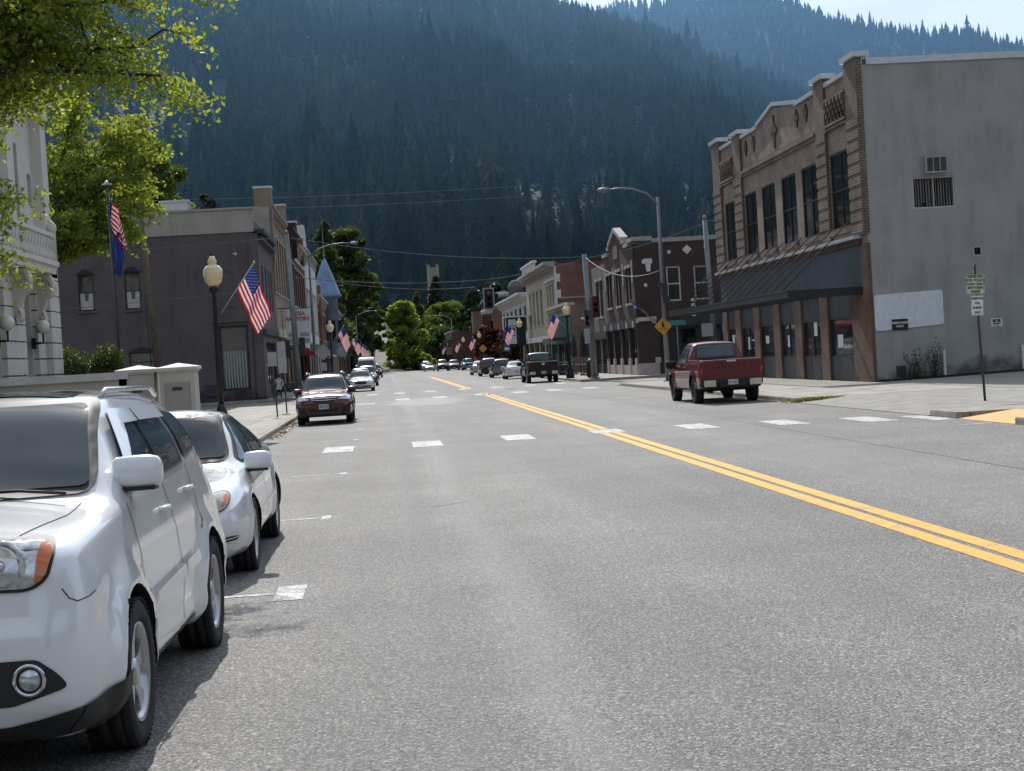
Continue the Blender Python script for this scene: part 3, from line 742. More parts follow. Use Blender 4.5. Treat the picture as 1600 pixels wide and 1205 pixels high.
    decal(bvh,front_pts(rect(.50,.555,1.36,1.385)),(0,1,0),.013,'windscreen_sticker','signwhite',o,.05)
    m=MB()
    m.tube([(.60,1.16,1.285),(.35,1.20,1.31),(-.1,1.19,1.31)],.009,6); m.tube([(-.05,1.16,1.285),(-.3,1.20,1.31),(-.62,1.18,1.30)],.009,6)
    m.build('wiper','trim',o)
    # fender / bumper joint from the lamp corner to the wheel arch
    for sd in (1,-1):
        m=MB(); pl=[(.755,.13,.93),(.775,.15,.885),(.80,.20,.862),(.84,.30,.868),(.87,.40,.885)]; pts=[]
        for i in range(len(pl)-1):
            for k in range(5):
                t=k/5; p=Vector(pl[i]).lerp(Vector(pl[i+1]),t); p.x*=sd; d_=Vector((-sd*.8,.6,0)); h=bvh.ray_cast(p-d_*2,d_)
                if h[0]: pts.append(h[0])
        if len(pts)>3: m.tube(pts,.0035,5); m.build('bumper_gap','trim',o)
    # hood shut line
    for sd in (1,-1):
        m=MB(); prev=None; pts=[]
        for k in range(14):
            y=.1+k*.085; x=sd*(.56+.11*min(1,k/9)); h=bvh.ray_cast(Vector((x,y,3)),Vector((0,0,-1)))
            if h[0]: pts.append(h[0]+Vector((0,0,.001)))
        m.tube(pts,.004,5); m.build('hood_gap','trim',o)
    plate(o,hit(0,.55)-.02,.5)
    return o
near_suv()

# ---- white sedan behind it
def white_sedan():
    sp=norm(SEDAN,5.0,1.86,1.50); sp.update(fa=1.0,ra=3.81,r=.335,tw=.225,detail=True,spokes=9,rr=.7,trimz=.2,gap=.05,flare=.02)
    sp['decals']=[('headlamp','trim',rnd_poly([(.36,.61),(.67,.625),(.75,.67),(.765,.77),(.70,.81),(.47,.775)],.05),'front',.005),
      ('headlamp_lens','hazy_lamp',rnd_poly([(.37,.62),(.665,.635),(.74,.675),(.755,.765),(.70,.80),(.48,.765)],.045),'front',.010),
      ('grille','trim',rnd_poly([(0,.60),(.36,.60),(.40,.70),(0,.72)],.03),'front',.005),
      ('bumper_vent','trim',rnd_poly([(.60,.34),(.80,.37),(.83,.41),(.62,.44)],.02),'front',.005),
      ('lower_grille','trim',rnd_poly([(0,.26),(.50,.28),(.52,.38),(0,.38)],.02),'front',.005)]
    o,bvh=car('parked_sedan','white sedan with yellowed headlamp and dented sill parked right behind the large white suv','sedan',(-2.21,13.85),False,sp,'white_paint2')
    for sd in (1,-1):
        decal(bvh,[(sd*x,-1,z) for x,z in rnd_poly([(.69,.67),(.74,.69),(.752,.755),(.71,.78)],.02)],(0,1,0),.014,'turn_signal','amber',o,.04)
        m=MB()
        for k in range(3): decal(bvh,[(sd*x,-1,z) for x,z in ((.61,.352+k*.028),(.82,.375+k*.026),(.82,.383+k*.026),(.61,.360+k*.028))],(0,1,0),.012,'','',None,.05,mb=m)
        m.build('vent_bars','white_paint2',o)
        m=MB()
        decal(bvh,side_pts([(1.5,.50),(3.35,.53),(3.35,.545),(1.5,.515)],sd),(-sd,0,0),.012,'','',None,.06,mb=m); m.build('door_moulding','white_paint2',o)
        m=MB(); y=.12; m.lathe([(.05,.01),(.05,-.004),(.02,.0),(.001,0)],(sd*.56,.055,.70),'y',16); m.build('headlamp_bowl','lampglass',o)
    plate(o,-.01,.45)
white_sedan()

# ---- maroon wagon
def wagon():
    sp=norm(SUV,4.8,1.82,1.63); sp.update(fa=.95,ra=3.7,r=.345,tw=.225,detail=True,spokes=5,trimz=lambda y,x:.36 if y<.5 and abs(x)<2 else .33,gap=.06,flare=.025,handlemat='maroon')
    sp['decals']=[('headlamp','trim',rnd_poly([(.44,.80),(.80,.76),(.88,.80),(.86,.93),(.66,.90),(.46,.86)],.03),'front',.005),
      ('headlamp_lens','lampglass',rnd_poly([(.46,.81),(.79,.775),(.865,.81),(.85,.915),(.66,.885),(.48,.85)],.03),'front',.010),
      ('grille','trim',rnd_poly([(0,.71),(.33,.71),(.42,.86),(0,.875)],.03),'front',.006),
      ('grille_surround','chrome',[(0,.84),(.41,.83),(.42,.865),(0,.88)],'front',.012),
      ('grille_bar','chrome',[(0,.775),(.39,.785),(.39,.80),(0,.79)],'front',.012),
      ('lower_grille','trim',rnd_poly([(0,.40),(.46,.40),(.50,.54),(0,.50)],.03),'front',.006),
      ('fog_recess','trim',rnd_poly([(.52,.36),(.84,.38),(.84,.56),(.60,.58)],.04),'front',.006)]
    o,bvh=car('parked_wagon','maroon station wagon with roof rails and silver grille parked by the left kerb','station wagon',(-2.04,50.4),False,sp,'maroon')
    for sd in (1,-1):
        m=MB(); m.lathe([(.075,.03),(.07,-.01),(.05,-.015),(.001,-.015)],(sd*.70,.05,.475),'y',20); m.build('fog_lamp','lampglass',o)
        m=MB(); m.tube([(sd*.58,1.9,1.60),(sd*.58,2.05,1.66),(sd*.58,4.0,1.66),(sd*.58,4.2,1.60)],.025,8); m.build('roof_rail','silver_paint',o)
    plate(o,-.03,.58)
wagon()

# ---- pickups seen from behind
def pickup(name,label,loc,mat,L,W,H,r,rim,big):
    sp=norm(PICKUP,L,W,H); fa=.17*L; ra=fa+.63*L
    sp.update(fa=fa,ra=ra,r=r,tw=.27,detail=big,spokes=6,rr=.62,trimz=lambda y,x:.44 if y<L*.97 else .66,gap=.09,flare=.04,rimmat=rim,handlemat='black_paint' if big else mat,mirmat='black_paint' if big else mat,
      cuts=[(-W*.4,W*.4,.64*L,.985*L,.3*H,H*1.2)],zm=.42*H)
    sp['mirror']=(W/2-.02,.33*L,H*.64,1.35)
    sp['decals']=[('tail_lamp','redlens',rnd_poly([(W*.44,.46*H),(W*.49,.46*H),(W*.49,.66*H),(W*.44,.67*H)],.02),'rear',.012),
      ('tail_lamp_side','redlens',rnd_poly([(L*.965,.46*H),(L*.998,.46*H),(L*.998,.66*H),(L*.975,.66*H)],.02),'side',.008)]
    o,bvh=car(name,label,'pickup truck',loc,True,sp,mat)
    y=L+.006
    m=MB()
    for a in (rect(-W*.43,W*.43,.375*H,.382*H),rect(-W*.432,-W*.427,.38*H,.69*H),rect(W*.427,W*.432,.38*H,.69*H),rect(-W*.42,W*.42,.425*H,.43*H)):
        decal(bvh,front_pts(a,L+1),(0,-1,0),.004,'','',None,.08,mb=m)
    m.build('tailgate_gap','trim',o)
    m=MB().box(-.14,.14,y,y+.03,.655*H,.685*H); m.build('tailgate_handle','chrome' if big else 'trim',o)
    # bumper: black step bumper with two bright corner plates
    m=MB(); m.box(-W*.46,W*.46,L-.05,L+.13,.30*H,.375*H); m.box(-W*.2,W*.2,L+.13,L+.16,.27*H,.33*H); b=m.build('bumper','trim',o)
    m=MB(); m.box(-W*.44,-W*.26,L+.131,L+.137,.275*H,.375*H); m.box(W*.26,W*.44,L+.131,L+.137,.275*H,.375*H); m.build('bumper_plate','chrome' if not big else 'signcream',b)
    plate(o,L+.162,.335*H,1)
    # mesh-through underside: axle, hitch, exhaust
    m=MB(); m.tube([(-W*.35,ra,r),(W*.35,ra,r)],.06,10); m.ball((0,ra,r),.16); m.tube([(W*.3,ra+.4,.36),(W*.3,L-.1,.36)],.04,8); m.box(-.06,.06,L-.4,L+.12,.24*H,.28*H); m.build('axle','trim',o)
    return o,bvh
o,bvh=pickup('parked_pickup','dark red crew cab pickup truck parked facing away at the right kerb',(10.55,47.4),'red_paint',5.6,2.03,1.93,.41,'alloy_dark',True)
text_mesh('TUNDRA',.2,'tailgate_lettering','maroon',o,frame_mtx((0,5.6+.03,1.08),(-1,0,0),(0,0,1)),(0,0,0),spacing=1.5,bold=.006)
text_mesh('4X4',.09,'side_lettering','trim',o,frame_mtx((-1.005,5.15,1.2),(0,-1,0),(0,0,1)),(0,0,0))
o,bvh=pickup('parked_pickup','black full-size pickup truck parked facing away beside the acorn lamp',(10.0,99.4),'black_paint',5.8,2.05,1.95,.42,'alloy',False)
m=MB(); m.prism([(-.09,1.16),(-.1,1.27),(-.16,1.3),(-.06,1.33),(0,1.3),(.06,1.33),(.16,1.3),(.1,1.27),(.09,1.16),(0,1.1)],lambda u,v,d:(u,d,v),5.806,5.82); m.build('tailgate_emblem','chrome',o)

# ---- the other parked cars, smaller in the picture
def far_car(name,label,cat,kind,x,y,away,L,W,H,mat,group,lod=.6):
    sp=norm(kind,L,W,H); fa=.19*L; sp.update(fa=fa,ra=fa+.575*L,r=.33 if H<1.6 else .37,trimz=.26,gap=.06,flare=.015)
    h=H
    if away: sp['decals']=[('tail_lamp','redlens',rnd_poly([(W*.30,.5*h),(W*.45,.48*h),(W*.45,.6*h),(W*.32,.61*h)],.03),'rear',.008)]
    else: sp['decals']=[('headlamp','lampglass',rnd_poly([(W*.24,.44*h),(W*.42,.46*h),(W*.45,.54*h),(W*.40,.55*h),(W*.26,.5*h)],.03),'front',.008),
        ('grille','trim',rnd_poly([(0,.34*h),(W*.2,.35*h),(W*.22,.46*h),(0,.47*h)],.03),'front',.006),('lower_grille','trim',rnd_poly([(0,.19*h),(W*.36,.21*h),(W*.36,.27*h),(0,.28*h)],.02),'front',.006)]
    o,b=car(name,label,cat,(x,y),away,sp,mat,group,lod=lod)
    plate(o,L+.01 if away else -.03,(.42 if away else .27)*h,1 if away else -1)
    return o
G1='cars parked along the left kerb'; G2='cars parked along the right kerb'
far_car('parked_sedan','white sedan with dark oval grille parked behind the maroon wagon','sedan',SEDAN,-1.75,107,False,4.87,1.85,1.47,'white_paint',G1,.8)
far_car('parked_suv','small white suv close behind the white sedan at the left kerb','suv',SUV,-1.95,119.5,False,4.5,1.8,1.6,'white_paint',G1)
far_car('parked_suv','dark blue suv between the small white suv and the white van','suv',SUV,-1.60,131,False,4.7,1.88,1.75,'navy_paint',G1)
far_car('parked_van','tall white high-roof van at the left kerb','van',VAN,-1.9,158,False,5.8,2.05,2.6,'white_paint',G1)
far_car('parked_suv','black suv parked beyond the white van','suv',SUV,-1.7,178,False,4.8,1.9,1.75,'black_paint',G1)
far_car('parked_suv','grey suv farthest along the left kerb','suv',SUV,-1.35,203,False,4.8,1.9,1.8,'grey_paint',G1)
far_car('parked_sedan','white sedan parked just ahead of the black pickup truck','sedan',SEDAN,10.15,121.5,True,4.6,1.76,1.42,'white_paint',G2,.8)
far_car('parked_suv','dark grey crossover ahead of the white sedan on the right','suv',SUV,10.0,134.5,True,4.5,1.85,1.66,'grey_paint',G2)
far_car('parked_suv','brown suv ahead of the dark grey crossover','suv',SUV,9.9,149.5,True,4.6,1.85,1.78,'brown_paint',G2)
far_car('parked_sedan','pale silver car with tan roof ahead of the brown suv','sedan',SEDAN,9.9,165,True,4.5,1.78,1.5,'silver_paint',G2,.5)
def far_pick(label,x,y,mat):
    sp=norm(PICKUP,5.5,1.95,1.8); sp.update(fa=.95,ra=4.3,r=.39,trimz=.4,gap=.07,cuts=[(-.76,.76,.64*5.5,.985*5.5,.6,2.2)])
    sp['decals']=[('headlamp','lampglass',rect(.55,.9,.85,1.02),'front',.008),('grille','trim',rect(0,.5,.75,1.05),'front',.008)]
    o,b=car('parked_pickup',label,'pickup truck',(x,y),False,sp,mat,None,lod=.5)
far_pick('blue pickup truck facing the camera on the far right side',12.5,236,'blue_paint')
far_car('parked_suv','grey suv just behind the blue pickup truck','suv',SUV,10.9,249,False,4.7,1.85,1.75,'grey_paint',G2,.5)
far_car('parked_suv','black suv left of the grey suv in the distance','suv',SUV,9.2,252,False,4.7,1.85,1.9,'black_paint',G2,.5)
far_car('parked_sedan','silver car heading this way down the far road','sedan',SEDAN,7.3,262,False,4.6,1.78,1.45,'silver_paint',G2,.5)
far_car('parked_suv','white suv following the silver car down the far road','suv',SUV,7.4,284,False,4.7,1.85,1.75,'silver_paint',G2,.5)
# ------------------------------------------------------------------ road and ground materials
def asphalt():
    m,nt,b=nmat('asphalt'); L=nt.links; p=wpos(nt)
    n1=nd(nt,'ShaderNodeTexNoise',Scale=.35,Detail=8.,Roughness=.6); L.new(p,n1.inputs['Vector'])
    mp=nt.nodes.new('ShaderNodeMapping'); mp.inputs['Scale'].default_value=(.55,.035,1); L.new(p,mp.inputs[0])
    n2=nd(nt,'ShaderNodeTexNoise',Scale=1.,Detail=5.,Roughness=.6); L.new(mp.outputs[0],n2.inputs['Vector'])
    n3=nd(nt,'ShaderNodeTexVoronoi',Scale=84.); L.new(p,n3.inputs['Vector'])
    n4=nd(nt,'ShaderNodeTexNoise',Scale=30.,Detail=3.,Roughness=.8); L.new(p,n4.inputs['Vector'])
    f=mth(nt,'ADD',mth(nt,'MULTIPLY',n1.outputs['Fac'],.45),mth(nt,'MULTIPLY',n2.outputs['Fac'],.55))
    r=ramp(nt,[(.36,(.118,.115,.110)),(.5,(.160,.155,.148)),(.64,(.212,.205,.195))]); L.new(f,r.inputs[0])
    sp=nt.nodes.new('ShaderNodeSeparateXYZ'); sc=nt.nodes.new('ShaderNodeSeparateColor'); L.new(n3.outputs['Color'],sc.inputs[0])
    ag=ramp(nt,[(0.,(.15,.15,.15)),(.35,(.8,.8,.8)),(.8,(1.25,1.23,1.2)),(1.,(3.0,2.9,2.7))]); L.new(sc.outputs[0],ag.inputs[0])
    c=mixc(nt,r.outputs[0],ag.outputs[0],.85,'MULTIPLY')
    g=ramp(nt,[(.3,(.6,.6,.6)),(.7,(1.35,1.35,1.35))]); L.new(n4.outputs['Fac'],g.inputs[0])
    c=mixc(nt,c,g.outputs[0],.8,'MULTIPLY')
    # tar snakes / cracks
    nv=nd(nt,'ShaderNodeTexNoise',Scale=.6,Detail=4.); L.new(p,nv.inputs['Vector'])
    wv=mixc(nt,p,nv.outputs['Color'],.28,'LINEAR_LIGHT')
    # lighter worn seam left of the centre line, with a dark joint beside it
    s3=nt.nodes.new('ShaderNodeSeparateXYZ'); L.new(p,s3.inputs[0])
    wob=mth(nt,'MULTIPLY_ADD',n1.outputs['Fac'],.9,-.45)
    xx=mth(nt,'ADD',s3.outputs[0],wob)
    def bump_at(c0,w):
        return mth(nt,'MAXIMUM',mth(nt,'SUBTRACT',1.,mth(nt,'DIVIDE',mth(nt,'ABSOLUTE',mth(nt,'SUBTRACT',xx,c0)),w)),0.)
    c=mixc(nt,c,(.30,.295,.285),mth(nt,'MULTIPLY',bump_at(.85,.34),.24))
    c=mixc(nt,c,(.10,.10,.10),mth(nt,'MULTIPLY',bump_at(.30,.30),.30))
    c=mixc(nt,c,(.24,.24,.24),mth(nt,'MULTIPLY',bump_at(6.9,1.3),.22))
    # pale repair patch before the crossing, and a few oil drips in the parking lane
    vm=nt.nodes.new('ShaderNodeVectorMath'); vm.operation='SUBTRACT'; L.new(p,vm.inputs[0]); vm.inputs[1].default_value=(1.8,72,0)
    vs_=nt.nodes.new('ShaderNodeVectorMath'); vs_.operation='MULTIPLY'; L.new(vm.outputs[0],vs_.inputs[0]); vs_.inputs[1].default_value=(.5,.13,0)
    vl=nt.nodes.new('ShaderNodeVectorMath'); vl.operation='LENGTH'; L.new(vs_.outputs[0],vl.inputs[0])
    pm=mth(nt,'MINIMUM',mth(nt,'MAXIMUM',mth(nt,'MULTIPLY',mth(nt,'SUBTRACT',mth(nt,'ADD',1.05,wob),vl.outputs[1]),3.),0.),1.)
    c=mixc(nt,c,(.34,.33,.32),mth(nt,'MULTIPLY',pm,.55))
    n5=nd(nt,'ShaderNodeTexNoise',Scale=.9,Detail=3.); L.new(p,n5.inputs['Vector'])
    c=mixc(nt,c,(.07,.07,.07),mth(nt,'MULTIPLY',mth(nt,'MAXIMUM',mth(nt,'SUBTRACT',n5.outputs['Fac'],.66),0.),2.2))
    c=mixc(nt,c,(.09,.09,.09),mth(nt,'MULTIPLY',bump_at(3.2,.7),.2))
    L.new(c,b.inputs['Base Color']); b.inputs['Roughness'].default_value=.78; b.inputs['Specular IOR Level'].default_value=.4
    bp=nd(nt,'ShaderNodeBump',Strength=.8,Distance=.006); L.new(n3.outputs['Distance'],bp.inputs['Height']); bp.invert=True; L.new(bp.outputs[0],b.inputs['Normal'])
    return m
def worn(name,col,under=(.17,.165,.16),thr=.42):
    m,nt,b=nmat(name); L=nt.links; p=wpos(nt)
    n=nd(nt,'ShaderNodeTexNoise',Scale=3.5,Detail=10.,Roughness=.8); L.new(p,n.inputs['Vector'])
    n2=nd(nt,'ShaderNodeTexVoronoi',Scale=70.); L.new(p,n2.inputs['Vector'])
    s=nt.nodes.new('ShaderNodeSeparateColor'); L.new(n2.outputs['Color'],s.inputs[0])
    f=mth(nt,'ADD',n.outputs['Fac'],mth(nt,'MULTIPLY_ADD',s.outputs[0],.16,-.08))
    r=ramp(nt,[(thr-.03,under),(thr+.03,tuple(c*.8 for c in col)),(.7,col)]); L.new(f,r.inputs[0])
    L.new(r.outputs[0],b.inputs['Base Color']); b.inputs['Roughness'].default_value=.75; return m
def slabs(name,col,w=1.5):
    m,nt,b=nmat(name); L=nt.links; p=wpos(nt)
    t=nd(nt,'ShaderNodeTexBrick',Scale=1.,**{'Mortar Size':.012,'Brick Width':w,'Row Height':w}); t.offset=0
    t.inputs['Color1'].default_value=(*col,1); t.inputs['Color2'].default_value=(*[c*.86 for c in col],1); t.inputs['Mortar'].default_value=(*[c*.35 for c in col],1)
    L.new(p,t.inputs['Vector'])
    n=nd(nt,'ShaderNodeTexNoise',Scale=1.1,Detail=9.,Roughness=.7); L.new(p,n.inputs['Vector'])
    n2=nd(nt,'ShaderNodeTexNoise',Scale=45.,Detail=3.); L.new(p,n2.inputs['Vector'])
    r=ramp(nt,[(.32,(.55,.53,.5)),(.6,(1.1,1.1,1.1))]); L.new(n.outputs['Fac'],r.inputs[0])
    r2=ramp(nt,[(.3,(.75,)*3),(.7,(1.2,)*3)]); L.new(n2.outputs['Fac'],r2.inputs[0])
    c=mixc(nt,mixc(nt,t.outputs['Color'],r.outputs[0],1.,'MULTIPLY'),r2.outputs[0],.7,'MULTIPLY')
    L.new(c,b.inputs['Base Color']); b.inputs['Roughness'].default_value=.9; return m
M['asphalt']=asphalt(); M['yellow']=worn('yellow_road_paint',(.80,.43,.05),thr=.38); M['whiteline']=worn('white_road_paint',(.66,.66,.64),thr=.475)
M['walk']=slabs('pavement_slabs',(.40,.37,.33)); M['kerb']=simple('kerb_concrete',(.36,.33,.28),.9,var=.3,scale=3,bump=.3); M['kerbyellow']=worn('kerb_yellow_paint',(.5,.38,.12),(.33,.3,.25),.5)
M['tactile']=simple('tactile_pad',(.62,.36,.1),.7,var=.2,scale=9)
M['lot']=simple('lot_gravel',(.28,.265,.24),.95,var=.25,scale=2.2,bump=.4,bscale=25)
M['earth']=simple('earth_and_grass',(.035,.045,.018),.95,var=.4,scale=.3,spec=.1)
M['flag_red']=None
# brickwork and renders
M['tan_brick']=brick('tan_brick',(.27,.20,.155),(.34,.25,.19),(.19,.16,.14),stain=.45,bw=.3,bh=.1,ms=.018)
M['tan_brick_trim']=brick('tan_brick_trim',(.21,.15,.115),(.27,.19,.145),(.11,.095,.08),stain=.45,bw=.3,bh=.1,ms=.02)
M['red_pier']=brick('dark_red_brick',(.12,.055,.042),(.165,.085,.062),(.16,.12,.1),stain=.4)
M['brown_brick']=brick('brown_brick',(.055,.03,.028),(.072,.04,.035),(.045,.036,.033),stain=.3)
M['grey_brick']=brick('grey_brick',(.16,.145,.13),(.19,.17,.15),(.11,.1,.09))
M['red_brick']=brick('red_brick',(.20,.075,.05),(.25,.10,.07),(.16,.12,.1),stain=.35)
M['patio_brick']=brick('patio_brick',(.19,.115,.085),(.23,.15,.11),(.14,.11,.09),stain=.35)
M['ltan']=brick('light_tan_brick',(.30,.225,.165),(.34,.26,.19),(.22,.18,.14),stain=.25)
M['maroon_brick']=brick('maroon_brick',(.13,.05,.045),(.16,.07,.06),(.1,.06,.05))
M['grey_wall']=stucco('grey_stucco',(.33,.335,.33),.2)
M['purple_brown']=stucco('painted_brick_brown',(.125,.105,.11),.25)
M['band_grey']=stucco('parapet_render',(.40,.37,.32),.2)
M['white_stone']=simple('court_stone',(.64,.62,.58),.85,var=.1,scale=.9,bump=.2,bscale=6)
M['teal']=siding('teal_boards',(.025,.11,.105),.3,True)
M['bluegrey']=siding('bluegrey_boards',(.045,.062,.078),.62,True,shade=.7)
M['darkpanel']=siding('dark_panel',(.035,.042,.052),1.4,True)
M['bluetile']=siding('blue_shingle',(.17,.27,.42),.28,False,shade=.6)
M['bluegrey_clad']=siding('bluegrey_clad',(.13,.18,.24),.3,False)
M['darkroof']=simple('dark_roofing',(.02,.02,.024),.8,spec=.2)
M['roofing']=simple('flat_roofing',(.12,.12,.12),.9)
M['frame_dark']=simple('dark_window_frame',(.02,.022,.024),.5)
M['frame_white']=simple('white_window_frame',(.5,.48,.44),.6)
M['awning_dark']=simple('dark_awning_cloth',(.03,.032,.036),.9,var=.2)
M['redcloth']=simple('red_awning_cloth',(.4,.02,.02),.8)
M['rustmetal']=simple('rusted_metal',(.08,.06,.05),.7,.3,var=.4,scale=4)

class Fc:
    def __init__(s,ax,pos): s.ax,s.pos=ax,pos
    def P(s,u,v,d):
        return {'-Y':(u,s.pos+d,v),'+X':(s.pos-d,u,v),'-X':(s.pos+d,u,v)}[s.ax]
    def box(s,mb,u0,u1,v0,v1,d0,d1,mi=0):
        a,b=s.P(u0,v0,d0),s.P(u1,v1,d1); mb.box(a[0],b[0],a[1],b[1],a[2],b[2],mi)
    def wall(s,mb,u0,u1,v0,v1,ops,depth=.25,mi=0,mr=None):
        mr=mi if mr is None else mr
        us=sorted({u0,u1,*[o[0] for o in ops],*[o[1] for o in ops]}); vs=sorted({v0,v1,*[o[2] for o in ops],*[o[3] for o in ops]})
        us=[u for u in us if u0<=u<=u1]; vs=[v for v in vs if v0<=v<=v1]
        for i in range(len(us)-1):
            for j in range(len(vs)-1):
                cu,cv=(us[i]+us[i+1])/2,(vs[j]+vs[j+1])/2
                if any(o[0]<cu<o[1] and o[2]<cv<o[3] for o in ops): continue
                mb.add([s.P(us[i],vs[j],0),s.P(us[i+1],vs[j],0),s.P(us[i+1],vs[j+1],0),s.P(us[i],vs[j+1],0)],[(0,1,2,3)],mi)
        for a,b,c,d in ops+[(u0,u1,v0,v1)]:
            for q in (((a,c),(b,c)),((b,c),(b,d)),((b,d),(a,d)),((a,d),(a,c))):
                mb.add([s.P(*q[0],0),s.P(*q[1],0),s.P(*q[1],depth),s.P(*q[0],depth)],[(0,1,2,3)],mr)
    def window(s,parent,r,frame='frame_dark',glass='win',nx=1,ny=2,depth=.13,fw=.06,name='window',curtain=None):
        a,b,c,d=r; m=MB(); g=.004
        a+=g;b-=g;c+=g;d-=g
        s.box(m,a,a+fw,c,d,depth-.03,depth+.05); s.box(m,b-fw,b,c,d,depth-.03,depth+.05)
        s.box(m,a+fw,b-fw,c,c+fw,depth-.028,depth+.05); s.box(m,a+fw,b-fw,d-fw,d,depth-.028,depth+.05)
        for i in range(1,nx):
            u=a+(b-a)*i/nx; s.box(m,u-fw*.35,u+fw*.35,c+fw,d-fw,depth-.02,depth+.045)
        for i in range(1,ny):
            v=c+(d-c)*i/ny; s.box(m,a+fw,b-fw,v-fw*.4,v+fw*.4,depth-.024,depth+.04)
        w=m.build(name,frame,parent)
        p=MB(); p.add([s.P(a+fw*.5,c+fw*.5,depth+.02),s.P(b-fw*.5,c+fw*.5,depth+.02),s.P(b-fw*.5,d-fw*.5,depth+.02),s.P(a+fw*.5,d-fw*.5,depth+.02)],[(0,1,2,3)])
        p.build('pane',glass,w)
        return w
def glass_front(F,parent,u0,u1,v0,v1,n=2,name='shop_window',frame='frame_dark'):
    return F.window(parent,(u0,u1,v0,v1),frame,'win',n,1,depth=.09,fw=.08,name=name)

# ------------------------------------------------------------------ ground
g=MB(); g.box(-3000,3000,-60,3500,-.5,-.02); struct(g.build('ground','earth',origin=(0,0,0)))
g=MB()
for a in ((-3.3,11.7,-20,420),(-80,-3.3,80.,91.5),(11.7,90,80.,93)): g.add([(a[0],a[2],0),(a[1],a[2],0),(a[1],a[3],0),(a[0],a[3],0)],[(0,1,2,3)])
struct(g.build('road','asphalt',origin=(0,0,0)))
def sheet(name,mat,polys,z=.004):
    g=MB()
    for p in polys: g.add([(x,y,z) for x,y in p],[tuple(range(len(p)))])
    return struct(g.build(name,mat,origin=(0,0,0)))
yl=[]
for x0,x1 in ((4.66,4.85),(4.93,5.12)):
    for y0,y1 in ((-10,34.75),(36.35,77.5),(94,176)):
        k=max(1,int((y1-y0)/6))
        for j in range(k):
            a,b=y0+(y1-y0)*j/k,y0+(y1-y0)*(j+1)/k; yl.append([(x0,a),(x1,a),(x1,b),(x0,b)])
sheet('yellow_centre_line','yellow',yl)
cw=[]
for x,y in ((-1.15,35.),(.81,35.),(2.86,35.3),(4.92,35.5),(6.92,35.1),(8.76,34.4),(10.4,33.5),(11.4,32.6)): cw.append([(x-.32 if x<11 else x-.2,y-1.1),(x+.34 if x<11 else 11.66,y-1.15),(x+.34 if x<11 else 11.66,y+1.1),(x-.32 if x<11 else x-.2,y+1.15)])
cw[3]=[(4.58,34.8),(5.28,34.8),(5.28,36.3),(4.58,36.3)]
for x in (.75,2.6,4.7,6.6,8.3,10.1): cw.append([(x-.35,76.6),(x+.35,76.5),(x+.35,79.2),(x-.35,79.3)])
for x in (-.9,-2.6,.75,2.6,4.6,6.6,8.6,10.4): cw.append([(x-.32,92.5),(x+.32,92.5),(x+.32,95.2),(x-.32,95.2)])
sheet('crosswalk_markings','whiteline',cw)
pk=[]
for y in (13.1,19.4,27.1,39.1,45.3,53,60,67):
    pk+= [[(-1.02,y-.42),(-.78,y-.42),(-.78,y+.42),(-1.02,y+.42)] if y<16 else [(-.9,y-.22),(-.78,y-.22),(-.78,y+.22),(-.9,y+.22)],[(-1.75,y-.05),(-1.04 if y<16 else -.92,y-.05),(-1.04 if y<16 else -.92,y+.05),(-1.75,y+.05)]]
pk+=[[(-1.5,73),(-.6,73),(-.6,74.2),(-1.5,74.2)]]
for y in (104,112,120): pk+=[[(-.9,y-.3),(-.1,y-.3),(-.1,y+.3),(-.9,y+.3)]]
pk+=[[(11.0,29.4),(11.6,29.4),(11.6,29.55),(11.0,29.55)],[(11.05,61),(11.5,61),(11.5,61.3),(11.05,61.3)]]
sheet('parking_bay_marks','whiteline',pk)
M['tar']=simple('tar_seam',(.055,.055,.056),.7,var=.3,scale=8)
tar=[]
def tarline(pts,w,seed):
    q=random.Random(seed); fine=[]
    for i in range(len(pts)-1):
        (x0,y0),(x1,y1)=pts[i],pts[i+1]; k=max(2,int(math.hypot(x1-x0,y1-y0)/.35))
        for j in range(k): t=j/k; fine.append((x0+(x1-x0)*t+q.uniform(-.02,.02),y0+(y1-y0)*t+q.uniform(-.03,.03)))
    fine.append(pts[-1])
    for i in range(len(fine)-1):
        (x0,y0),(x1,y1)=fine[i],fine[i+1]; d=math.hypot(x1-x0,y1-y0) or 1; nx,ny=-(y1-y0)/d,(x1-x0)/d; ww=w*q.uniform(.5,1.2)/2
        tar.append([(x0+nx*ww,y0+ny*ww),(x0-nx*ww,y0-ny*ww),(x1-nx*ww,y1-ny*ww),(x1+nx*ww,y1+ny*ww)])
tarline([(8.1,16),(8.1,30),(8.15,48),(8.15,72)],.035,1)
tarline([(.75,36),(.72,29),(.62,22)],.03,2)
tarline([(.55,19.9),(.95,20.3)],.05,3); tarline([(.1,20.3),(.5,19.9),(.62,20.0)],.02,4)
for y in (38,39.4,40.5,42): tarline([(.6,y),(1.4,y+.5)],.03,int(y))
tarline([(-3.3,79.6),(11.6,79.6)],.05,9)
sheet('tar_seams','tar',tar,.0035)
sheet('manhole_cover','rustmetal',[[(2.2+.38*math.cos(a*.3927),63+.38*math.sin(a*.3927)) for a in range(16)]],.0042)
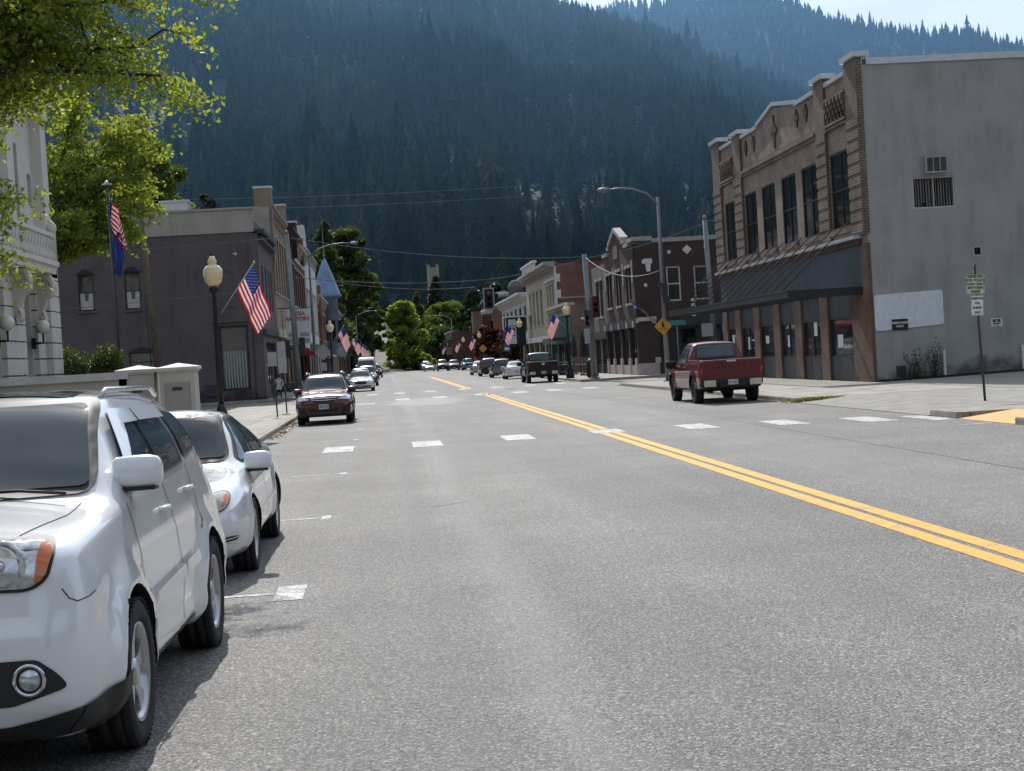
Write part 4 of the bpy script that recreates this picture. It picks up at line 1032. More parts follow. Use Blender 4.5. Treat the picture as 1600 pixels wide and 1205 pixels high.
# kerbs and pavements (real 0.13 m steps)
K=.13
def kerb(x0,x1,y0,y1,mat='kerb'):
    g=MB()
    L=max(x1-x0,y1-y0); n=max(1,int(L/3)); along=(y1-y0)>(x1-x0)
    for i in range(n):
        if along: g.box(x0,x1,y0+(y1-y0)*i/n+.006,y0+(y1-y0)*(i+1)/n-.006,-.2,K+.003)
        else: g.box(x0+(x1-x0)*i/n+.006,x0+(x1-x0)*(i+1)/n-.006,y0,y1,-.2,K+.003)
    return struct(g.build('kerb',mat,bevel=.02))
def walk(x0,x1,y0,y1): return struct(MB().box(x0,x1,y0,y1,-.2,K).build('pavement','walk'))
kerb(-3.45,-3.3,-15,76.5); walk(-7.2,-3.45,-15,76.5); kerb(-7.2,-3.45,76.5,76.65)
kerb(-3.45,-3.3,93.2,330); walk(-7.1,-3.45,93.2,330); kerb(-40,-3.45,93.05,93.2)
walk(-40,-7.1,93.2,94)
kerb(11.7,11.85,44.5,78.2); kerb(11.7,11.85,63,78.2,'kerbyellow') if False else None
walk(11.85,17.28,44.5,78.2); kerb(11.85,17.28,78.2,78.35)
kerb(11.7,11.85,94.5,330); walk(11.85,17.1,94.5,330); kerb(11.85,60,94.35,94.5); walk(17.1,60,94.5,97.4)
kerb(11.7,11.85,-15,28.6); kerb(11.7,11.85,31.6,33.2); walk(12.95,17.3,28.6,33.2); walk(11.85,17.3,-15,28.6); walk(11.85,12.95,31.6,33.2); kerb(11.85,13.2,33.2,33.35)
g=MB().add([(11.7,28.6,.006),(12.95,28.6,K-.002),(12.95,31.6,K-.002),(11.7,31.6,.006)],[(0,1,2,3)]); struct(g.build('kerb_ramp','tactile'))
g=MB(); ys=[36.35,37.4,40.4,43.4,44.5]
g.add([(11.7,33.35,.01),(11.7,44.5,.01),(13.4,44.5,K),(13.4,33.35,K),(17.3,44.5,K),(17.3,33.2,K)],[(0,3,2,1),(3,5,4,2)]); struct(g.build('driveway_apron','lot'))
g=MB(); n=12
for i in range(n+1):
    x=17.3+i*2.5
    for y in (-15,54.4): g.v.append((x,y,K+.004+max(0,(x-18))*.016+noise.noise(Vector((x,y,0)))*.0))
for i in range(n): g.f.append((2*i,2*i+2,2*i+3,2*i+1)); g.m.append(0); g.sm.append(False)
struct(g.build('parking_lot','lot',origin=(0,0,0)))
# dry weeds in the gutter by the driveway
# the old mining road climbing the slope at the end of the street
g=MB(); pr=[(-2.5,3.5,300,0.0),(-2.4,2.2,345,1.4),(-2.2,1.4,400,5.5),(-2.6,.7,460,10.5),(-3.2,-.3,540,17)]
for i in range(len(pr)-1):
    a,b=pr[i],pr[i+1]; g.add([(a[0],a[2],a[3]+.05),(a[1],a[2],a[3]+.05),(b[1],b[2],b[3]+.05),(b[0],b[2],b[3]+.05)],[(0,1,2,3)])
M['gravelroad']=simple('gravel_road',(.17,.155,.14),.95,var=.25,scale=.5)
struct(g.build('gravel_road','gravelroad',origin=(0,0,0)))
g=MB()
def bank_h(y): 
    return float(np.interp(y,[p[2] for p in pr],[p[3] for p in pr]))
for i in range(len(pr)-1):
    a,b=pr[i],pr[i+1]
    for s in ((-60,a[0],-60,b[0],6,0),(a[1],12,b[1],12,0,-3)):
        g.add([(s[0],a[2],a[3]+s[4]),(s[1],a[2],a[3]),(s[3],b[2],b[3]),(s[2],b[2],b[3]+s[4])] if s[4] else [(s[0],a[2],a[3]),(s[1],a[2],max(0,a[3]+s[5])),(s[3],b[2],max(0,b[3]+s[5])),(s[2],b[2],b[3])],[(0,1,2,3)])
struct(g.build('grass_bank','earth',origin=(0,0,0)))

# ------------------------------------------------------------------ right: the big tan brick building
def big_brick():
    Y0,Y1,X=54.6,79.0,17.3; F=Fc('-X',X)
    t=thing('brick_building','two-storey tan brick commercial building with metal coping and grey rendered side wall','building',(17.3,66.8,0))
    wins=[(56.08,58.6),(60.2,62.7),(63.65,65.95),(67.1,69.45),(70.5,72.7),(74.9,77.0)]
    ops=[(a,b,5.85,8.7) for a,b in wins]
    m=MB(); F.wall(m,Y0,Y1,5.1,10.95,ops,.12)
    # parapet with the shallow gable
    gb=[(Y0,10.95),(Y1,10.95),(Y1,11.45),(69.6,11.4),(69.3,11.45),(66.6,11.85),(63.3,11.4),(63.0,11.33),(Y0,11.3)]
    m.prism(gb,F.P,0,.4)
    m.build('street_wall','tan_brick',t)
    # belt course, end-bay panels, corbels
    m=MB()
    for k,(z,d) in enumerate(((9.55,.10),(9.68,.16),(9.82,.07))): F.box(m,60.1,72.8,z,z+.11,-d,.05)
    for a,b in ((56.0,58.68),(74.45,77.3)):
        F.box(m,a,b,9.6,9.72,-.1,.05); F.box(m,a,b,9.74,9.84,-.15,.05); F.box(m,a,b,10.72,10.82,-.14,.05)
    m.build('belt_course','tan_brick_trim',t)
    for a,b in ((56.0,58.68),(74.45,77.3)):
        m=MB(); n=6
        F.box(m,a,b,9.86,10.7,-.002,.02,1)
        for k in range(n):
            u=a+(b-a)*(k+.5)/n
            for j in range(4): F.box(m,u-.07-.01*j,u+.07+.01*j,9.9+j*.2,10.1+j*.2,-.06-.05*j,.02)
        m.build('corbel_panel',['tan_brick_trim','well'],t)
    # pilasters with rusticated blocks
    for a,b,zt in ((Y0-.05,55.95,11.68),(58.72,60.05,11.65),(72.85,74.4,11.62),(77.35,79.05,11.88)):
        m=MB(); F.box(m,a,b,5.42,zt,-.10,.12 if a<55 else .4)
        z=5.5
        while z<9.4: F.box(m,a-.02,b+.02,z,z+.3,-.135,.0); z+=.42
        m.build('pilaster','tan_brick_trim',t)
        m=MB(); F.box(m,a-.12,b+.12,zt,zt+.2,-.22,.4); m.build('coping','metal_coping',t,bevel=.015)
    m=MB()
    for a,b,z in ((56.07,58.6,11.3),(60.17,63.0,11.32),(69.6,72.73,11.36),(74.52,77.23,11.42)): F.box(m,a,b,z,z+.16,-.1,.5)
    for p,q in (((63.0,11.4),(66.6,11.9)),((66.6,11.9),(69.6,11.44))):
        m.prism([p,q,(q[0],q[1]+.17),(p[0],p[1]+.17)],F.P,-.1,.5)
    m.build('coping','metal_coping',t)
    m=MB(); m.box(17.6,34,Y0-.08,Y0+.4,11.4,11.63); m.build('coping','metal_coping',t)
    # cross-shaped brick ornaments
    for u in (61.5,62.9,70.4,71.9):
        m=MB(); F.box(m,u-.09,u+.09,10.45,11.15,-.05,.02); F.box(m,u-.27,u+.27,10.72,10.9,-.055,.02); F.box(m,u-.18,u+.18,10.6,11.02,-.045,.02); m.build('brick_cross','brown_brick',t)
    m=MB(); F.box(m,66.5,66.7,10.1,11.5,-.05,.02); F.box(m,66.1,67.1,10.75,10.93,-.055,.02); F.box(m,66.3,66.9,10.6,11.06,-.045,.02); m.build('brick_cross','brown_brick',t)
    # sills and windows
    m=MB()
    for a,b in wins: F.box(m,a-.15,b+.15,5.95,6.15,-.14,.1)
    m.build('window_sills','concrete',t) if False else None
    for a,b in wins:
        w=F.window(t,(a,b,5.85,8.7),'frame_dark','win',2,2,depth=.05,fw=.07)
        q=MB(); F.box(q,a-.12,b+.12,5.64,5.85,-.14,.1); q.build('sill','tan_brick_trim',w)
    # ledge, board panel behind the missing canopy, canopy frame with hanger rods
    m=MB(); F.box(m,Y0+.6,Y1,5.3,5.42,-.3,.05); F.box(m,Y0+.6,Y1,5.1,5.3,-.1,.05,1); m.build('ledge',['metal_coping','rustmetal'],t)
    m=MB(); F.box(m,55.3,Y1,3.45,5.1,-.025,.25); m.build('board_panel','bluegrey',t)
    m=MB(); 
    for u in (55.4,Y1): F.box(m,u-.06,u+.06,3.36,3.5,-2.7,0)
    F.box(m,55.4,Y1,3.34,3.56,-2.76,-2.7); F.box(m,55.4,Y1,3.56,3.6,-2.82,-2.66)
    k=56.9
    while k<Y1: F.box(m,k-.03,k+.03,3.38,3.48,-2.7,-.02); k+=1.63
    c=m.build('canopy_frame','steel_dark',t)
    m=MB(); F.box(m,55.46,57.4,3.5,3.53,-2.68,-.02); m.add([F.P(55.33,3.28,-2.76),F.P(55.33,3.58,-2.76),F.P(55.33,3.58,0),F.P(55.33,3.28,0)],[(0,1,2,3)]); m.build('canopy_sheet','awning_dark',c)
    for k in range(15):
        u=56.6+k*1.55
        m=MB(); a=F.P(u,3.56,-2.7); b=F.P(u-.0,5.95,-.1); m.tube([a,b],.027,6); m.build('hanger_rod','rustmetal',c)
    # ground-floor brick piers, shop windows, stall risers
    piers=[(54.565,56.8),(60.0,61.1),(63.9,65.0),(67.5,68.6),(71.2,72.3),(75.0,76.1),(78.0,79.0)]
    for a,b in piers:
        m=MB(); F.box(m,a,b,.1,3.44,-.03,.1 if a<55 else .3)
        if a<55: F.box(m,a,55.28,3.44,5.1,-.03,.1)
        m.build('pier','red_pier',t)
    for i in range(len(piers)-1):
        a,b=piers[i][1],piers[i+1][0]
        m=MB(); F.box(m,a,b,.1,1.02,.06,.3); m.build('stall_riser','darkpanel',t)
        m=MB(); F.box(m,a,b,2.55,3.44,.06,.3); m.build('transom_panel','darkpanel',t)
        glass_front(F,t,a,b,1.02,2.55,2 if i in (1,2,4) else 1)
    # posters and notices in the windows
    m=MB()
    for u,z,w,h in ((62.0,1.9,.5,.6),(66.3,1.5,.4,.5),(70.0,1.7,.6,.35),(73.6,1.45,.5,.6),(77.0,1.8,.5,.4),(58.5,1.4,.7,.5)): F.box(m,u,u+w,z,z+h,.098,.105)
    m.build('window_notice','signwhite',t)
    # grey side wall and the body behind
    G=Fc('-Y',Y0-.014)
    m=MB(); ops=[(19.05,20.6,6.2,7.32),(21.15,21.47,4.42,4.75)]
    G.wall(m,17.33,34,.05,11.4,ops,.2); m.build('side_wall','grey_wall',t)
    m=MB(); m.box(17.75,34,Y0+.42,Y1-.02,.05,10.8); m.build('rear_block','roofing',t)
    # crack repairs / mortar ghost lines
    w=G.window(t,ops[0],'frame_white','well',2,1,depth=.06,fw=.05)
    q=random.Random(4)
    for u0,u1 in ((19.12,19.78),(19.86,20.52)):
        m=MB(); n=22
        vs=[]
        for k in range(n+1):
            u=u0+(u1-u0)*k/n; d=.085+.035*math.sin(k*1.9+q.random())
            vs+= [G.P(u,6.27+(.25 if u0<19.5 and 8<k<15 else 0)*q.random(),d),G.P(u+q.uniform(-.01,.01),7.24,d)]
        m.add(vs,[(2*k,2*k+2,2*k+3,2*k+1) for k in range(n)],0,True); m.build('curtain','curtain',w)
    m=MB(); G.box(m,19.46,20.26,7.42,8.02,-.34,.02,0); 
    for k in range(3): G.box(m,19.52+k*.245,19.72+k*.245,7.48,7.96,-.352,-.341,1)
    a=m.build('air_conditioner',['signback','steel_dark'],t)
    w=G.window(t,ops[1],'frame_white','well',1,1,depth=.03,fw=.03,name='wall_vent')
    m=MB(); G.box(m,18.1,18.45,.26,.66,-.02,.03,0)
    for k in range(6): G.box(m,18.13,18.42,.29+k*.058,.31+k*.058,-.03,-.021,1)
    m.build('foundation_vent',['rustmetal','steel_dark'],t)
    for u in (19.85,22.75):
        m=MB(); G.box(m,u-.045,u+.045,.12,1.14,-.12,-.03); m.build('downpipe_stub','whitebar',t)
    return t
big_brick()
# signs fixed to the grey wall
G=Fc('-Y',54.6)
m=MB(); m.prism(rnd_poly([(17.42,1.93),(19.93,2.05),(19.93,3.28),(17.42,3.22)],.12),G.P,-.05,-.005)
o=m.build('wall_board','signwhite'); tag(o,'big blank white board with clipped corners on the grey side wall','sign')
t=thing('parking_sign','small black OWNERS PARKING ONLY sign overlapping the white board','sign',(18.3,54.55,1.96))
m=MB(); G.box(m,18.02,18.6,1.93,2.32,-.07,-.052); m.build('sign_plate','signblack',t)
text_mesh('OWNERS PARKING\nONLY',.105,'sign_lettering','signwhite',t,frame_mtx((18.31,54.525,2.125),(1,0,0),(0,0,1)),t['_o'],line=1.15,bold=.004)
t=thing('no_parking_sign','tiny black and white NO PARKING plate low on the grey wall','sign',(21.9,54.58,1.85))
m=MB(); G.box(m,21.66,22.08,1.86,2.14,-.02,-.004); m.build('sign_plate','signwhite',t)
m=MB(); G.box(m,21.73,22.01,1.93,2.11,-.026,-.021); m.build('sign_panel','signblack',t)
text_mesh('NO\nPARKING',.062,'sign_lettering','signwhite',t,frame_mtx((21.87,54.571,2.02),(1,0,0),(0,0,1)),t['_o'],line=1.1,bold=.003)
text_mesh('AREA',.05,'sign_lettering','signblack',t,frame_mtx((21.87,54.577,1.895),(1,0,0),(0,0,1)),t['_o'])

# ------------------------------------------------------------------ generic street-front building
def shopfront(name,label,side,X,Y0,Y1,H,wall,wins=(),floors=((5.5,8.5),),frame='frame_dark',cornice=None,depth=14,shop=3.4,shopmat='darkpanel',sidewall=None,bays=3,corn_d=.4,piers=None,sidetop=None,side_ops=(),cat='building',nwin=None,roofdetail=None,nx=1):
    F=Fc('-X' if side>0 else '+X',X)
    t=thing(name,label,cat,(X,(Y0+Y1)/2,0))
    if nwin:
        w=(Y1-Y0)/nwin; wins=[(Y0+w*(i+.5)-w*.3,Y0+w*(i+.5)+w*.3) for i in range(nwin)]
    ops=[(a,b,c,d) for a,b in wins for c,d in floors]
    m=MB(); F.wall(m,Y0,Y1,shop,H,ops,.3); m.build('street_wall',wall,t)
    for o_ in ops:
        w=F.window(t,o_,frame,'win',nx,2,depth=.16,fw=.07)
        q=MB(); F.box(q,o_[0]-.1,o_[1]+.1,o_[2]-.16,o_[2],-.1,.1); F.box(q,o_[0]-.1,o_[1]+.1,o_[3],o_[3]+.2,-.07,.1); q.build('sill','concrete',w)
    # shop level
    w=(Y1-Y0)/bays
    m=MB()
    for i in range(bays+1):
        u=Y0+w*i; F.box(m,max(Y0,u-.25),min(Y1,u+.25),.1,shop-.55,-.06,.3)
    m.build('shop_pier',piers or wall,t)
    m=MB(); F.box(m,Y0,Y1,shop-.55,shop,-.15,.3); m.build('fascia',shopmat,t)
    for i in range(bays):
        a,b=Y0+w*i+.25,Y0+w*(i+1)-.25
        glass_front(F,t,a,b,.7,shop-.55,2); 
        m=MB(); F.box(m,a,b,.1,.7,.1,.3); m.build('stall_riser',shopmat,t)
    a=F.P(Y0,.1,.32); b=F.P(Y1,H-.4,depth); m=MB(); m.box(a[0],b[0],Y0+(.4 if sidewall else .02),Y1-.02,.1,H-.4); m.build('roof_block','roofing',t)
    G=Fc('-Y',Y0)
    x0,x1=sorted((X,X+math.copysign(depth,side)))
    if sidewall:
        G=Fc('-Y',Y0-.012); m=MB(); G.wall(m,x0,x1,.05,sidetop or H,list(side_ops),.25); m.build('side_wall',sidewall,t)
    if cornice:
        m=MB(); F.box(m,Y0-.02,Y1+.02,H-.05,H+.18,-corn_d,.35); F.box(m,Y0,Y1,H-.28,H-.05,-corn_d*.6,.05); F.box(m,Y0,Y1,H-.8,H-.68,-.12,.05)
        n=int((Y1-Y0)/.9)
        for k in range(n):
            u=Y0+(k+.5)*(Y1-Y0)/n; F.box(m,u-.12,u+.12,H-.66,H-.28,-corn_d*.45,.05)
        m.build('cornice',cornice,t)
    return t,F
# dark brown corner building with white trim
def brown_corner():
    X,Y0,Y1=15.9,97.5,111
    G=Fc('-Y',Y0); ops=[(17.9,18.8,4.65,6.85),(19.65,20.6,4.65,6.8),(22.1,23.0,4.6,6.8)]
    t,F=shopfront('brick_building','dark brown brick corner building with pale stepped parapet and diamond ornaments',1,X,Y0,Y1,8.35,'brown_brick',wins=[(99.0,99.9),(100.3,101.2),(103.3,104.2),(104.6,105.5),(107.6,108.5),(108.9,109.8)],floors=((4.75,7.0),),frame='frame_white',bays=4,shop=3.7,shopmat='darkpanel',depth=16,piers='brown_brick',
        sidewall='brown_brick',side_ops=ops+[(17.2,19.6,1.0,2.9),(20.1,21.3,.2,2.9),(22.3,27,.9,2.9)])
    for o_ in ops:
        w=G.window(t,o_,'frame_white','win',1,2,depth=.1,fw=.1)
    for o_ in ((17.2,19.6,1.0,2.9),(20.1,21.3,.2,2.9),(22.3,27,.9,2.9)): G.window(t,o_,'frame_dark','win',2,1,depth=.2,name='shop_window')
    # stepped pale coping on both faces with the gable over the street front
    m=MB()
    for a,b,z in ((X-.08,17.1,8.55),(17.1,31,8.4)): G.box(m,a,b,z,z+.26,-.1,.35)
    for a,b,z in ((97.45,99.2,8.55),(99.2,101,8.35),(101,101.9,8.7),(107.8,108.6,8.7),(108.6,111,8.35)): F.box(m,a,b,z,z+.24,-.11,.4)
    for (p,q) in (((101.9,8.9),(104.9,9.75)),((104.9,9.75),(107.8,8.9))): m.prism([p,q,(q[0],q[1]+.26),(p[0],p[1]+.26)],F.P,-.12,.4)
    m.build('parapet_coping','concrete',t)
    m=MB(); m.prism([(101.9,8.34),(107.8,8.34),(107.8,8.9),(104.9,9.75),(101.9,8.9)],F.P,0,.35); m.build('gable','brown_brick',t)
    m=MB(); F.box(m,103.9,105.9,7.9,8.8,-.06,.02); m.build('date_panel','patio_brick',t)
    m=MB()
    def dia(cx,cz,s): m.prism([(cx-s,cz),(cx,cz-s),(cx+s,cz),(cx,cz+s)],G.P,-.04,.02)
    dia(19.3,7.85,.3)
    for cx,cz in ((18.15,7.75),(20.5,7.95),(16.55,5.75)): G.box(m,cx-.1,cx+.1,cz-.1,cz+.1,-.04,.02)
    m.prism([(16.5,7.4),(17.05,7.4),(17.05,7.1),(16.95,7.1),(16.9,6.6),(16.65,6.6),(16.6,7.1),(16.4,7.1),(16.4,7.3)],G.P,-.05,.02)
    for u in (98.4,102.2,106.5,110.4): F.box(m,u-.08,u+.08,6.0,7.4,-.06,.02); F.box(m,u-.2,u+.2,7.0,7.3,-.06,.02)
    G.box(m,15.9,17.1,3.5,3.75,-.1,.05); F.box(m,97.4,97.9,3.4,3.7,-.1,.05)
    m.build('stone_ornament','white_trim',t)
    m=MB()
    for u in (98.1,100.7,104.2,107.6,110.6): F.box(m,u-.28,u+.28,3.15,3.55,-.22,-.07); 
    m.build('pier_capital','concrete',t)
    M['dulltrim']=simple('dull_stone_trim',(.40,.37,.34),.8,var=.2)
    M['pinkstone']=simple('pink_stone',(.42,.36,.35),.8)
    m=MB(); 
    for u in (98.1,100.7,104.2,107.6,110.6): F.box(m,u-.34,u+.34,.1,1.2,-.14,.0)
    F.box(m,97.5,111,.1,.75,-.08,-.0); G.box(m,15.82,17.15,.1,.85,-.09,-.002); G.box(m,16.9,17.25,.85,1.2,-.1,-.004)
    m.build('stone_base','pinkstone',t)
    m=MB(); G.box(m,18.6,26,3.05,3.75,-.12,.0); m.build('sign_band','steel_dark',t)
brown_corner()
t,F=shopfront('brick_building','narrow grey brick building left of the dark brown corner building',1,15.95,111.02,118,8.0,'grey_brick',wins=[(112.6,114.0),(114.6,116)],floors=((4.3,6.9),),bays=2,shop=3.2,depth=15,cornice=None)
# brown brick single-storey building with a teal front
t,F=shopfront('brick_building','low patio-side brick building with teal boarded front and small cream cornice',1,15.4,128,144,5.75,'teal',nwin=0,wins=(),bays=3,shop=3.2,shopmat='teal',depth=12,sidewall='patio_brick',cornice='cream',corn_d=.5,piers='teal')
G=Fc('-Y',128)
m=MB(); G.box(m,16.2,17.1,4.45,4.65,-.15,.1); G.box(m,17.9,27.4,5.75,5.95,-.06,.3); m.build('lintel_band','white_trim',t)
G.window(t,(18.3,19.2,2.6,3.6),'frame_dark','win',1,2,depth=-.03,name='window')
m=MB(); F.box(m,131,137,2.9,3.1,-1.5,0); m.prism([(131,2.6),(137,2.6),(137,3.1),(131,3.1)],F.P,-1.55,-1.5); m.build('awning','awning_dark',t)
# tall red brick block with ornate tan and white street front
t,F=shopfront('brick_building','tall red brick side wall with tan and white ornate front and heavy cornice',1,16.2,145.5,175,10.2,'cream',wins=[(147,148.6),(149.4,151),(152,153.4),(158,160.4),(162,164.4),(166,168.4),(170,172.4)],floors=((4.8,8.3),),bays=5,shop=3.6,shopmat='white_trim',depth=13,sidewall='red_brick',cornice='concrete',corn_d=1.0,piers='cream',frame='frame_white')
m=MB()
for k in range(9):
    z=3.2+k*.75; m.box(16.14,16.34+(.35 if k%2 else 0),145.35,145.5,z,z+.74)
F.box(m,145.6,153.8,8.7,8.95,-.2,.05); F.box(m,145.6,153.8,3.7,4.1,-.25,.05)
m.build('quoins','white_trim',t)
m=MB(); 
for k in range(12): F.box(m,160+k*1.1,160.3+k*1.1,10.4,11.2,-.6,-.3)
F.box(m,159.5,173.5,11.2,11.4,-.7,-.2); m.build('roof_balustrade','white_trim',t)
G=Fc('-Y',145.5); m=MB(); G.box(m,16.4,29.2,6.85,7.0,-.08,.0); G.box(m,16.3,29.2,10.2,10.4,-.05,.3,1); m.build('string_course',['concrete','brown_brick'],t)
t,F=shopfront('stone_building','pale ornate two-storey building with small cupola beyond the tan front',1,16.3,176,214,8.7,'white_stone',nwin=6,floors=((4.6,7.3),),bays=5,shop=3.6,shopmat='concrete',depth=13,cornice='white_trim',corn_d=1.1,frame='frame_dark')
m=MB(); m.lathe([(.9,8.9),(.9,9.9),(1.05,10.0),(.9,10.2),(.75,10.6),(.4,10.9),(.001,11.0)],(16.3,190,0),'z',14); m.build('cupola','roofing',t)
t,F=shopfront('brick_building','tall plain red brick building with dark end wall in the distance on the right',1,16.6,236,262,9.3,'red_brick',nwin=4,floors=((4.6,7.3),),bays=3,depth=20,sidewall='red_brick',cornice='white_trim')
t,F=shopfront('brick_building','small brick shop with white-capped parapet in the distance',1,15.2,240,262,8.4,'red_brick',nwin=3,floors=((4.6,6.9),),bays=2,depth=1.3,sidewall='red_brick',cornice='white_trim')
t,F=shopfront('brick_building','low dark brick building with flat roof at the far right bend',1,11.9,275,300,6.6,'maroon_brick',nwin=4,floors=((3.9,5.4),),bays=3,shop=3.2,depth=14,sidewall='maroon_brick',cornice='concrete')
o=MB().box(13.6,14.9,238,240,.0,8.8).build('chimney_stack','patio_brick'); tag(o,'square tan brick chimney stack standing at the kerb in the distance','chimney')
m=MB(); m.box(14.4,17.2,238.5,240,3.5,3.9); m.box(14.9,15.3,238,238.4,3.9,6.8); o=m.build('shop_canopy','concrete'); tag(o,'pale flat canopy beside the distant brick stack','canopy')
# dark domed rooftop
m=MB(); m.lathe([(4.2,0),(4.2,1),(3.7,1.8),(2.8,2.5),(1.6,3.0),(.8,3.2),(.001,3.25)],(20.6,268,9.6),'z',22); m.box(16.8,24.5,262.1,275,6,10.2); m.box(18.5,19.5,262,263,10.2,12.4); o=m.build('domed_roof','darkroof'); tag(o,'dark rounded rooftop rising behind the distant red brick building','roof')

# ------------------------------------------------------------------ left row
def left_corner():
    G=Fc('-Y',94.); X=-7.1
    t=thing('painted_building','dark brown painted brick corner building with pale parapet band and arched windows','building',(-14,94,0))
    wins=[(-17.7,-16.8,5.95,8.1),(-15.0,-14.1,5.9,8.1)]
    ops=wins+[(-15.0,-13.4,2.2,3.35),(-9.7,-8.0,.75,4.6)]
    m=MB(); G.wall(m,-30,X-.012,.05,10.1,ops,.22); m.build('side_wall','purple_brown',t)
    m=MB(); G.box(m,-30,X-.2,10.1,11.45,-.05,.4); G.box(m,-30,X-.15,11.45,11.58,-.12,.5); m.build('parapet_band','band_grey',t)
    for o_ in wins+[ops[2]]:
        w=G.window(t,o_,'frame_dark','win',1,2,depth=.1,fw=.07)
        a,b,c,d=o_; n=10; pts=[(a,d-.004)]+[(a+(b-a)*k/n,d+.22*math.sin(math.pi*k/n)) for k in range(n+1)]+[(b,d-.004)]
        q=MB(); q.prism([(a,d)]+[(a+(b-a)*k/n,d+.22*math.sin(math.pi*k/n)) for k in range(1,n)]+[(b,d)],G.P,-.015,.05); q.build('arch_head','frame_dark',w)
        q=MB(); ar=[(a-.12+(b-a+.24)*k/n,d+.36*math.sin(math.pi*k/n)) for k in range(n+1)]
        for k in range(n): q.beam(G.P(*ar[k],-.02),G.P(*ar[k+1],-.02),.12,.09)
        G.box(q,a-.1,b+.1,c-.14,c,-.08,.05); q.build('window_surround','purple_brown',w)
        if c>5:
            q=MB(); vs=[]
            for k in range(17):
                u=a+.08+(b-a-.16)*k/16; vs+=[G.P(u,c+.08,.105+.012*math.sin(k*1.7)),G.P(u,(c+d)/2+(.0 if abs(k-8)>2 else -.5),.105+.012*math.sin(k*1.7))]
            q.add(vs,[(2*k,2*k+2,2*k+3,2*k+1) for k in range(16)],0,True); q.build('curtain','frame_white',w)
    w=G.window(t,ops[3],'frame_dark','win',1,1,depth=.12,fw=.12,name='shop_window')
    q=MB(); vs=[]
    for k in range(41):
        u=-9.56+1.42*k/40; vs+=[G.P(u,.9,.135+.012*math.sin(k*1.3)),G.P(u,3.1,.135+.012*math.sin(k*1.3))]
    q.add(vs,[(2*k,2*k+2,2*k+3,2*k+1) for k in range(40)],0,True); M['palecurtain']=simple('pale_curtain',(.30,.34,.31),.9,var=.25,scale=14); q.build('curtain','palecurtain',w)
    # blocked windows as shallow recesses, pilaster trims round the corner shop
    m=MB()
    G.box(m,-9.5,-8.6,5.7,5.85,-.05,.02); G.box(m,X-.55,X,.1,9.9,-.07,.02); G.box(m,-9.95,-9.72,.1,4.9,-.08,.02); G.box(m,-7.98,-7.75,.1,4.9,-.08,.02); G.box(m,-10.1,X,4.8,5.0,-.12,.02)
    n=8; ar=[(-9.5+.9*k/n,7.6+.3*math.sin(math.pi*k/n)) for k in range(n+1)]
    for k in range(n): m.beam(G.P(*ar[k],-.01),G.P(*ar[k+1],-.01),.08,.07)
    for u in (-9.5,-8.6): G.box(m,u-.03,u+.03,5.8,7.6,-.03,.02)
    m.build('wall_trim','purple_brown',t)
    F=Fc('+X',X); m=MB(); ops=[(95.6,96.9,5.6,8.2),(98.2,99.5,5.6,8.2),(100.8,102.1,5.6,8.2),(103,104.2,5.6,8.2),(95.5,104.3,.9,3.6)]
    F.wall(m,94.02,105,.1,10.1,ops,.25); m.build('street_wall','purple_brown',t)
    for o_ in ops[:4]: F.window(t,o_,'frame_white','win',1,2)
    F.window(t,ops[4],'frame_dark','win',5,1,name='shop_window')
    m=MB(); F.box(m,94,105,9.6,9.8,-.3,.05); F.box(m,94,105,10.0,10.25,-.4,.3); F.box(m,94,105,4.0,4.3,-.2,.05); m.build('cornice','steel_dark',t)
    m=MB(); m.box(-29.9,X-.35,94.4,104.9,.1,11.0); m.build('roof_block','roofing',t)
    m=MB(); m.box(-12.9,-11.3,96,98,11.6,12.3); m.box(-13.0,-11.2,95.9,98.1,12.3,12.4); m.build('roof_unit','metal_coping',t)
    m=MB(); m.tube([G.P(-8.6,8.85,0),G.P(-8.45,8.8,-.3)],.03,6); m.lathe([(.05,0),(.09,.15),(.001,.16)],(-8.4,93.6,8.72),'z',10); m.build('floodlight','whitebar',t)
    m=MB(); m.box(-10.7,-9.9,93.75,94,.5,1.2); m.build('meter_box','steel_dark',t)
left_corner()
t,F=shopfront('brick_building','tan brick building with six tall narrow upper windows and brick piers above its roofline',-1,-7.05,105.02,121,12.7,'ltan',nwin=6,floors=((7.1,10.9),),bays=3,shop=4.6,shopmat='cream',depth=18,sidewall='concrete',cornice='ltan',corn_d=.3,frame='frame_dark')
m=MB()
for y,z in ((105.1,13.9),(119.9,14.2)): m.box(-8.0,-6.85,y,y+1.1,9,z,0); m.box(-8.05,-6.8,y-.05,y+1.15,z,z+.15,1)
m.build('roof_pier',['ltan','white_trim'],t)
t,F=shopfront('brick_building','dark brown brick building with bracketed cornice next to the tan one',-1,-7.1,121.02,132,12.6,'brown_brick',nwin=4,floors=((7.,10.4),),bays=2,shop=4.4,shopmat='steel_dark',depth=18,sidewall='brown_brick',cornice='brown_brick',corn_d=.7)
m=MB(); m.box(-8.1,-6.7,131,131.9,11,13.9,0); m.box(-8.2,-6.6,130.9,132,13.9,14.05,1); m.build('roof_pier',['brown_brick','white_trim'],t)
t,F=shopfront('brick_building','maroon brick building with pale bands in the left row',-1,-7.1,132.02,149,12.1,'maroon_brick',nwin=5,floors=((7.,10.2),),bays=3,shop=4.2,shopmat='white_trim',depth=18,cornice='cream',corn_d=.6)
m=MB(); m.box(-8.1,-6.7,141,142,11,13.4,0); m.box(-8.2,-6.6,140.9,142.1,13.4,13.6,1); F.box(m,132,149,6.1,6.35,-.2,.05,1); F.box(m,132,149,10.9,11.1,-.15,.05,1); m.build('roof_pier',['maroon_brick','white_trim'],t)
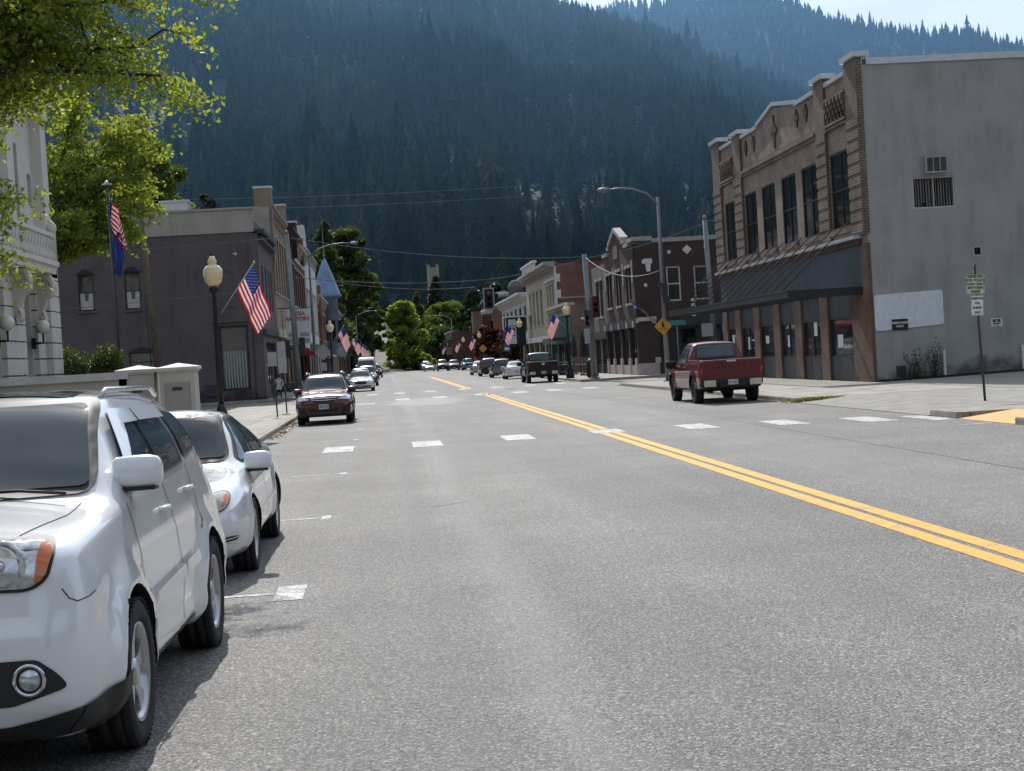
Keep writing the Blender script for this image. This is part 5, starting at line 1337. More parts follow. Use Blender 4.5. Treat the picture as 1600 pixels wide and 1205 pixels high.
t,F=shopfront('stone_building','pale grey building with tall thin windows and curved white parapet end',-1,-7.0,149.02,172,13.,'white_stone',nwin=6,floors=((5.4,9.2),),bays=4,shop=4.2,shopmat='teal',depth=18,sidewall='white_stone',cornice='concrete',corn_d=.3)
m=MB(); F.P; m.prism([(149,13.1),(153,13.1),(152.2,14.6),(150.8,15.3),(149,15.3)],F.P,-.1,.5); m.build('curved_parapet','white_trim',t)
t,F=shopfront('brick_building','orange brick building with projecting bay in front of the turret',-1,-7.1,172.02,197,9.6,'red_brick',nwin=5,floors=((5.,8.),),bays=4,shop=3.8,shopmat='darkpanel',depth=18,sidewall='red_brick',cornice='cream',corn_d=.5,frame='frame_white')
m=MB(); m.box(-7.1,-6.75,176,178,4,10.9,0); m.box(-7.1,-6.7,175.9,178.1,10.9,11.2,1); m.build('bay',['red_brick','cream'],t)
def turret():
    t,F=shopfront('turret_building','blue-grey building with conical shingled corner turret and spike finial',-1,-7.1,197.02,214,9.8,'bluegrey_clad',nwin=3,floors=((5.,8.),),bays=3,depth=18,cornice='bluegrey_clad')
    m=MB(); c=(-6.9,200,0); m.lathe([(.6,2.6),(1.35,3.6),(1.4,10.3),(1.75,10.5)],c,'z',20); m.build('turret_drum','bluegrey_clad',t)
    m=MB(); m.lathe([(1.8,10.5),(2.0,10.75),(1.75,11.0),(.9,13.6),(.12,15.5),(.001,15.6)],c,'z',20); m.build('turret_roof','bluetile',t)
    m=MB(); m.lathe([(.05,15.5),(.05,15.7),(.22,15.85),(.05,16.0),(.05,19.9),(.1,20.0),(.001,20.2)],c,'z',8); m.build('finial','steel',t)
    for a in (-100,-60,-20,20):
        m=MB(); x,y=math.cos(R(a)),math.sin(R(a)); p=Vector((c[0]+x*1.42,c[1]+y*1.42,0)); m.beam(p+Vector((0,0,5.0)),p+Vector((0,0,7.6)),.5,.06); m.build('turret_window','win',t)
turret()
t,F=shopfront('brick_building','low tan parapet building beyond the turret',-1,-6.6,225,300,9.6,'ltan',nwin=8,floors=((5.,7.5),),bays=6,depth=14,sidewall='ltan',cornice='concrete')

# ------------------------------------------------------------------ courthouse at the left edge
def court():
    X=-9.9; Y0,Y1=22,47.6; F=Fc('+X',X)
    t=thing('courthouse','white stone courthouse front with scroll brackets, balcony and rusticated base at the left edge','building',(X,35,0))
    z0=1.2
    doors=[(44.0,45.3,2.0,4.6),(40.2,41.5,2.0,4.6),(36,37.3,2.0,4.6)]
    ups=[(46.0,46.5,7.0,7.9),(43.7,44.9,6.2,8.6),(40.2,41.5,6.2,8.6),(36,37.3,6.2,8.6),(31,32.4,6.2,8.6)]
    m=MB(); F.wall(m,Y0,Y1,z0,11.2,doors+ups,.3); m.build('street_wall','white_stone',t)
    for d in doors: F.window(t,d,'frame_dark','win',2,1,depth=.25,name='door')
    for d in ups: F.window(t,d,'frame_dark','win',2,2)
    G=Fc('-Y',Y0); m=MB(); m.box(-26,X-.32,Y0,Y1,0,10.9); m.build('main_block','white_stone',t)
    # rusticated lower courses
    m=MB(); z=z0
    while z<4.9:
        for a,b in ((45.4,47.6),(41.6,43.9),(37.4,40.1)): F.box(m,a,b,z,z+.42,-.16,.0)
        F.box(m,46.4,47.75,z,z+.42,-.34,-.16)
        z+=.46
    m.build('rustication','white_stone',t)
    m=MB()
    for a in (46.7,42.4,38.4,34.4): F.box(m,a,a+.75,5.7,9.6,-.3,.0); F.box(m,a-.1,a+.85,9.6,9.85,-.38,.0); F.box(m,a-.08,a+.83,5.45,5.7,-.36,0)
    F.box(m,Y0,Y1+.1,4.95,5.2,-.34,.0); F.box(m,Y0,Y1+.15,9.9,10.4,-.45,.0); F.box(m,Y0,Y1+.25,10.4,10.7,-.8,.0); F.box(m,Y0,Y1,10.7,11.2,-.2,.0); F.box(m,Y0,Y1,11.2,11.4,-.3,.1)
    m.build('pilasters','white_stone',t)
    # balcony slab carried on scroll consoles
    m=MB(); F.box(m,38.9,46.3,4.98,5.2,-.60,-.2); F.box(m,38.8,46.4,5.2,5.34,-.68,-.2); m.build('balcony_slab','white_stone',t)
    for u in (45.5,42.6,39.3):
        prof=[]; 
        for k in range(17): a=math.pi*(.5-k/11.5); prof.append((.60+.34*math.cos(a),4.62+.34*math.sin(a)))
        low=[]
        for k in range(13): a=math.pi*(.55-k/7.5); low.append((.24+.17*math.cos(a),3.72+.2*math.sin(a)))
        out=[(0,4.96)]+prof[:12]+[(.50,4.2)]+low[1:]+[(0,3.5)]
        n=len(out); vs=[F.P(u,z,-.16-d*.5) for d,z in out]+[F.P(u+.42,z,-.16-d*.5) for d,z in out]
        m=MB(); m.add(vs,[tuple(range(n)),tuple(range(2*n-1,n-1,-1))]+[(i,(i+1)%n,(i+1)%n+n,i+n) for i in range(n)])
        sp=[F.P(u-.03,4.62+(.24-.018*k)*math.sin(k*.55),-.16-.5*(.60+(.24-.018*k)*math.cos(k*.55))) for k in range(13)]; m.tube(sp,.03,5)
        sp=[F.P(u-.03,3.74+(.14-.012*k)*math.sin(k*.6),-.16-.5*(.25+(.14-.012*k)*math.cos(k*.6))) for k in range(11)]; m.tube(sp,.02,5)
        m.build('scroll_bracket','stone',t)
    m=MB()
    for k in range(20):
        u=39.1+k*.37; m.lathe([(.07,5.34),(.1,5.5),(.05,5.7),(.09,5.95),(.06,6.02)],(F.P(u,0,-.55)[0],u,0),'z',8)
    F.box(m,38.9,46.3,6.02,6.14,-.65,-.45); m.box(X+.0,X+.6,46.1,46.3,6.02,6.14); m.lathe([(.12,5.34),(.12,6.2),(.16,6.25),(.14,6.4),(.001,6.55)],(X+.55,46.2,0),'z',10); m.build('balustrade','white_stone',t)
    for u in (45.2,41.0):
        x=F.P(u,0,-.34)[0]; q=MB(); q.tube([(X+.1,u,3.0),(x,u,3.0),(x,u,3.25)],.035,6); q.box(X+.02,X+.14,u-.06,u+.06,2.85,3.15); l=q.build('globe_lamp','black_iron',t)
        q=MB(); q.ball((x,u,3.45),.2,16); q.build('globe','opal',l)
court()
# terrace wall, gate piers and railing in front of it
m=MB(); m.box(-16,-5.35,33.0,33.5,.1,1.85,0); m.box(-16,-5.3,32.9,33.6,1.85,2.0,1); o=m.build('terrace_wall',['stone','white_trim']); tag(o,'low pale stone terrace wall running behind the large white suv','wall')
m=MB(); m.box(-16,-7.1,33.5,60,.0,1.3); struct(m.build('terrace','earth',origin=(0,0,0)))
for x,lab in ((-5.15,'left one of two cream gate piers with pointed caps behind the cars'),(-4.30,'right one of two cream gate piers, nearer the pavement, with recessed panel')):
    t=thing('gate_pier',lab,'gate pier',(x,33.3,K),'cream gate piers')
    y=33.0 if x<-5 else 32.8
    m=MB(); w=.36; m.box(x-w,x+w,y,y+.72,K,1.93); m.box(x-w-.03,x+w+.03,y-.03,y+.75,K,.42)
    m.build('shaft','cream' if False else 'stone',t)
    m=MB(); m.box(x-w+.09,x+w-.09,y-.012,y+.002,.55,1.72,0); m.box(x-.1,x+.1,y-.02,y-.012,1.55,1.62,1); m.build('panel',['concrete','rustmetal'],t)
    m=MB(); m.box(x-w-.03,x+w+.03,y-.03,y+.75,1.93,1.97); m.box(x-w-.07,x+w+.07,y-.07,y+.79,1.97,2.03)
    m.add([(x-w-.07,y-.07,2.03),(x+w+.07,y-.07,2.03),(x+w+.07,y+.79,2.03),(x-w-.07,y+.79,2.03),(x,y+.36,2.12)],[(0,1,4),(1,2,4),(2,3,4),(3,0,4)])
    m.build('cap','white_trim',t)
m=MB(); m.tube([(-4.55,30.2,1.0),(-4.1,30.25,.95),(-3.95,30.25,.95)],.025,8); m.tube([(-4.1,30.25,K),(-4.1,30.25,.95)],.02,8); m.tube([(-4.55,30.2,K),(-4.55,30.2,1.0)],.02,8); o=m.build('handrail','black_iron'); tag(o,'short black metal handrail beside the cream gate piers','railing')

# ------------------------------------------------------------------ far tower with two pale stacks
t=thing('stack_tower','grey tower with two cream columns standing above the spruce at the street end','tower',(14,430,0))
m=MB(); m.box(13.2,15.6,430,434,0,27.2); m.build('tower_wall','concrete',t)
for x in (12.9,15.3):
    m=MB(); m.box(x,x+.8,429.7,430.6,0,28.0); m.build('column','cream',t)
m=MB(); m.box(12.7,13.9,429.5,434.2,28,28.8); m.box(15.0,16.3,429.5,434.2,28,28.8); m.build('tower_cap','steel_dark',t)
# ------------------------------------------------------------------ street furniture
def cloth(name,col,tr=.35):
    m,nt,b=nmat(name); nt.nodes.remove(b); L=nt.links
    n=nd(nt,'ShaderNodeTexNoise',Scale=60.); L.new(nt.nodes.new('ShaderNodeTexCoord').outputs['Object'],n.inputs['Vector'])
    r=ramp(nt,[(.3,tuple(c*.85 for c in col)),(.7,col)]); L.new(n.outputs['Fac'],r.inputs[0])
    d=nt.nodes.new('ShaderNodeBsdfDiffuse'); t=nt.nodes.new('ShaderNodeBsdfTranslucent'); x=nt.nodes.new('ShaderNodeMixShader'); x.inputs[0].default_value=tr
    L.new(r.outputs[0],d.inputs[0]); L.new(r.outputs[0],t.inputs[0]); L.new(d.outputs[0],x.inputs[1]); L.new(t.outputs[0],x.inputs[2]); L.new(x.outputs[0],nt.nodes['Material Output'].inputs[0]); return m
M['fred']=cloth('flag_red',(.55,.012,.025)); M['fwhite']=cloth('flag_white',(.8,.78,.78)); M['fblue']=cloth('flag_blue',(.025,.045,.20))
def flag_mesh(mb,h0,h1,fly,L,seed,star=True,nx=26,sag=.0,amp=.045):
    """hoist runs h0 (bottom) to h1 (top, union side); cloth flies along fly"""
    q=random.Random(seed); h0,h1,fly=Vector(h0),Vector(h1),Vector(fly).normalized(); n=fly.cross(h1-h0).normalized(); ph=q.random()*6
    def P(u,v):
        w=amp*math.sin(u*8+ph+v*2.2)*min(1,u*3)+amp*.5*math.sin(u*17+ph*2+v)*min(1,u*2)
        p=h0.lerp(h1,v)+fly*L*u+n*w*1.6
        p+=(h0.lerp(h1,.5)-h0.lerp(h1,v))*(.16*u*u)   # cloth gathers as it falls
        p.z-=sag*u*u*L; return p
    for j in range(13):
        for i in range(nx):
            a=[P(i/nx,j/13),P((i+1)/nx,j/13),P((i+1)/nx,(j+1)/13),P(i/nx,(j+1)/13)]
            canton=j>=6 and i<nx*.4
            mb.add(a,[(0,1,2,3)],2 if canton else (0 if j%2==0 else 1),True)
    if star:
        for r in range(9):
            for c in range(6 if r%2==0 else 5):
                u=(.035+.062*c+(0 if r%2==0 else .031)); v=6/13+(r+.7)/9.4*(7/13)
                c0=P(u,v)
                for s in (1,-1):
                    e=.008 if L<3 else .02; k=(h1-h0).length*.022
                    a=[c0+n*e*s+fly*k*math.cos(t)+(h1-h0).normalized()*k*math.sin(t) for t in [0,1.26,2.51,3.77,5.03]]
                    mb.add(a,[(0,1,2,3,4)],1)
def acorn(x,y,label,s=1.,hy=5.15):
    t=thing('street_lamp',label,'street lamp',(x,y,K),'acorn lamps on black posts')
    m=MB(); c=(x,y,0); m.lathe([(.27,K),(.27,.3),(.2,.42),(.2,.62),(.13,.85),(.1,1.0)],c,'z',12); m.build('base','black_iron',t)
    m=MB(); m.lathe([(.085,1.0),(.075,2.2),(.1,2.25),(.075,2.32),(.06,4.05),(.12,4.12),(.14,4.2),(.1,4.26)],c,'z',12); m.build('post','black_iron',t)
    m=MB(); m.lathe([(.12,4.26),(.22,4.38),(.275,4.56),(.27,4.72),(.19,4.82),(.105,4.86),(.12,4.90),(.13,4.95),(.09,5.03),(.06,5.1)],c,'z',16); m.build('globe','glow',t)
    m=MB(); m.lathe([(.05,5.1),(.06,5.14),(.02,5.2),(.001,5.27)],c,'z',8); m.build('finial','black_iron',t)
    return t
def staff_flag(b,tip,label,seed,far=False,fly=(.32,-.1,-.95),L=1.45,hf=.52):
    t=thing('flag',label,'flag',b,'US flags on angled staffs')
    b,tip=Vector(b),Vector(tip); m=MB(); m.tube([b,tip],.018,6); m.ball(tip,.035,8); m.build('staff','silver_paint',t)
    m=MB(); h1=tip.lerp(b,.03); h0=tip.lerp(b,hf); flag_mesh(m,h0,h1,fly,L,seed,not far,20 if not far else 10,.0,.05); m.build('cloth',['fred','fwhite','fblue'],t)
    return t
acorn(-4.6,44,'large near acorn lamp on a black post in front of the dark brown building')
staff_flag((-4.45,44,3.5),(-3.45,43.95,4.86),'large US flag hanging from the near left acorn lamp post',3)
for i,(x,y,fx,la,lf) in enumerate([(-3.75,112,1,'acorn lamp behind the second flag on the left pavement','second US flag on the left, near the red awnings'),
    (-3.75,160,1,'acorn lamp above the third flag on the left pavement','third US flag on the left row'),(-3.75,195,1,'acorn lamp rising over the white van','fourth US flag on the left, just above the white van'),
    (-3.8,222,1,'small acorn lamp beyond the white van','fifth US flag on the left, beside the van roof'),(-3.8,250,1,'farthest acorn lamp on the left','farthest US flag on the left row')]):
    acorn(x,y,la); staff_flag((x+.1,y,3.5),(x+1.0,y,4.7),lf,10+i,True)
for i,(x,y,la,lf) in enumerate([(12.0,102,'acorn lamp standing beside the black pickup truck','US flag by the black pickup truck on the right'),
    (11.9,137,'acorn lamp in front of the pale ornate building','US flag in front of the blue parking signs'),(11.9,196,'acorn lamp before the red flowering tree','small US flag over the blue pickup truck'),
    (12.0,238,'acorn lamp near the distant brick stack','small US flag left of the distant brick stack'),(12.1,296,'farthest acorn lamp on the right','farthest US flag on the right')]):
    acorn(x,y,la); staff_flag((x-.1,y,3.4),(x-.9,y,4.5) ,lf,20+i,True,fly=(-.38,-.1,-.9),L=1.4)
staff_flag((15.9,98.2,4.3),(15.5,97.0,4.85),'US flag draped from the dark brown corner building',31,False,fly=(.72,-.1,-.66),L=1.9,hf=.75)
# courthouse flagpole with two flags
t=thing('flagpole','tall flagpole with a US flag above a dark blue state flag by the hedge','flagpole',(-8.3,50,1.3))
m=MB(); m.tube([(-8.25,50,1.2),(-8.33,50,7.95)],[.06,.035],10); m.build('pole','steel_dark',t)
m=MB(); m.ball((-8.33,50,8.0),.07); m.lathe([(.16,7.93),(.16,7.97)],(-8.33,50,0),'z',10); m.build('finial','silver_paint',t)
m=MB(); flag_mesh(m,(-8.30,50,6.9),(-8.33,50,7.85),(.33,-.12,-.94),1.25,5,True,24,.0,.10); m.build('us_flag',['fred','fwhite','fblue'],t)
m=MB()
for i in range(12):
    for j in range(6):
        P=lambda u,v:(-8.28+.38*v*(1-.3*u)+.03*math.sin(u*9+v*3),50-.05+.12*math.sin(v*9+u*2),6.55-1.35*u-.35*v*.6)
        m.add([P(i/12,j/6),P((i+1)/12,j/6),P((i+1)/12,(j+1)/6),P(i/12,(j+1)/6)],[(0,1,2,3)],0,True)
m.build('state_flag','fblue',t)
def pole(name,label,cat,pts,r,mat,parts=None,n=10):
    m=MB(); m.tube(pts,r,n); o=m.build(name,mat); tag(o,label,cat); return o
# cobra-head street lights
def cobra(x,y,h,dx,label,rise=.9,base=K,lean=0):
    t=thing('street_light',label,'street light',(x,y,base),'steel street lights with curved arms')
    m=MB(); m.tube([(x,y,base),(x-lean*.5,y,h*.5),(x-lean,y,h)],[.13,.11,.07],12); m.box(x-.2,x+.2,y-.2,y+.2,base,base+.06); m.build('pole','steel',t)
    m=MB(); m.tube([(x-lean,y,h-.35),(x-lean+dx*.22,y,h+rise*.28),(x-lean+dx*.5,y,h+rise*.62),(x-lean+dx*.78,y,h+rise*.72),(x-lean+dx,y,h+rise*.66)],[.05,.045,.04,.035,.03],8); m.build('arm','steel',t)
    m=MB(); s=math.copysign(1,dx); a=x-lean+dx*.96
    m.lathe([(.03,0),(.1,.12),(.13,.35),(.09,.6),(.01,.66)] if s>0 else [(.01,-.66),(.09,-.6),(.13,-.35),(.1,-.12),(.03,0)],(a,y,h+rise*.64),'x',12); m.build('lamp_head','steel',t); return t
cobra(13.75,76,9.15,-2.4,'tall steel street light behind the red pickup with yellow pedestrian sign below',.75)
cobra(-5.5,125,10.9,3.4,'steel street light with curved arm over the left row, nearest of that side',.9)
cobra(-4.2,250,9.6,3.0,'steel street light in front of the dark trees at the left end',.9)
cobra(-4.0,330,9.2,3.2,'farthest steel street light at the left end',.8)
cobra(12.6,290,9.4,-2.6,'farthest steel street light on the right end',.8)
# pedestrian warning sign on the pole
def diamond(F,cx,cz,s,d0,d1): m=MB(); m.prism(rnd_poly([(cx-s,cz),(cx,cz-s),(cx+s,cz),(cx,cz+s)],.06),F.P,d0,d1); return m
F=Fc('-Y',75.8)
t=thing('pedestrian_sign','yellow diamond sign with a walking figure on the steel street light','road sign',(13.55,75.8,2.3))
cx,cz=13.62,2.83; diamond(F,cx,cz,.44,0,.02).build('sign_plate','signyellow',t)
m=MB(); m.lathe([(.05,0),(.05,.006)],(cx-.02,75.79,cz+.2),'y',12)
m.prism([(cx-.06,cz+.13),(cx+.05,cz+.13),(cx+.05,cz-.02),(cx-.05,cz-.02)],F.P,-.008,-.002)
for a,b,w in (((0,-.01),(.07,-.13),.035),((.07,-.13),(.12,-.22),.03),((-.02,-.01),(-.05,-.13),.035),((-.05,-.13),(-.11,-.21),.03),((.04,.11),(.12,.02),.025),((-.04,.11),(-.11,.03),.025)): m.beam((cx+a[0],75.793,cz+a[1]),(cx+b[0],75.793,cz+b[1]),w,.006)
m.box(cx-.24,cx-.06,75.79,75.796,cz-.13,cz-.11); m.box(cx+.08,cx+.25,75.79,75.796,cz-.13,cz-.11); m.build('walking_figure','signblack',t)
t=thing('lamp_banner_sign','stack of small dark signs strapped to the steel street light','sign',(13.9,75.8,4.9))
m=MB(); m.box(13.62,13.95,75.75,75.85,4.35,4.9); m.box(13.66,14.02,75.7,75.8,4.0,4.32); m.box(13.5,13.7,75.85,75.95,4.8,4.95); m.build('sign_plate','steel_dark',t)
# utility poles
t=thing('utility_pole','leaning weathered wooden utility pole before the brown painted wall','utility pole',(-13.4,90,0)); m=MB(); m.tube([(-12.75,90,0),(-13.25,90,12.2)],[.19,.12],12); m.tube([(-13.25,90,12.2),(-13.28,90,13.1)],.035,6); m.build('pole','wood_pole',t); m=MB(); m.lathe([(.06,0),(.09,.1),(.05,.25)],(-13.28,90,13.0),'z',8); m.tube([(-13.12,89.85,2.),(-13.36,89.85,10)],.03,6); m.build('conduit','steel_dark',t)
def signal_head(m,x,y,z,face=-1,w=.34,h=1.05):
    m.box(x-w/2,x+w/2,y-.12,y+.12,z-h/2,z+h/2,0)
    for k in range(3):
        zz=z+h/2-.18-k*.345
        m.lathe([(.13,0),(.15,face*.2),(.14,face*.2),(.125,0)],(x,y+face*.12,zz),'y',12,0,cap=False)
        m.lathe([(.12,face*.01),(.001,face*.012)],(x,y+face*.12,zz),'y',12,1 if k==0 else 2,cap=False)
t=thing('signal_pole','steel strain pole with span wires at the left side of the crossing','signal pole',(-5.2,92,0))
m=MB(); m.tube([(-5.05,92,0),(-5.25,92,9.7)],[.19,.13],12); m.lathe([(.14,9.7),(.1,9.85),(.001,9.9)],(-5.25,92,0),'z',12); m.build('pole','steel',t)
for x,z in ((-5.65,3.0),(-4.75,3.1)):
    m=MB(); signal_head(m,x,92.1,z,1); m.box(min(x,-5.1),max(x,-5.1),92.05,92.1,z-.05,z+.05,0); m.build('signal_head',['black_iron','redlens','well'],t)
t=thing('signal_pole','grey steel pole with red-brown signal head at the right side of the crossing','signal pole',(12.6,92.5,0))
m=MB(); m.tube([(12.7,95.2,0),(12.5,95.2,7.75)],[.2,.15],12); m.lathe([(.3,0),(.3,.1)],(12.7,95.2,K),'z',10); m.build('pole','steel',t)
m=MB(); signal_head(m,12.95,94.9,4.5,-1,.36,1.3); signal_head(m,12.45,95.2,3.9,-1,.34,.9); m.build('signal_head',['maroon','redlens','well'],t)
m=MB(); m.box(12.2,12.5,94.7,95.,2.3,3.2); m.build('control_box','signback',t)
t=thing('signal_pole','grey pole with white-backed walk signals in front of the brown corner building','signal pole',(20.1,94.8,0))
m=MB(); m.tube([(20.3,95.4,0),(20.1,95.4,9.5)],[.19,.14],12); m.lathe([(.16,9.5),(.1,9.7),(.001,9.75)],(20.1,95.4,0),'z',12); m.build('pole','steel',t)
m=MB(); m.box(18.9,19.2,95.2,95.5,3.5,4.8,0); m.box(19.15,19.5,95.2,95.5,2.0,2.9,0)
for k in range(4): m.box(18.93,19.17,95.12,95.2,3.6+k*.3,3.78+k*.3,1)
m.build('signal_head',['black_iron','signwhite'],t)
m=MB(); m.box(19.45,20.15,95.0,95.2,2.3,3.1,0); m.box(20.75,21.15,95,95.2,2.5,3.0,0); m.build('control_box','signback',t)
t=thing('street_name_sign','small teal street name blade on a thin post','street sign',(17.9,93.8,0))
m=MB(); m.tube([(17.9,94.9,0),(17.9,94.9,3.1)],.04,6); m.build('post','steel',t); m=MB(); m.box(17.35,18.45,94.86,94.9,3.1,3.4); m.build('sign_blade','streetgreen',t)
# hanging signal over the crossing
t=thing('hanging_traffic_light','traffic light in a pale framed backboard hung over the crossing','traffic light',(6.35,93,5.2))
m=MB(); F=Fc('-Y',93.)
m.box(6.02,6.68,93,93.04,4.65,5.95,3); m.box(6.10,6.60,92.98,93.0,4.73,5.87,0); signal_head(m,6.35,92.95,5.3,-1,.36,1.05)
m.build('signal_head',['black_iron','amber','well','signback'],t); m=MB(); m.tube([(6.35,93,5.95),(6.35,93,6.45)],.03,6); m.build('hanger','steel_dark',t)
# wires
def wire(a,b,sag,label,r=.02,n=18,grp='overhead wires'):
    a,b=Vector(a),Vector(b); m=MB(); pts=[a.lerp(b,k/n)-Vector((0,0,4*sag*(k/n)*(1-k/n))) for k in range(n+1)]; m.tube(pts,r,5)
    o=m.build('overhead_wire','wire'); tag(o,label,'wire',grp); return o
wire((-5.25,92,9.5),(12.5,95.2,7.6),.5,'span wire from the left strain pole to the right grey pole, passing over the road')
wire((12.5,95.2,7.6),(13.72,76,5.6),.7,'slack pale wire from the grey pole to the steel street light',.018)
wire((6.35,93,6.45),(12.5,95.2,7.5),.15,'short wire carrying the hanging traffic light to the right pole')
wire((-5.25,92,7.2),(6.35,93,6.45),.3,'wire from the left strain pole to the hanging traffic light')
wire((-40,92,9.6),(-5.25,92,9.5),.4,'wire running left from the strain pole across the brown building')
wire((-40,92,5.9),(-5.25,92,6.6),.3,'lower wire across the windows of the brown building')
wire((12.5,95.2,7.5),(20.1,95.4,9.3),.25,'wire rising from the grey pole to the pole by the brown corner building')
wire((20.1,95.4,9.4),(50,97,10.5),.4,'wire leaving the right pole behind the tan brick building')
wire((-5.3,125,8.9),(9,150,8.6),.5,'thin wire sagging over the far part of the street')
wire((-40,150,19.6),(14,150,18.0),.6,'upper of two thin wires high over the left roofs',.018); wire((-40,150,18.6),(14,150,17.0),.6,'lower of two thin wires high over the left roofs',.018)
# left pavement signs seen from behind
for x,y,a,b,w,lab in ((-4.05,58,1.98,2.5,.34,'grey back of a small parking sign on a thin post, nearer of two'),(-4.0,62.7,1.75,2.95,.32,'grey back of a taller pair of parking signs on a thin post')):
    t=thing('parking_sign',lab,'parking sign',(x,y,K)); m=MB(); m.tube([(x,y,K),(x-.06,y,b+.05)],.03,6); m.build('post','steel_dark',t)
    m=MB(); m.box(x-.06-w/2,x-.06+w/2,y-.045,y-.035,a,b) ; 
    if b>2.8: m.box(x-.05-w/2,x-.05+w/2,y-.05,y-.04,a-.05,a+.62)
    m.build('sign_plate','signback',t,bevel=.004)
# far left warning diamond back, stop sign back, banner, awnings
t=thing('road_sign','grey back of a diamond road sign on the left pavement','road sign',(-3.8,98,K)); m=MB(); m.tube([(-3.8,98,K),(-3.8,98,3.2)],.035,6); m.build('post','steel_dark',t); F=Fc('-Y',97.95); diamond(F,-3.8,2.75,.5,0,.01).build('sign_plate','signback',t); m=MB(); m.box(-3.98,-3.62,97.9,97.93,1.6,2.1); m.build('lower_plate','signback',t)
t=thing('stop_sign','grey back of an octagonal stop sign with black plate above','road sign',(-3.75,140,K)); m=MB(); m.tube([(-3.75,140,K),(-3.75,140,4.3)],.04,6); m.build('post','steel_dark',t); F=Fc('-Y',139.9); m=MB(); m.prism([(-3.75+.5*math.cos(R(22.5+45*k)),3.1+.5*math.sin(R(22.5+45*k))) for k in range(8)],F.P,0,.01); m.build('sign_plate','signback',t); m=MB(); m.box(-4.1,-3.4,139.9,139.93,3.9,4.25); m.build('upper_plate','signblack',t)
t=thing('banner_sign','white hanging banner reading PIZZA FACTORY in red in front of the left row','banner',(-5.4,107,3.7))
m=MB(); m.tube([(-7.1,107,5.95),(-4.75,107,5.95)],.03,6); m.tube([(-6.75,107,5.95),(-6.75,107,3.4)],.02,6); m.build('bracket','black_iron',t)
m=MB(); m.box(-6.5,-4.9,106.95,107.0,3.45,5.85,0); m.box(-6.4,-5.0,106.93,106.95,3.55,3.85,1); m.box(-6.4,-5.8,106.93,106.95,4.0,4.25,1); m.box(-5.6,-5.0,106.93,106.95,4.0,4.25,1); m.build('banner_cloth',['signwhite','signback'],t)
text_mesh('PIZZA\nFACTORY',.36,'banner_lettering','signred',t,frame_mtx((-5.7,106.92,5.35),(1,0,0),(0,0,1)),t['_o'],bold=.012)
for i,(y0,y1,lab) in enumerate(((132,138,'red cloth shop awning on the left row, nearer one'),(141,147,'red cloth shop awning on the left row, farther one'))):
    m=MB(); m.add([(-7.0,y0,3.5),(-5.0,y0,2.9),(-5.0,y1,2.9),(-7.0,y1,3.5),(-5.0,y0,2.6),(-5.0,y1,2.6),(-7,y0,2.9)],[(0,1,2,3),(1,4,5,2),(0,6,1)]); o=m.build('shop_awning','redcloth'); tag(o,lab,'awning')
m=MB(); m.add([(-7.0,150,3.4),(-4.6,150,2.9),(-4.6,157,2.9),(-7.0,157,3.4),(-7,150,3.2),(-4.6,150,2.7)],[(0,1,2,3),(0,4,5,1)]); o=m.build('shop_awning','fwhite'); tag(o,'off-white shop awning beyond the red ones','awning')
# right front parking signs on a leaning post
t=thing('police_parking_signs','leaning post with cream police parking sign above a white sheriff sign','parking sign',(13.92,35.7,K))
m=MB(); m.tube([(13.93,35.72,K),(13.84,35.72,3.2)],.032,8); m.build('post','steel_dark',t)
m=MB(); m.tube([(13.84,35.68,3.12),(13.84,35.68,3.34)],.03,6); m.build('post_bracket','steel_dark',t)
def platesign(cx,cz,w,h,bg,txt,size,line,tilt,nm):
    M0=Matrix.Translation((cx,35.67,cz))@Matrix.Rotation(tilt,4,'Y')
    p=rnd_poly(rect(-w/2,w/2,-h/2,h/2),.025); m=MB()
    vs=[M0@Vector((u,d,v)) for d in (0,.006) for u,v in p]; n=len(p); m.add(vs,[tuple(range(n)),tuple(range(2*n-1,n-1,-1))]+[(i,(i+1)%n,(i+1)%n+n,i+n) for i in range(n)])
    o=m.build(nm,bg,t)
    m=MB(); q=[(u*.93,v*.95) for u,v in p]
    for i in range(n): a,b=q[i],q[(i+1)%n]; m.beam(M0@Vector((a[0],-.002,a[1])),M0@Vector((b[0],-.002,b[1])),.003,.006)
    m.build('sign_border','signgreen',t)
    text_mesh(txt,size,'sign_lettering','signgreen',t,M0@frame_mtx((0,-.003,0),(1,0,0),(0,0,1)),t['_o'],line=line,bold=.003)
platesign(13.83,2.87,.44,.46,'signcream','RESERVED\nFOR POLICE\nCARS ONLY\nBETWEEN\nSIGNS',.083,1.05,.03,'cream_plate')
platesign(13.85,2.37,.30,.47,'signwhite','RESERVED\nFOR\nSHERIFF\nONLY',.062,1.75,.03,'white_plate')
# brick pier at the right frame edge
m=MB(); m.box(20.5,21.3,47.3,48,.1,.75); o=m.build('low_pier','red_brick'); tag(o,'low orange brick pier cut off by the right edge of the view','pier')
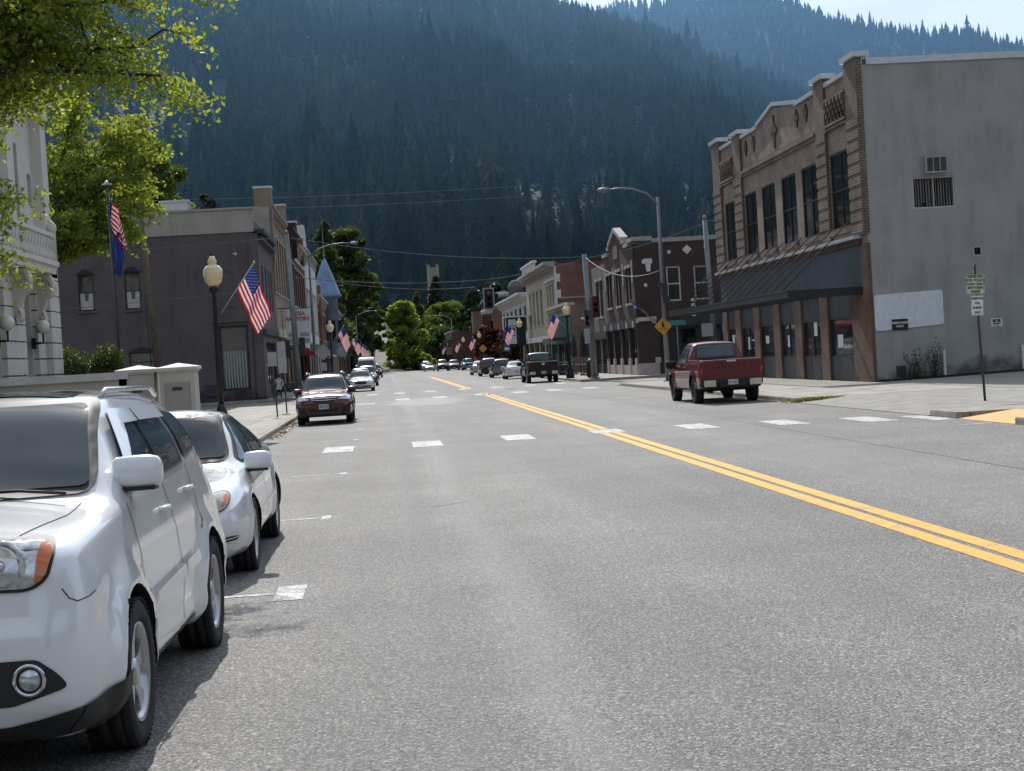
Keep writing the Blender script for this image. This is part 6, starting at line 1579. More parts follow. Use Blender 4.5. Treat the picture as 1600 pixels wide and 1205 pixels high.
# litter bin and patio furniture, planters
t=thing('litter_bin','black litter bin beside the acorn lamp on the right pavement','litter bin',(13.6,99.5,K)); m=MB(); m.lathe([(.3,K),(.36,.3),(.37,1.1),(.3,1.12)],(13.15,99.5,0),'z',14)
for k in range(14): a=2*math.pi*k/14; m.box(13.15+.37*math.cos(a)-.02,13.15+.37*math.cos(a)+.02,99.5+.37*math.sin(a)-.02,99.5+.37*math.sin(a)+.02,.2,1.1)
m.build('body','black_iron',t); m=MB(); m.lathe([(.38,1.1),(.36,1.2),(.2,1.35),(.001,1.38)],(13.15,99.5,0),'z',14); m.build('lid','steel_dark',t)
m=MB(); m.lathe([(.3,K),(.38,.8),(.4,.9)],(13.3,118,0),'z',12); o=m.build('planter','black_iron'); tag(o,'dark round planter by the teal shop','planter')
proto=None
spots=[(14.3,113,'small patio table with chairs nearest the grey pole'),(14.6,117,'small patio table with chairs behind the first one'),(14.2,122,'small patio table with chairs farthest along the patio')]
for i,(x,y,lab) in enumerate(spots):
    if proto is None:
        t=lthing('patio_table','','table'); m=MB(); m.lathe([(.5,.72),(.5,.76)],(0,0,0),'z',14); m.build('tabletop','steel_dark',t)
        m=MB(); m.lathe([(.25,0),(.2,.04),(.04,.06),(.04,.72)],(0,0,0),'z',10); m.build('pedestal','black_iron',t); proto=t
    else: t=copy_tree(proto)
    t.location=(x,y,K); tag(t,lab,'table','patio tables')
proto=None
for i,(x,y,lab) in enumerate([(13.5,113,'black wire patio chair left of the first table'),(15.1,113.2,'black wire patio chair right of the first table'),(13.7,117,'black wire patio chair left of the second table'),(15.4,117.2,'black wire patio chair right of the second table')]):
    if proto is None:
        t=lthing('patio_chair','','chair')
        m=MB(); m.box(-.22,.22,-.22,.22,.43,.46); m.build('seat','black_iron',t)
        m=MB()
        for k in range(6): m.tube([(-.2+k*.08,.21,.46),(-.2+k*.08,.24,.88)],.01,5)
        m.tube([(-.22,.24,.9),(.22,.24,.9)],.014,6); m.build('backrest','black_iron',t)
        for sx in (-1,1):
            for sy in (-1,1): m=MB(); m.tube([(sx*.2,sy*.2,.43),(sx*.22,sy*.23,0)],.013,5); m.build('leg','black_iron',t)
        proto=t
    else: t=copy_tree(proto)
    t.location=(x,y,K); tag(t,lab,'chair','patio chairs')
proto=None
for i,(x,y,lab) in enumerate([(14.4,119,'closed black patio umbrella, left one'),(15.4,119.5,'closed black patio umbrella, right one'),(13.9,110,'closed black patio umbrella close to the brown corner building')]):
    if proto is None:
        t=lthing('patio_umbrella','','umbrella'); m=MB(); m.lathe([(.24,0),(.24,.08),(.03,.1),(.025,3.1)],(0,0,0),'z',10); m.build('pole','black_iron',t)
        m=MB(); m.lathe([(.2,1.3),(.24,1.6),(.16,2.6),(.05,3.05),(.001,3.1)],(0,0,0),'z',9,smooth=False); m.build('canopy','awning_dark',t); proto=t
    else: t=copy_tree(proto)
    t.location=(x,y,K); tag(t,lab,'umbrella','closed patio umbrellas')
t=thing('patio_fence','low black patio railing around the tables','railing',(14.3,108,K)); m=MB()
for k in range(9): m.tube([(13.1,109+k*1.6,K),(13.1,109+k*1.6,1.15)],.025,5)
m.tube([(13.1,109,1.12),(13.1,121.8,1.12)],.025,5); m.tube([(13.1,109,.4),(13.1,121.8,.4)],.02,5); m.tube([(13.1,109,1.12),(15.8,109,1.12)],.025,5); m.build('rails','black_iron',t)
# distant signs on the right
t=thing('hanging_shop_sign','tall white hanging sign with a black crown-like emblem on dark backing','sign',(14.2,172,3)); m=MB(); m.box(13.5,15.6,172,172.3,2.9,6.0,1); m.box(13.7,14.55,171.9,172,3.1,5.8,0); m.box(13.3,16.2,171.6,173.5,6.0,6.15,0); m.build('sign_panel',['signwhite','signblack'],t)
m=MB()
for k in range(3): m.prism([(13.78+k*.22,4.6),(13.88+k*.22,4.3),(14.0+k*.22,4.6),(13.95+k*.22,4.9),(13.82+k*.22,4.9)],lambda u,v,d:(u,d,v),171.86,171.9)
m.box(13.75,14.5,171.86,171.9,5.05,5.12); m.box(13.75,14.5,171.86,171.9,4.0,4.07); m.build('emblem','signblack',t)
t=thing('blue_parking_sign','pair of blue and white parking signs on a thin post','sign',(11.9,170,K)); m=MB(); m.tube([(13.2,170,K),(13.2,170,3.6)],.04,5); m.build('post','steel_dark',t); m=MB(); m.box(12.9,13.6,169.9,169.95,2.3,3.2,0); m.box(13.0,13.5,169.86,169.9,2.45,2.75,1); m.box(12.9,13.65,169.95,170,3.5,4.4,0); m.build('sign_plate',['signblue','signwhite'],t)
t=thing('road_sign','small yellow diamond warning sign with red and white board below, far right','road sign',(11.5,190,K)); m=MB(); m.tube([(11.9,190,K),(11.9,190,3)],.04,5); m.build('post','steel_dark',t); F=Fc('-Y',189.9); diamond(F,11.9,2.9,.5,0,.01).build('sign_plate','signyellow',t); m=MB(); m.box(10.9,12.9,189.8,189.85,1.7,1.9,1); m.box(11.5,12.4,189.8,189.85,1.3,2.1,0); m.build('board',['signblue','fred'],t)
# person sitting outside the left corner shop, a few pixels tall
def skin_person(name,label,joints,edges,radii,mats,loc):
    t=lthing(name,label,'person',loc)
    me=bpy.data.meshes.new('body'); me.from_pydata(joints,edges,[]); o=bpy.data.objects.new('body',me); COL.objects.link(o)
    sk=o.modifiers.new('s','SKIN'); 
    for v,r in zip(me.skin_vertices[0].data,radii): v.radius=(r,r)
    me.skin_vertices[0].data[0].use_root=True
    o.modifiers.new('u','SUBSURF').levels=1
    dg=bpy.context.evaluated_depsgraph_get(); m2=bpy.data.meshes.new_from_object(o.evaluated_get(dg)); o.modifiers.clear(); o.data=m2
    m2.materials.clear(); [m2.materials.append(M[k]) for k in mats]
    for p in m2.polygons:
        z=p.center.z; p.use_smooth=True; p.material_index=0 if z>1.13 else (1 if z>.55 else 2)
    o.parent=t; 
    h=MB(); h.ball((0,.02,1.36),.115,12,0,1.05); h.build('hair','black_iron',t); return t
M['skin']=simple('skin',(.42,.25,.18),.6); M['shirt_pale']=simple('pale_shirt',(.5,.47,.45),.9); M['jeans']=simple('dark_trousers',(.03,.04,.06),.9)
J=[(0,0,.55),(0,0,.8),(0,0,1.08),(0,-.01,1.18),(0,-.04,1.3),(.18,0,1.08),(.25,-.05,.85),(.2,-.28,.72),(-.18,0,1.08),(-.25,-.05,.85),(-.2,-.28,.72),(.1,-.05,.52),(.13,-.45,.55),(.13,-.5,.1),(.13,-.62,.06),(-.1,-.05,.52),(-.13,-.45,.55),(-.13,-.5,.1),(-.13,-.62,.06)]
skin_person('person','seated person in a pale top outside the dark brown corner building',J,[(0,1),(1,2),(2,3),(3,4),(2,5),(5,6),(6,7),(2,8),(8,9),(9,10),(0,11),(11,12),(12,13),(13,14),(0,15),(15,16),(16,17),(17,18)],[.14,.14,.14,.055,.1,.065,.045,.035,.065,.045,.035,.095,.07,.045,.035,.095,.07,.045,.035],['skin','shirt_pale','jeans'],(-6.3,93.0,K))
m=MB(); m.box(-6.8,-5.2,93.1,93.5,.5,.6); m.box(-6.7,-6.6,93.15,93.45,K,.5); m.box(-5.4,-5.3,93.15,93.45,K,.5); m.box(-6.8,-5.2,93.5,93.55,.6,1.0); o=m.build('bench','steel_dark'); tag(o,'dark bench at the foot of the brown corner building','bench')
m=MB(); m.box(-8.4,-7.6,60,60.6,K,.45); o=m.build('low_block','steel_dark'); tag(o,'low dark block on the left pavement by the cream piers','block')

# ------------------------------------------------------------------ planting
def leaves(rng,C,Rr,n,size,squash=.8):
    """n leaf quads scattered through clumps C (k,3) of radius Rr"""
    idx=rng.integers(0,len(C),n); d=rng.normal(size=(n,3)); d/=np.linalg.norm(d,axis=1)[:,None]
    r=rng.random(n)**.45; P=C[idx]+d*(Rr[idx]*r)[:,None]*np.array([1,1,squash])
    return quads(rng,P,size)
def quads(rng,P,size,up=None):
    n=len(P); a=rng.normal(size=(n,3)); a/=np.linalg.norm(a,axis=1)[:,None]; b=rng.normal(size=(n,3)); b-=a*(a*b).sum(1)[:,None]; b/=np.linalg.norm(b,axis=1)[:,None]
    if up is not None:
        a[:,2]*=up; a/=np.linalg.norm(a,axis=1)[:,None]; b[:,2]*=up*1.3; b-=a*(a*b).sum(1)[:,None]; b/=np.linalg.norm(b,axis=1)[:,None]
    s=size*(.6+.8*rng.random(n))[:,None]
    V=np.stack([P-a*s*.55,P+b*s*.34,P+a*s*.6,P-b*s*.34],1).reshape(-1,3); F=np.arange(4*n).reshape(-1,4); return V,F
GREEN=leafmat('maple_leaf',(.095,.14,.045),(.20,.265,.085),.64,(.36,.30,.09)); DKGREEN=leafmat('dark_leaf',(.032,.06,.028),(.075,.115,.045),.42)
MIDGREEN=leafmat('mid_leaf',(.05,.09,.025),(.11,.16,.045),.5); SPRUCE=leafmat('spruce_needles',(.022,.045,.036),(.045,.075,.058),.25); REDLEAF=leafmat('red_blossom',(.03,.013,.012),(.075,.025,.022),.3,(.4,.34,.33))
HEDGE=leafmat('hedge_leaf',(.02,.04,.014),(.06,.09,.02),.3)
def branch_pts(a,b,bend,n,rng,wob=.12):
    a,b=Vector(a),Vector(b); out=[]
    for k in range(n+1):
        t=k/n; p=a.lerp(b,t)+Vector((0,0,bend*4*t*(1-t)))+Vector([rng.normal()*wob*math.sin(math.pi*t) for _ in range(3)]); out.append(p)
    return out
def big_tree(name,label,trunk,ht,limbs,mat,nleaf,size,seed,tw=1.3,lat=.3,spread=.55,r0=.3):
    """limbs: list of (start z, end xyz); foliage hangs in flat sprays along twigs"""
    rng=np.random.default_rng(seed); t=thing(name,label,'tree',trunk)
    m=MB(); tp=Vector(trunk); top=tp+Vector((0,0,ht)); m.tube([tp,tp+Vector((.05,0,ht*.4)),top],[r0,r0*.75,r0*.4],12)
    tips=[]
    for z,e in limbs:
        a=tp.lerp(top,min(1,(z-tp.z)/ht)); P=branch_pts(a,e,.35,9,rng,.12); L=(Vector(e)-a).length
        m.tube(P,[r0*.42*(1-k/9.5)+.012 for k in range(10)],7,cap=False)
        for k in range(2,10):
            for s in range(3):
                p=P[k]; d=(P[k]-P[k-1]).normalized(); side=Vector((rng.normal(),rng.normal(),rng.normal()*.45)).normalized(); q=p+(d*.45+side)*L*.16*rng.uniform(.6,1.3)
                Q=branch_pts(p,q,.05,4,rng,.05); m.tube(Q,[.022,.018,.013,.01,.006],5,cap=False); tips+=[(Q[2],Q[4],d),(Q[1],Q[3],d)]
        tips.append((P[7],P[9],(P[9]-P[7]).normalized()))
    m.build('trunk','bark',t)
    # sprays
    k=max(1,nleaf//(len(tips)*3)); PP=[]
    for a,b,d in tips:
        for j in range(3):
            o=a.lerp(b,rng.random()); dv=(d+Vector((rng.normal()*.7,rng.normal()*.7,rng.normal()*.22-.12))).normalized()*tw*rng.uniform(.5,1.1)
            u=rng.random(k); w=rng.normal(size=k)*lat*(1-.6*u)
            ld=dv.cross(Vector((0,0,1))).normalized(); 
            base=np.array(o)[None]+np.outer(u,np.array(dv))+np.outer(w,np.array(ld)); base[:,2]+=rng.normal(size=k)*.06-u*u*.25; PP.append(base)
    V,F=quads(rng,np.concatenate(PP),size)
    np_mesh('crown',V,F,mat,parent=t,origin=t['_o']); return t
LM=[(4.3,(-6.9,27,7.6)),(5.0,(-5.4,27.5,8.5)),(5.2,(-5.0,28,7.5)),(5.5,(-4.2,27,8.9)),(5.0,(-6.3,28.2,6.9)),(5.8,(-6.6,26,9.2)),(6.2,(-7.9,29,9.7)),(6.5,(-4.9,29.5,9.8)),(6.0,(-8,24.5,8.0)),(7,(-6.8,27,10.6)),(7.5,(-5.2,26,10.6)),(4.8,(-6.9,29.5,7.5)),(8,(-9,28,11)),(5.5,(-9.5,25,7.6)),(6,(-4.5,26.6,9.9)),(6.3,(-5.2,25.4,8.9)),(7.2,(-4.2,28.4,10.8)),(5.4,(-6.0,26.5,7.9)),(5.9,(-7.2,28,8.7)),(6.4,(-5.6,28.5,9.6)),(5.2,(-5.0,26.6,8.1)),(6.8,(-8.2,26,9.4)),
 (6.1,(-4.0,27.8,7.6)),(6,(-3.7,27.2,7.0)),(6.2,(-3.6,27.5,8.4)),(3.2,(-6.6,26.2,4.0)),(3.3,(-6.9,25.8,4.5)),(3.0,(-6.5,26.6,4.9)),(6.9,(-7.6,26.5,8.9)),(6.2,(-6.4,28,8.3))]
q=20/27.5
big_tree('maple_tree','large maple overhanging from the left edge with backlit yellow-green leaves',(-10.0*q,20,.1),6.8,
  [(1.86+(z-1.86)*q,(x*q,y*q,1.86+(zz-1.86)*q)) for z,(x,y,zz) in LM],GREEN,96000,.066,11,.72,.16,r0=.2)
DX=-1.1
big_tree('maple_tree','leafy green tree behind the courthouse flagpole, left of the brown building',(-13.7,66,1.2),9.8,
  [(6.4,(-10.70,66,7.9)),(6.4,(-12.10,64,7.9)),(6.4,(-10.00,66,8.7)),(6.5,(-10.00,67,9.7)),(6.8,(-11.10,65,9.9)),(7.0,(-9.30,66,10.7)),(7.5,(-10.70,66,11.7)),(7.5,(-13.10,64,10.9)),(7.5,(-15.10,66,9.9)),(6.4,(-14.60,64,7.9)),(8.8,(-12.10,66,12.9)),(6.4,(-12.30,63.5,8.3)),(6.4,(-10.40,65,7.9)),(8.4,(-9.90,67,12.3)),(7.0,(-12.10,65,9.5)),(6.6,(-11.30,66,8.3))],GREEN,42000,.15,12,1.15,.3)
def clump_tree(name,label,loc,h,rx,rz,mat,n,size,seed,k=22,trunk=None,cone=False,ry=None,low=.18,cat='tree',grp=None):
    rng=np.random.default_rng(seed); t=thing(name,label,cat,loc,grp); x,y,z=loc; ry=ry or rx; k=int(k*3); n=int(n*1.9)
    m=MB(); m.tube([(x,y,z),(x+.1,y,z+h*.5),(x,y,z+h*.85)],[h*.018+.05,h*.013+.03,.03],8)
    C=[];Q=[]
    for i in range(k):
        u=rng.random(); zz=low+(1-low)*u
        if cone: r=(1-u)**.8*.9+.05
        else: r=math.sin(math.pi*min(1,(.12+.80*u))**.8)*.85+.15
        a=rng.random()*6.283; rr=r*(.35+.8*rng.random())
        C.append((x+math.cos(a)*rr*rx,y+math.sin(a)*rr*ry,z+h*zz)); Q.append((.20 if not cone else .24)*rx*(.5+.9*rng.random())*(1 if not cone else .45+(1-u)))
        m.tube([(x,y,z+h*zz*.75),C[-1]],[.05+h*.003,.02],5,cap=False)
    m.build('trunk','bark',t)
    V,F=leaves(rng,np.array(C),np.array(Q),n,size,.75 if not cone else .9)
    np_mesh('crown',V,F,mat,parent=t,origin=t['_o']); return t
clump_tree('leafy_tree','dull green tree rising behind the brown painted building at left',(-19.4,128,0),21.0,5.4,8,MIDGREEN,14000,.38,21,34)
clump_tree('conifer_tree','small pointed conifer behind the pale parapet at left',(-15.7,150,0),19.5,2.6,8,SPRUCE,7000,.3,22,26,cone=True)
clump_tree('leafy_tree','bright bushy treetop showing above the pale parapet',(-12.6,140,0),15.2,3.0,5,MIDGREEN,7000,.3,23,22)
clump_tree('conifer_tree','dark tall evergreen right behind the turret spike',(-8.5,250,0),25,4.2,9,DKGREEN,9000,.55,24,34,cone=True)
clump_tree('leafy_tree','tall dark green tree standing right of the turret',(-5.8,285,0),26,5.6,9,DKGREEN,14000,.6,25,46,ry=5)
clump_tree('leafy_tree','second tall dark tree at the end of the left row',(-8.8,300,0),24,5.0,9,DKGREEN,10000,.6,26,40)
clump_tree('leafy_tree','lighter green tree edging the dark trees above the gravel road',(-2.5,318,0),17,3.0,6,MIDGREEN,8000,.45,27,30,low=.3)
clump_tree('leafy_tree','bright green tree standing alone at the fork at the end of the street',(3.9,318,0),13.6,4.1,6,GREEN,15000,.40,28,60,ry=3.8,low=.02)
clump_tree('leafy_tree','slim pale green tree right behind the fork tree',(9.0,405,0),19.5,3.4,8,MIDGREEN,8000,.5,29,26,cone=True)
clump_tree('leafy_tree','broad dark tree with bright top right of the fork',(16,400,0),15.5,8.2,6,MIDGREEN,16000,.55,30,60,low=.2)
clump_tree('leafy_tree','shaded bush in front of the broad dark tree',(14,392,0),9.5,8.5,4,DKGREEN,14000,.55,31,50,low=.05)
clump_tree('leafy_tree','small bright treetop at the right end of the broad tree',(24,395,0),15.5,3.6,5,GREEN,6000,.5,32,24,low=.4)
clump_tree('spruce_tree','tall blue-grey spruce in front of the stack tower',(14.8,424,0),24,5.0,10,SPRUCE,12000,.6,33,46,cone=True)
clump_tree('conifer_tree','dark conifer behind the far red brick building',(23.5,330,0),17,4.5,8,SPRUCE,7000,.5,34,30)
clump_tree('conifer_tree','dark low evergreen left of the far brick stack',(18.8,320,0),15.5,3.4,8,SPRUCE,6000,.5,35,26)
clump_tree('flowering_tree','dark red flowering tree in front of the distant red building',(14.0,212,K),5.6,2.3,3,REDLEAF,6000,.28,36,34,low=.25)
clump_tree('flowering_tree','second dark red flowering tree nearer the blue signs',(15.0,185,K),5.2,2.0,3,REDLEAF,4500,.24,37,24,low=.25)
for i,(x,y,h,r) in enumerate([(-9,345,9,4),(-14,360,14,6),(-20,330,16,7),(7.6,322,3.2,2.6),(26,360,12,6),(34,340,14,7)]):
    clump_tree('leafy_tree',['low bush left of the gravel road','leafy tree up the bank left of the gravel road','large tree farther up the left bank','low bush at the foot of the fork tree','leafy tree behind the far brick shops','large tree behind the distant domed roof'][i],(x,y,0),h,r,4,DKGREEN if i!=3 else GREEN,6000,.5,50+i,26,low=.08)
# hedge by the courthouse, plants
rng=np.random.default_rng(60); n=16000; P=np.stack([rng.uniform(-11.4,-8.1,n),rng.uniform(48.6,50.0,n),1.3+rng.random(n)**.6*1.35],1); P[:,2]+=.16*np.sin(P[:,0]*5)+.1*rng.normal(size=n)*(P[:,2]>2.3)
V,F=quads(rng,P,.075); o=np_mesh('hedge',V,F,HEDGE,origin=(-9.7,49.3,1.3)); tag(o,'clipped dark green hedge at the foot of the courthouse','hedge')
def weed(label,x,y,z,h,n,seed,w=.5):
    rng=np.random.default_rng(seed); t=thing('weed_shrub',label,'shrub',(x,y,z)); m=MB(); PP=[]
    for k in range(n):
        a=Vector((x+rng.uniform(-w,w)*.5,y+rng.uniform(-.1,.1),z)); b=a+Vector((rng.uniform(-w,w)*.6,rng.uniform(-.15,.05),h*rng.uniform(.5,1))); P=branch_pts(a,b,.02,6,rng,.03); m.tube(P,[.012,.01,.009,.008,.006,.005,.004],5,cap=False)
        for q in P[1:]: PP.append(np.array(q)[None]+rng.normal(size=(9,3))*.08*np.array([1,.5,1]))
    m.build('stems','bark',t); V,F=quads(rng,np.concatenate(PP),.06); np_mesh('foliage',V,F,HEDGE,parent=t,origin=t['_o'])
weed('scraggly weed shrub growing at the foot of the grey wall, left one',18.75,54.3,.12,1.1,9,61,.5); weed('taller scraggly weed shrub against the grey wall, right one',19.35,54.3,.12,1.35,8,62,.4)
weed('potted green plants on the left pavement by the corner shop',-4.9,96,K,.9,12,63,.9)
# moss and dead leaves lying along the foot of the grey wall, grass tuft in the driveway joint
rng=np.random.default_rng(64); n=9000; x=rng.uniform(17.4,30,n); P=np.stack([x,54.5-np.abs(rng.normal(size=n))*.22,.15+np.maximum(0,x-18)*.016+rng.random(n)*.05],1)
V,F=quads(rng,P,.06,.3); M['litter']=leafmat('leaf_litter',(.02,.018,.012),(.06,.05,.03),.1); o=np_mesh('leaf_litter',V,F,M['litter'],origin=(23,54.4,.1)); tag(o,'dark strip of leaf litter along the foot of the grey wall','leaf litter'); o['kind']='stuff'
n=1500; P=np.stack([rng.normal(12.3,.35,n),rng.normal(44.4,.14,n),.04+rng.random(n)*.08],1); V,F=quads(rng,P,.07,1.); o=np_mesh('grass_tuft',V,F,leafmat('dry_grass',(.10,.10,.03),(.22,.2,.09),.3),origin=(12.5,44.2,0)); tag(o,'dry grass at the kerb end by the driveway','grass'); o['kind']='stuff'
n=1500; yy=rng.uniform(42,54,n); P=np.stack([-3.22+np.abs(rng.normal(size=n))*.12,yy,.01+rng.random(n)*.02],1); V,F=quads(rng,P,.05,.2); o=np_mesh('gutter_leaves',V,F,leafmat('gutter_leaf',(.12,.08,.04),(.3,.22,.12),.1),origin=(-3.2,48,0)); tag(o,'fallen leaves lying in the left gutter','leaf litter'); o['kind']='stuff'

# ------------------------------------------------------------------ mountains and forest
D2=math.pi/180
def px2az(x): return math.degrees(math.atan((x-800)/2450))+4.56
def ang(x,y): return (567-.06*(x-602)-y)/2450
TA=[(-900,-60),(-200,-90),(400,-90),(760,-60),(860,8),(900,22),(960,36),(1010,52),(1100,92),(1200,135),(1300,180),(1400,215),(1600,270),(2200,330)]
TB=[(-900,40),(700,60),(860,34),(940,36),(1000,26),(1060,18),(1130,10),(1200,6),(1262,14),(1300,34),(1340,58),(1400,68),(1480,80),(1570,92),(1700,120),(2200,160)]
azA=[px2az(x) for x,y in TA]; elA=[ang(x,y) for x,y in TA]; azB=[px2az(x) for x,y in TB]; elB=[ang(x,y) for x,y in TB]
RA0,RA1,RB0,RB1=540.,1450.,1150.,2000.
def nz(x,y,s,k=0): return noise.fractal(Vector((x*s,y*s,k)),1.,2.,4)
def hA(az,r):
    e=np.interp(az,azA,elA)*RA1; t=(r-RA0)/(RA1-RA0)
    x,y=r*math.sin(az*D2),r*math.cos(az*D2)
    if t<=0: return -.5
    if t<=1: s=t**1.0*.9+.1*math.sin(math.pi/2*t); return e*s+nz(x,y,.004)*22*math.sin(math.pi*min(1,t))+1
    return e*(1-(t-1)*.9)
def hB(az,r):
    e=np.interp(az,azB,elB)*RB1; t=(r-RB0)/(RB1-RB0); x,y=r*math.sin(az*D2),r*math.cos(az*D2)
    if t<=0: return -30
    if t<=1: return e*(t**.9)+nz(x,y,.003,5)*26*math.sin(math.pi*t)
    return e*(1-(t-1)*.8)
M['hillside']=simple('hillside_soil',(.02,.026,.017),.95,var=.4,scale=.02)
def hillmesh(name,h,r0,r1):
    azs=np.arange(-34,46.1,.6); rs=np.concatenate([np.linspace(r0,r1,26),np.linspace(r1,r1*1.35,5)[1:]])
    V=[(r*math.sin(a*D2),r*math.cos(a*D2),h(a,r)) for a in azs for r in rs]; n=len(rs)
    F=[(i*n+j,i*n+j+1,(i+1)*n+j+1,(i+1)*n+j) for i in range(len(azs)-1) for j in range(n-1)]
    o=np_mesh(name,np.array(V),np.array(F),M['hillside'],smooth=True); return struct(o)
hillmesh('hill',hA,RA0,RA1); hillmesh('mountain',hB,RB0,RB1)
# unseen valley side added behind the camera to darken reflections and fill light
azs=np.arange(62,299,4.); rs=np.linspace(420,1300,8)
V=[(r*math.sin(a*D2),r*math.cos(a*D2),-1+(r-420)*.42*(1+.25*noise.noise(Vector((a*.05,r*.003,2.)))) ) for a in azs for r in rs]; n=8
F=[(i*n+j,i*n+j+1,(i+1)*n+j+1,(i+1)*n+j) for i in range(len(azs)-1) for j in range(n-1)]
struct(np_mesh('unseen_hill',np.array(V),np.array(F),M['hillside'],smooth=True))
def forestmat():
    m,nt,b=nmat('conifer_forest'); L=nt.links
    a=nt.nodes.new('ShaderNodeAttribute'); a.attribute_name='tint'
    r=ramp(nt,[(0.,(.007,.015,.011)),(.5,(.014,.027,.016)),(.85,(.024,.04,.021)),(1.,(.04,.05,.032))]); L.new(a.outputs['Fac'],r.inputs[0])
    L.new(r.outputs[0],b.inputs['Base Color']); b.inputs['Roughness'].default_value=1.; b.inputs['Specular IOR Level'].default_value=0.; return m
FOREST=forestmat()
def conifer_template(rng,tiers,seg):
    V=[];F=[]
    for k in range(tiers):
        z0=.10+.9*k/tiers*.92; z1=min(1.,z0+.9/tiers*1.9); r=.5*(1-k/tiers)**.85*(.8+.35*rng.random())+.02; o=len(V)
        ph=rng.random()*6
        for s in range(seg): a=2*math.pi*s/seg+ph; q=r*(1 if s%2==0 else .55)*(.75+.5*rng.random()); V.append((q*math.cos(a),q*math.sin(a),z0-(.05 if s%2==0 else -.02)*rng.random()))
        V.append((0,0,z1))
        F+=[(o+s,o+(s+1)%seg,o+seg) for s in range(seg)]
    return np.array(V),np.array(F)
def round_template(rng):
    V=[];F=[]
    for k in range(26):
        d=rng.normal(size=3); d/=np.linalg.norm(d); p=np.array([0,0,.6])+d*np.array([.3,.3,.36])*(.6+.4*rng.random()); a=rng.normal(size=(3,3))*.13; o=len(V)
        for q in a: V.append(tuple(p+q))
        F.append((o,o+1,o+2))
    return np.array(V),np.array(F)
def forest(name,label,h,r0,r1,n,az0,az1,hmin,hmax,seed,tiers,seg,dens=None):
    rng=np.random.default_rng(seed); T=[conifer_template(rng,tiers,seg) for _ in range(7)]+[round_template(rng)]
    Vs=[];Fs=[];As=[];off=0; cnt=0
    per=[[] for _ in T]
    for i in range(n):
        az=rng.uniform(az0,az1); r=math.sqrt(rng.uniform(r0*r0,r1*r1)); x,y=r*math.sin(az*D2),r*math.cos(az*D2)
        g=nz(x,y,.006,9); 
        if g>.28 and rng.random()<.75 and r<r1*.93: 
            if rng.random()<.5: continue
            k=len(T)-1; s=rng.uniform(4,8)
        else: k=int(rng.integers(0,len(T)-1)); s=rng.uniform(hmin,hmax)*(1+.35*nz(x,y,.012,3))*(1-.25*(r-r0)/(r1-r0))
        if rng.random()<.06: s*=1.35
        tint=np.clip(.42+.55*nz(x,y,.01,1)+rng.normal()*.16,0,1)
        if k==len(T)-1: tint=min(1,tint+.25)
        per[k].append((x,y,h(az,r)-.4,s,s*rng.uniform(.32,.52) if k<len(T)-1 else s*.9,rng.random()*6.28,tint))
    for k,(V,F) in enumerate(T):
        if not per[k]: continue
        A=np.array(per[k]); m=len(A); c,sn=np.cos(A[:,5]),np.sin(A[:,5])
        X=(V[None,:,0]*c[:,None]-V[None,:,1]*sn[:,None])*A[:,4:5]+A[:,0:1]; Y=(V[None,:,0]*sn[:,None]+V[None,:,1]*c[:,None])*A[:,4:5]+A[:,1:2]; Z=V[None,:,2]*A[:,3:4]+A[:,2:3]
        W=np.stack([X,Y,Z],-1).reshape(-1,3); G_=(F[None]+(np.arange(m)*len(V))[:,None,None]).reshape(-1,3)+off
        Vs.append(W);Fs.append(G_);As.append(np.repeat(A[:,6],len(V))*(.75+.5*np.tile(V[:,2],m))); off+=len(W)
    o=np_mesh(name,np.concatenate(Vs),np.concatenate(Fs),FOREST,np.concatenate(As)); tag(o,label,'forest'); o['kind']='stuff'
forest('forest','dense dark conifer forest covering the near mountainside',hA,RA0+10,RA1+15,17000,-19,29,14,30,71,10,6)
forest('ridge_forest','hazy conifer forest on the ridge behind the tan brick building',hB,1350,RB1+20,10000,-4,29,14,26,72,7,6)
# extra trees right on the two skylines
def skyline(name,label,h,r,az0,az1,n,seed):
    rng=np.random.default_rng(seed); hh=lambda a,q:h(a,q)
    forest(name,label,h,r-14,r+6,n,az0,az1,14,28,seed,10,8)
skyline('skyline_forest','line of conifers standing on the far mountain crest',hB,RB1,3,24,420,73)
skyline('skyline_forest','line of conifers along the crest of the near slope',hA,RA1,4,16,160,74)

# ------------------------------------------------------------------ haze in the valley
HZ=bpy.data.materials.new('valley_haze'); HZ.use_nodes=True; nt=HZ.node_tree; nt.nodes.clear(); out=nt.nodes.new('ShaderNodeOutputMaterial')
v=nt.nodes.new('ShaderNodeVolumePrincipled'); v.inputs['Color'].default_value=(.27,.54,.90,1); v.inputs['Density'].default_value=.00022; v.inputs['Anisotropy'].default_value=.6
nt.links.new(v.outputs[0],out.inputs['Volume'])
m=MB().box(-1500,1900,440,1990,-5,700); HO=m.build('valley_haze','asphalt',origin=(0,0,0)); HO.data.materials.clear(); HO.data.materials.append(HZ); HO['kind']='stuff'; tag(HO,'thin blue haze filling the valley in front of the mountains','haze')

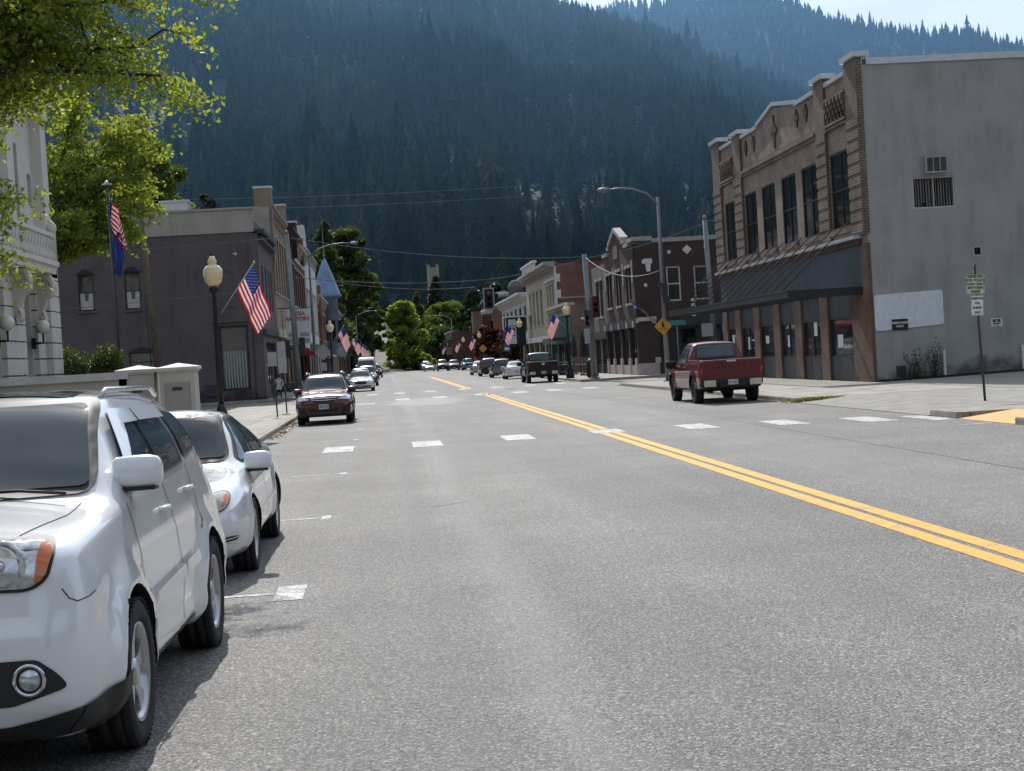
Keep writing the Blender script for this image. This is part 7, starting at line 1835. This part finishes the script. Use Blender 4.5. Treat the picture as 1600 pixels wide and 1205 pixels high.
# ------------------------------------------------------------------ sky, sun, camera
SUN_EL,SUN_AZ=R(41),R(-4.5)     # azimuth measured from +Y (down the street), negative = left
w=bpy.data.worlds.new('World'); S.world=w; w.use_nodes=True; nt=w.node_tree; L=nt.links; bg=nt.nodes['Background']; bg.inputs['Strength'].default_value=.185
sky=nt.nodes.new('ShaderNodeTexSky'); sky.sky_type='NISHITA'; sky.sun_disc=False; sky.sun_elevation=SUN_EL; sky.sun_rotation=SUN_AZ; sky.air_density=1.; sky.dust_density=1.2; sky.ozone_density=1.2
tc=nt.nodes.new('ShaderNodeTexCoord'); mp=nt.nodes.new('ShaderNodeMapping'); mp.inputs['Scale'].default_value=(1,1,3.2); mp.inputs['Rotation'].default_value=(0,.35,0); L.new(tc.outputs['Generated'],mp.inputs[0])
n=nd(nt,'ShaderNodeTexNoise',Scale=1.9,Detail=12.,Roughness=.6); L.new(mp.outputs[0],n.inputs['Vector'])
r=ramp(nt,[(.38,(.0,.0,.0)),(.58,(1,1,1))]); L.new(n.outputs['Fac'],r.inputs[0])
# thin white cloud, brightest towards the sun and low over the ridge; darker away from the sun
sx=nt.nodes.new('ShaderNodeSeparateXYZ'); L.new(tc.outputs['Generated'],sx.inputs[0])
fw=mth(nt,'MAXIMUM',sx.outputs[1],0.)
low=mth(nt,'MULTIPLY',mth(nt,'MAXIMUM',mth(nt,'MULTIPLY_ADD',sx.outputs[2],-2.2,1.25),0.),fw)
cf=mth(nt,'MINIMUM',mth(nt,'MAXIMUM',mth(nt,'MULTIPLY',r.outputs[0],.8),mth(nt,'MULTIPLY',low,.85)),.9)
cb=mixc(nt,(4.3,4.4,4.5),(4.5,4.75,5.1),fw)
c=mixc(nt,sky.outputs[0],cb,cf); L.new(c,bg.inputs['Color'])
sl=bpy.data.lights.new('sun','SUN'); sl.energy=4.7; sl.angle=R(.5); sl.color=(1,.965,.91); so=bpy.data.objects.new('sun',sl); COL.objects.link(so)
d=Vector((math.sin(SUN_AZ)*math.cos(SUN_EL),math.cos(SUN_AZ)*math.cos(SUN_EL),math.sin(SUN_EL))); so.rotation_euler=d.to_track_quat('Z','Y').to_euler(); so.location=(0,0,60)
cam=bpy.data.cameras.new('camera'); co=bpy.data.objects.new('camera',cam); COL.objects.link(co); S.camera=co
cam.sensor_width=36; cam.lens=2450/1600*36; cam.clip_end=9000; cam.clip_start=.1
yaw,pitch,roll=.07963327,-.01924622,.06
Fv=Vector((math.sin(yaw)*math.cos(pitch),math.cos(yaw)*math.cos(pitch),math.sin(pitch))); Rv=Vector((math.cos(yaw),-math.sin(yaw),0)); Uv=Rv.cross(Fv)
cr,sr=math.cos(roll),math.sin(roll)
xi=Rv*cr-Uv*sr; yi=Rv*sr+Uv*cr
co.matrix_world=Matrix((xi,yi,-Fv)).transposed().to_4x4(); co.location=(0,0,1.86)
S.view_settings.view_transform='Standard'; S.view_settings.look='None'; S.view_settings.exposure=0; S.view_settings.gamma=1
S.cycles.use_denoising=True
S.cycles.max_bounces=6; S.cycles.diffuse_bounces=3; S.cycles.glossy_bounces=3; S.cycles.volume_bounces=0; S.cycles.transmission_bounces=4; S.cycles.transparent_max_bounces=6
for o in list(S.objects):
    if '_o' in o.keys(): del o['_o']
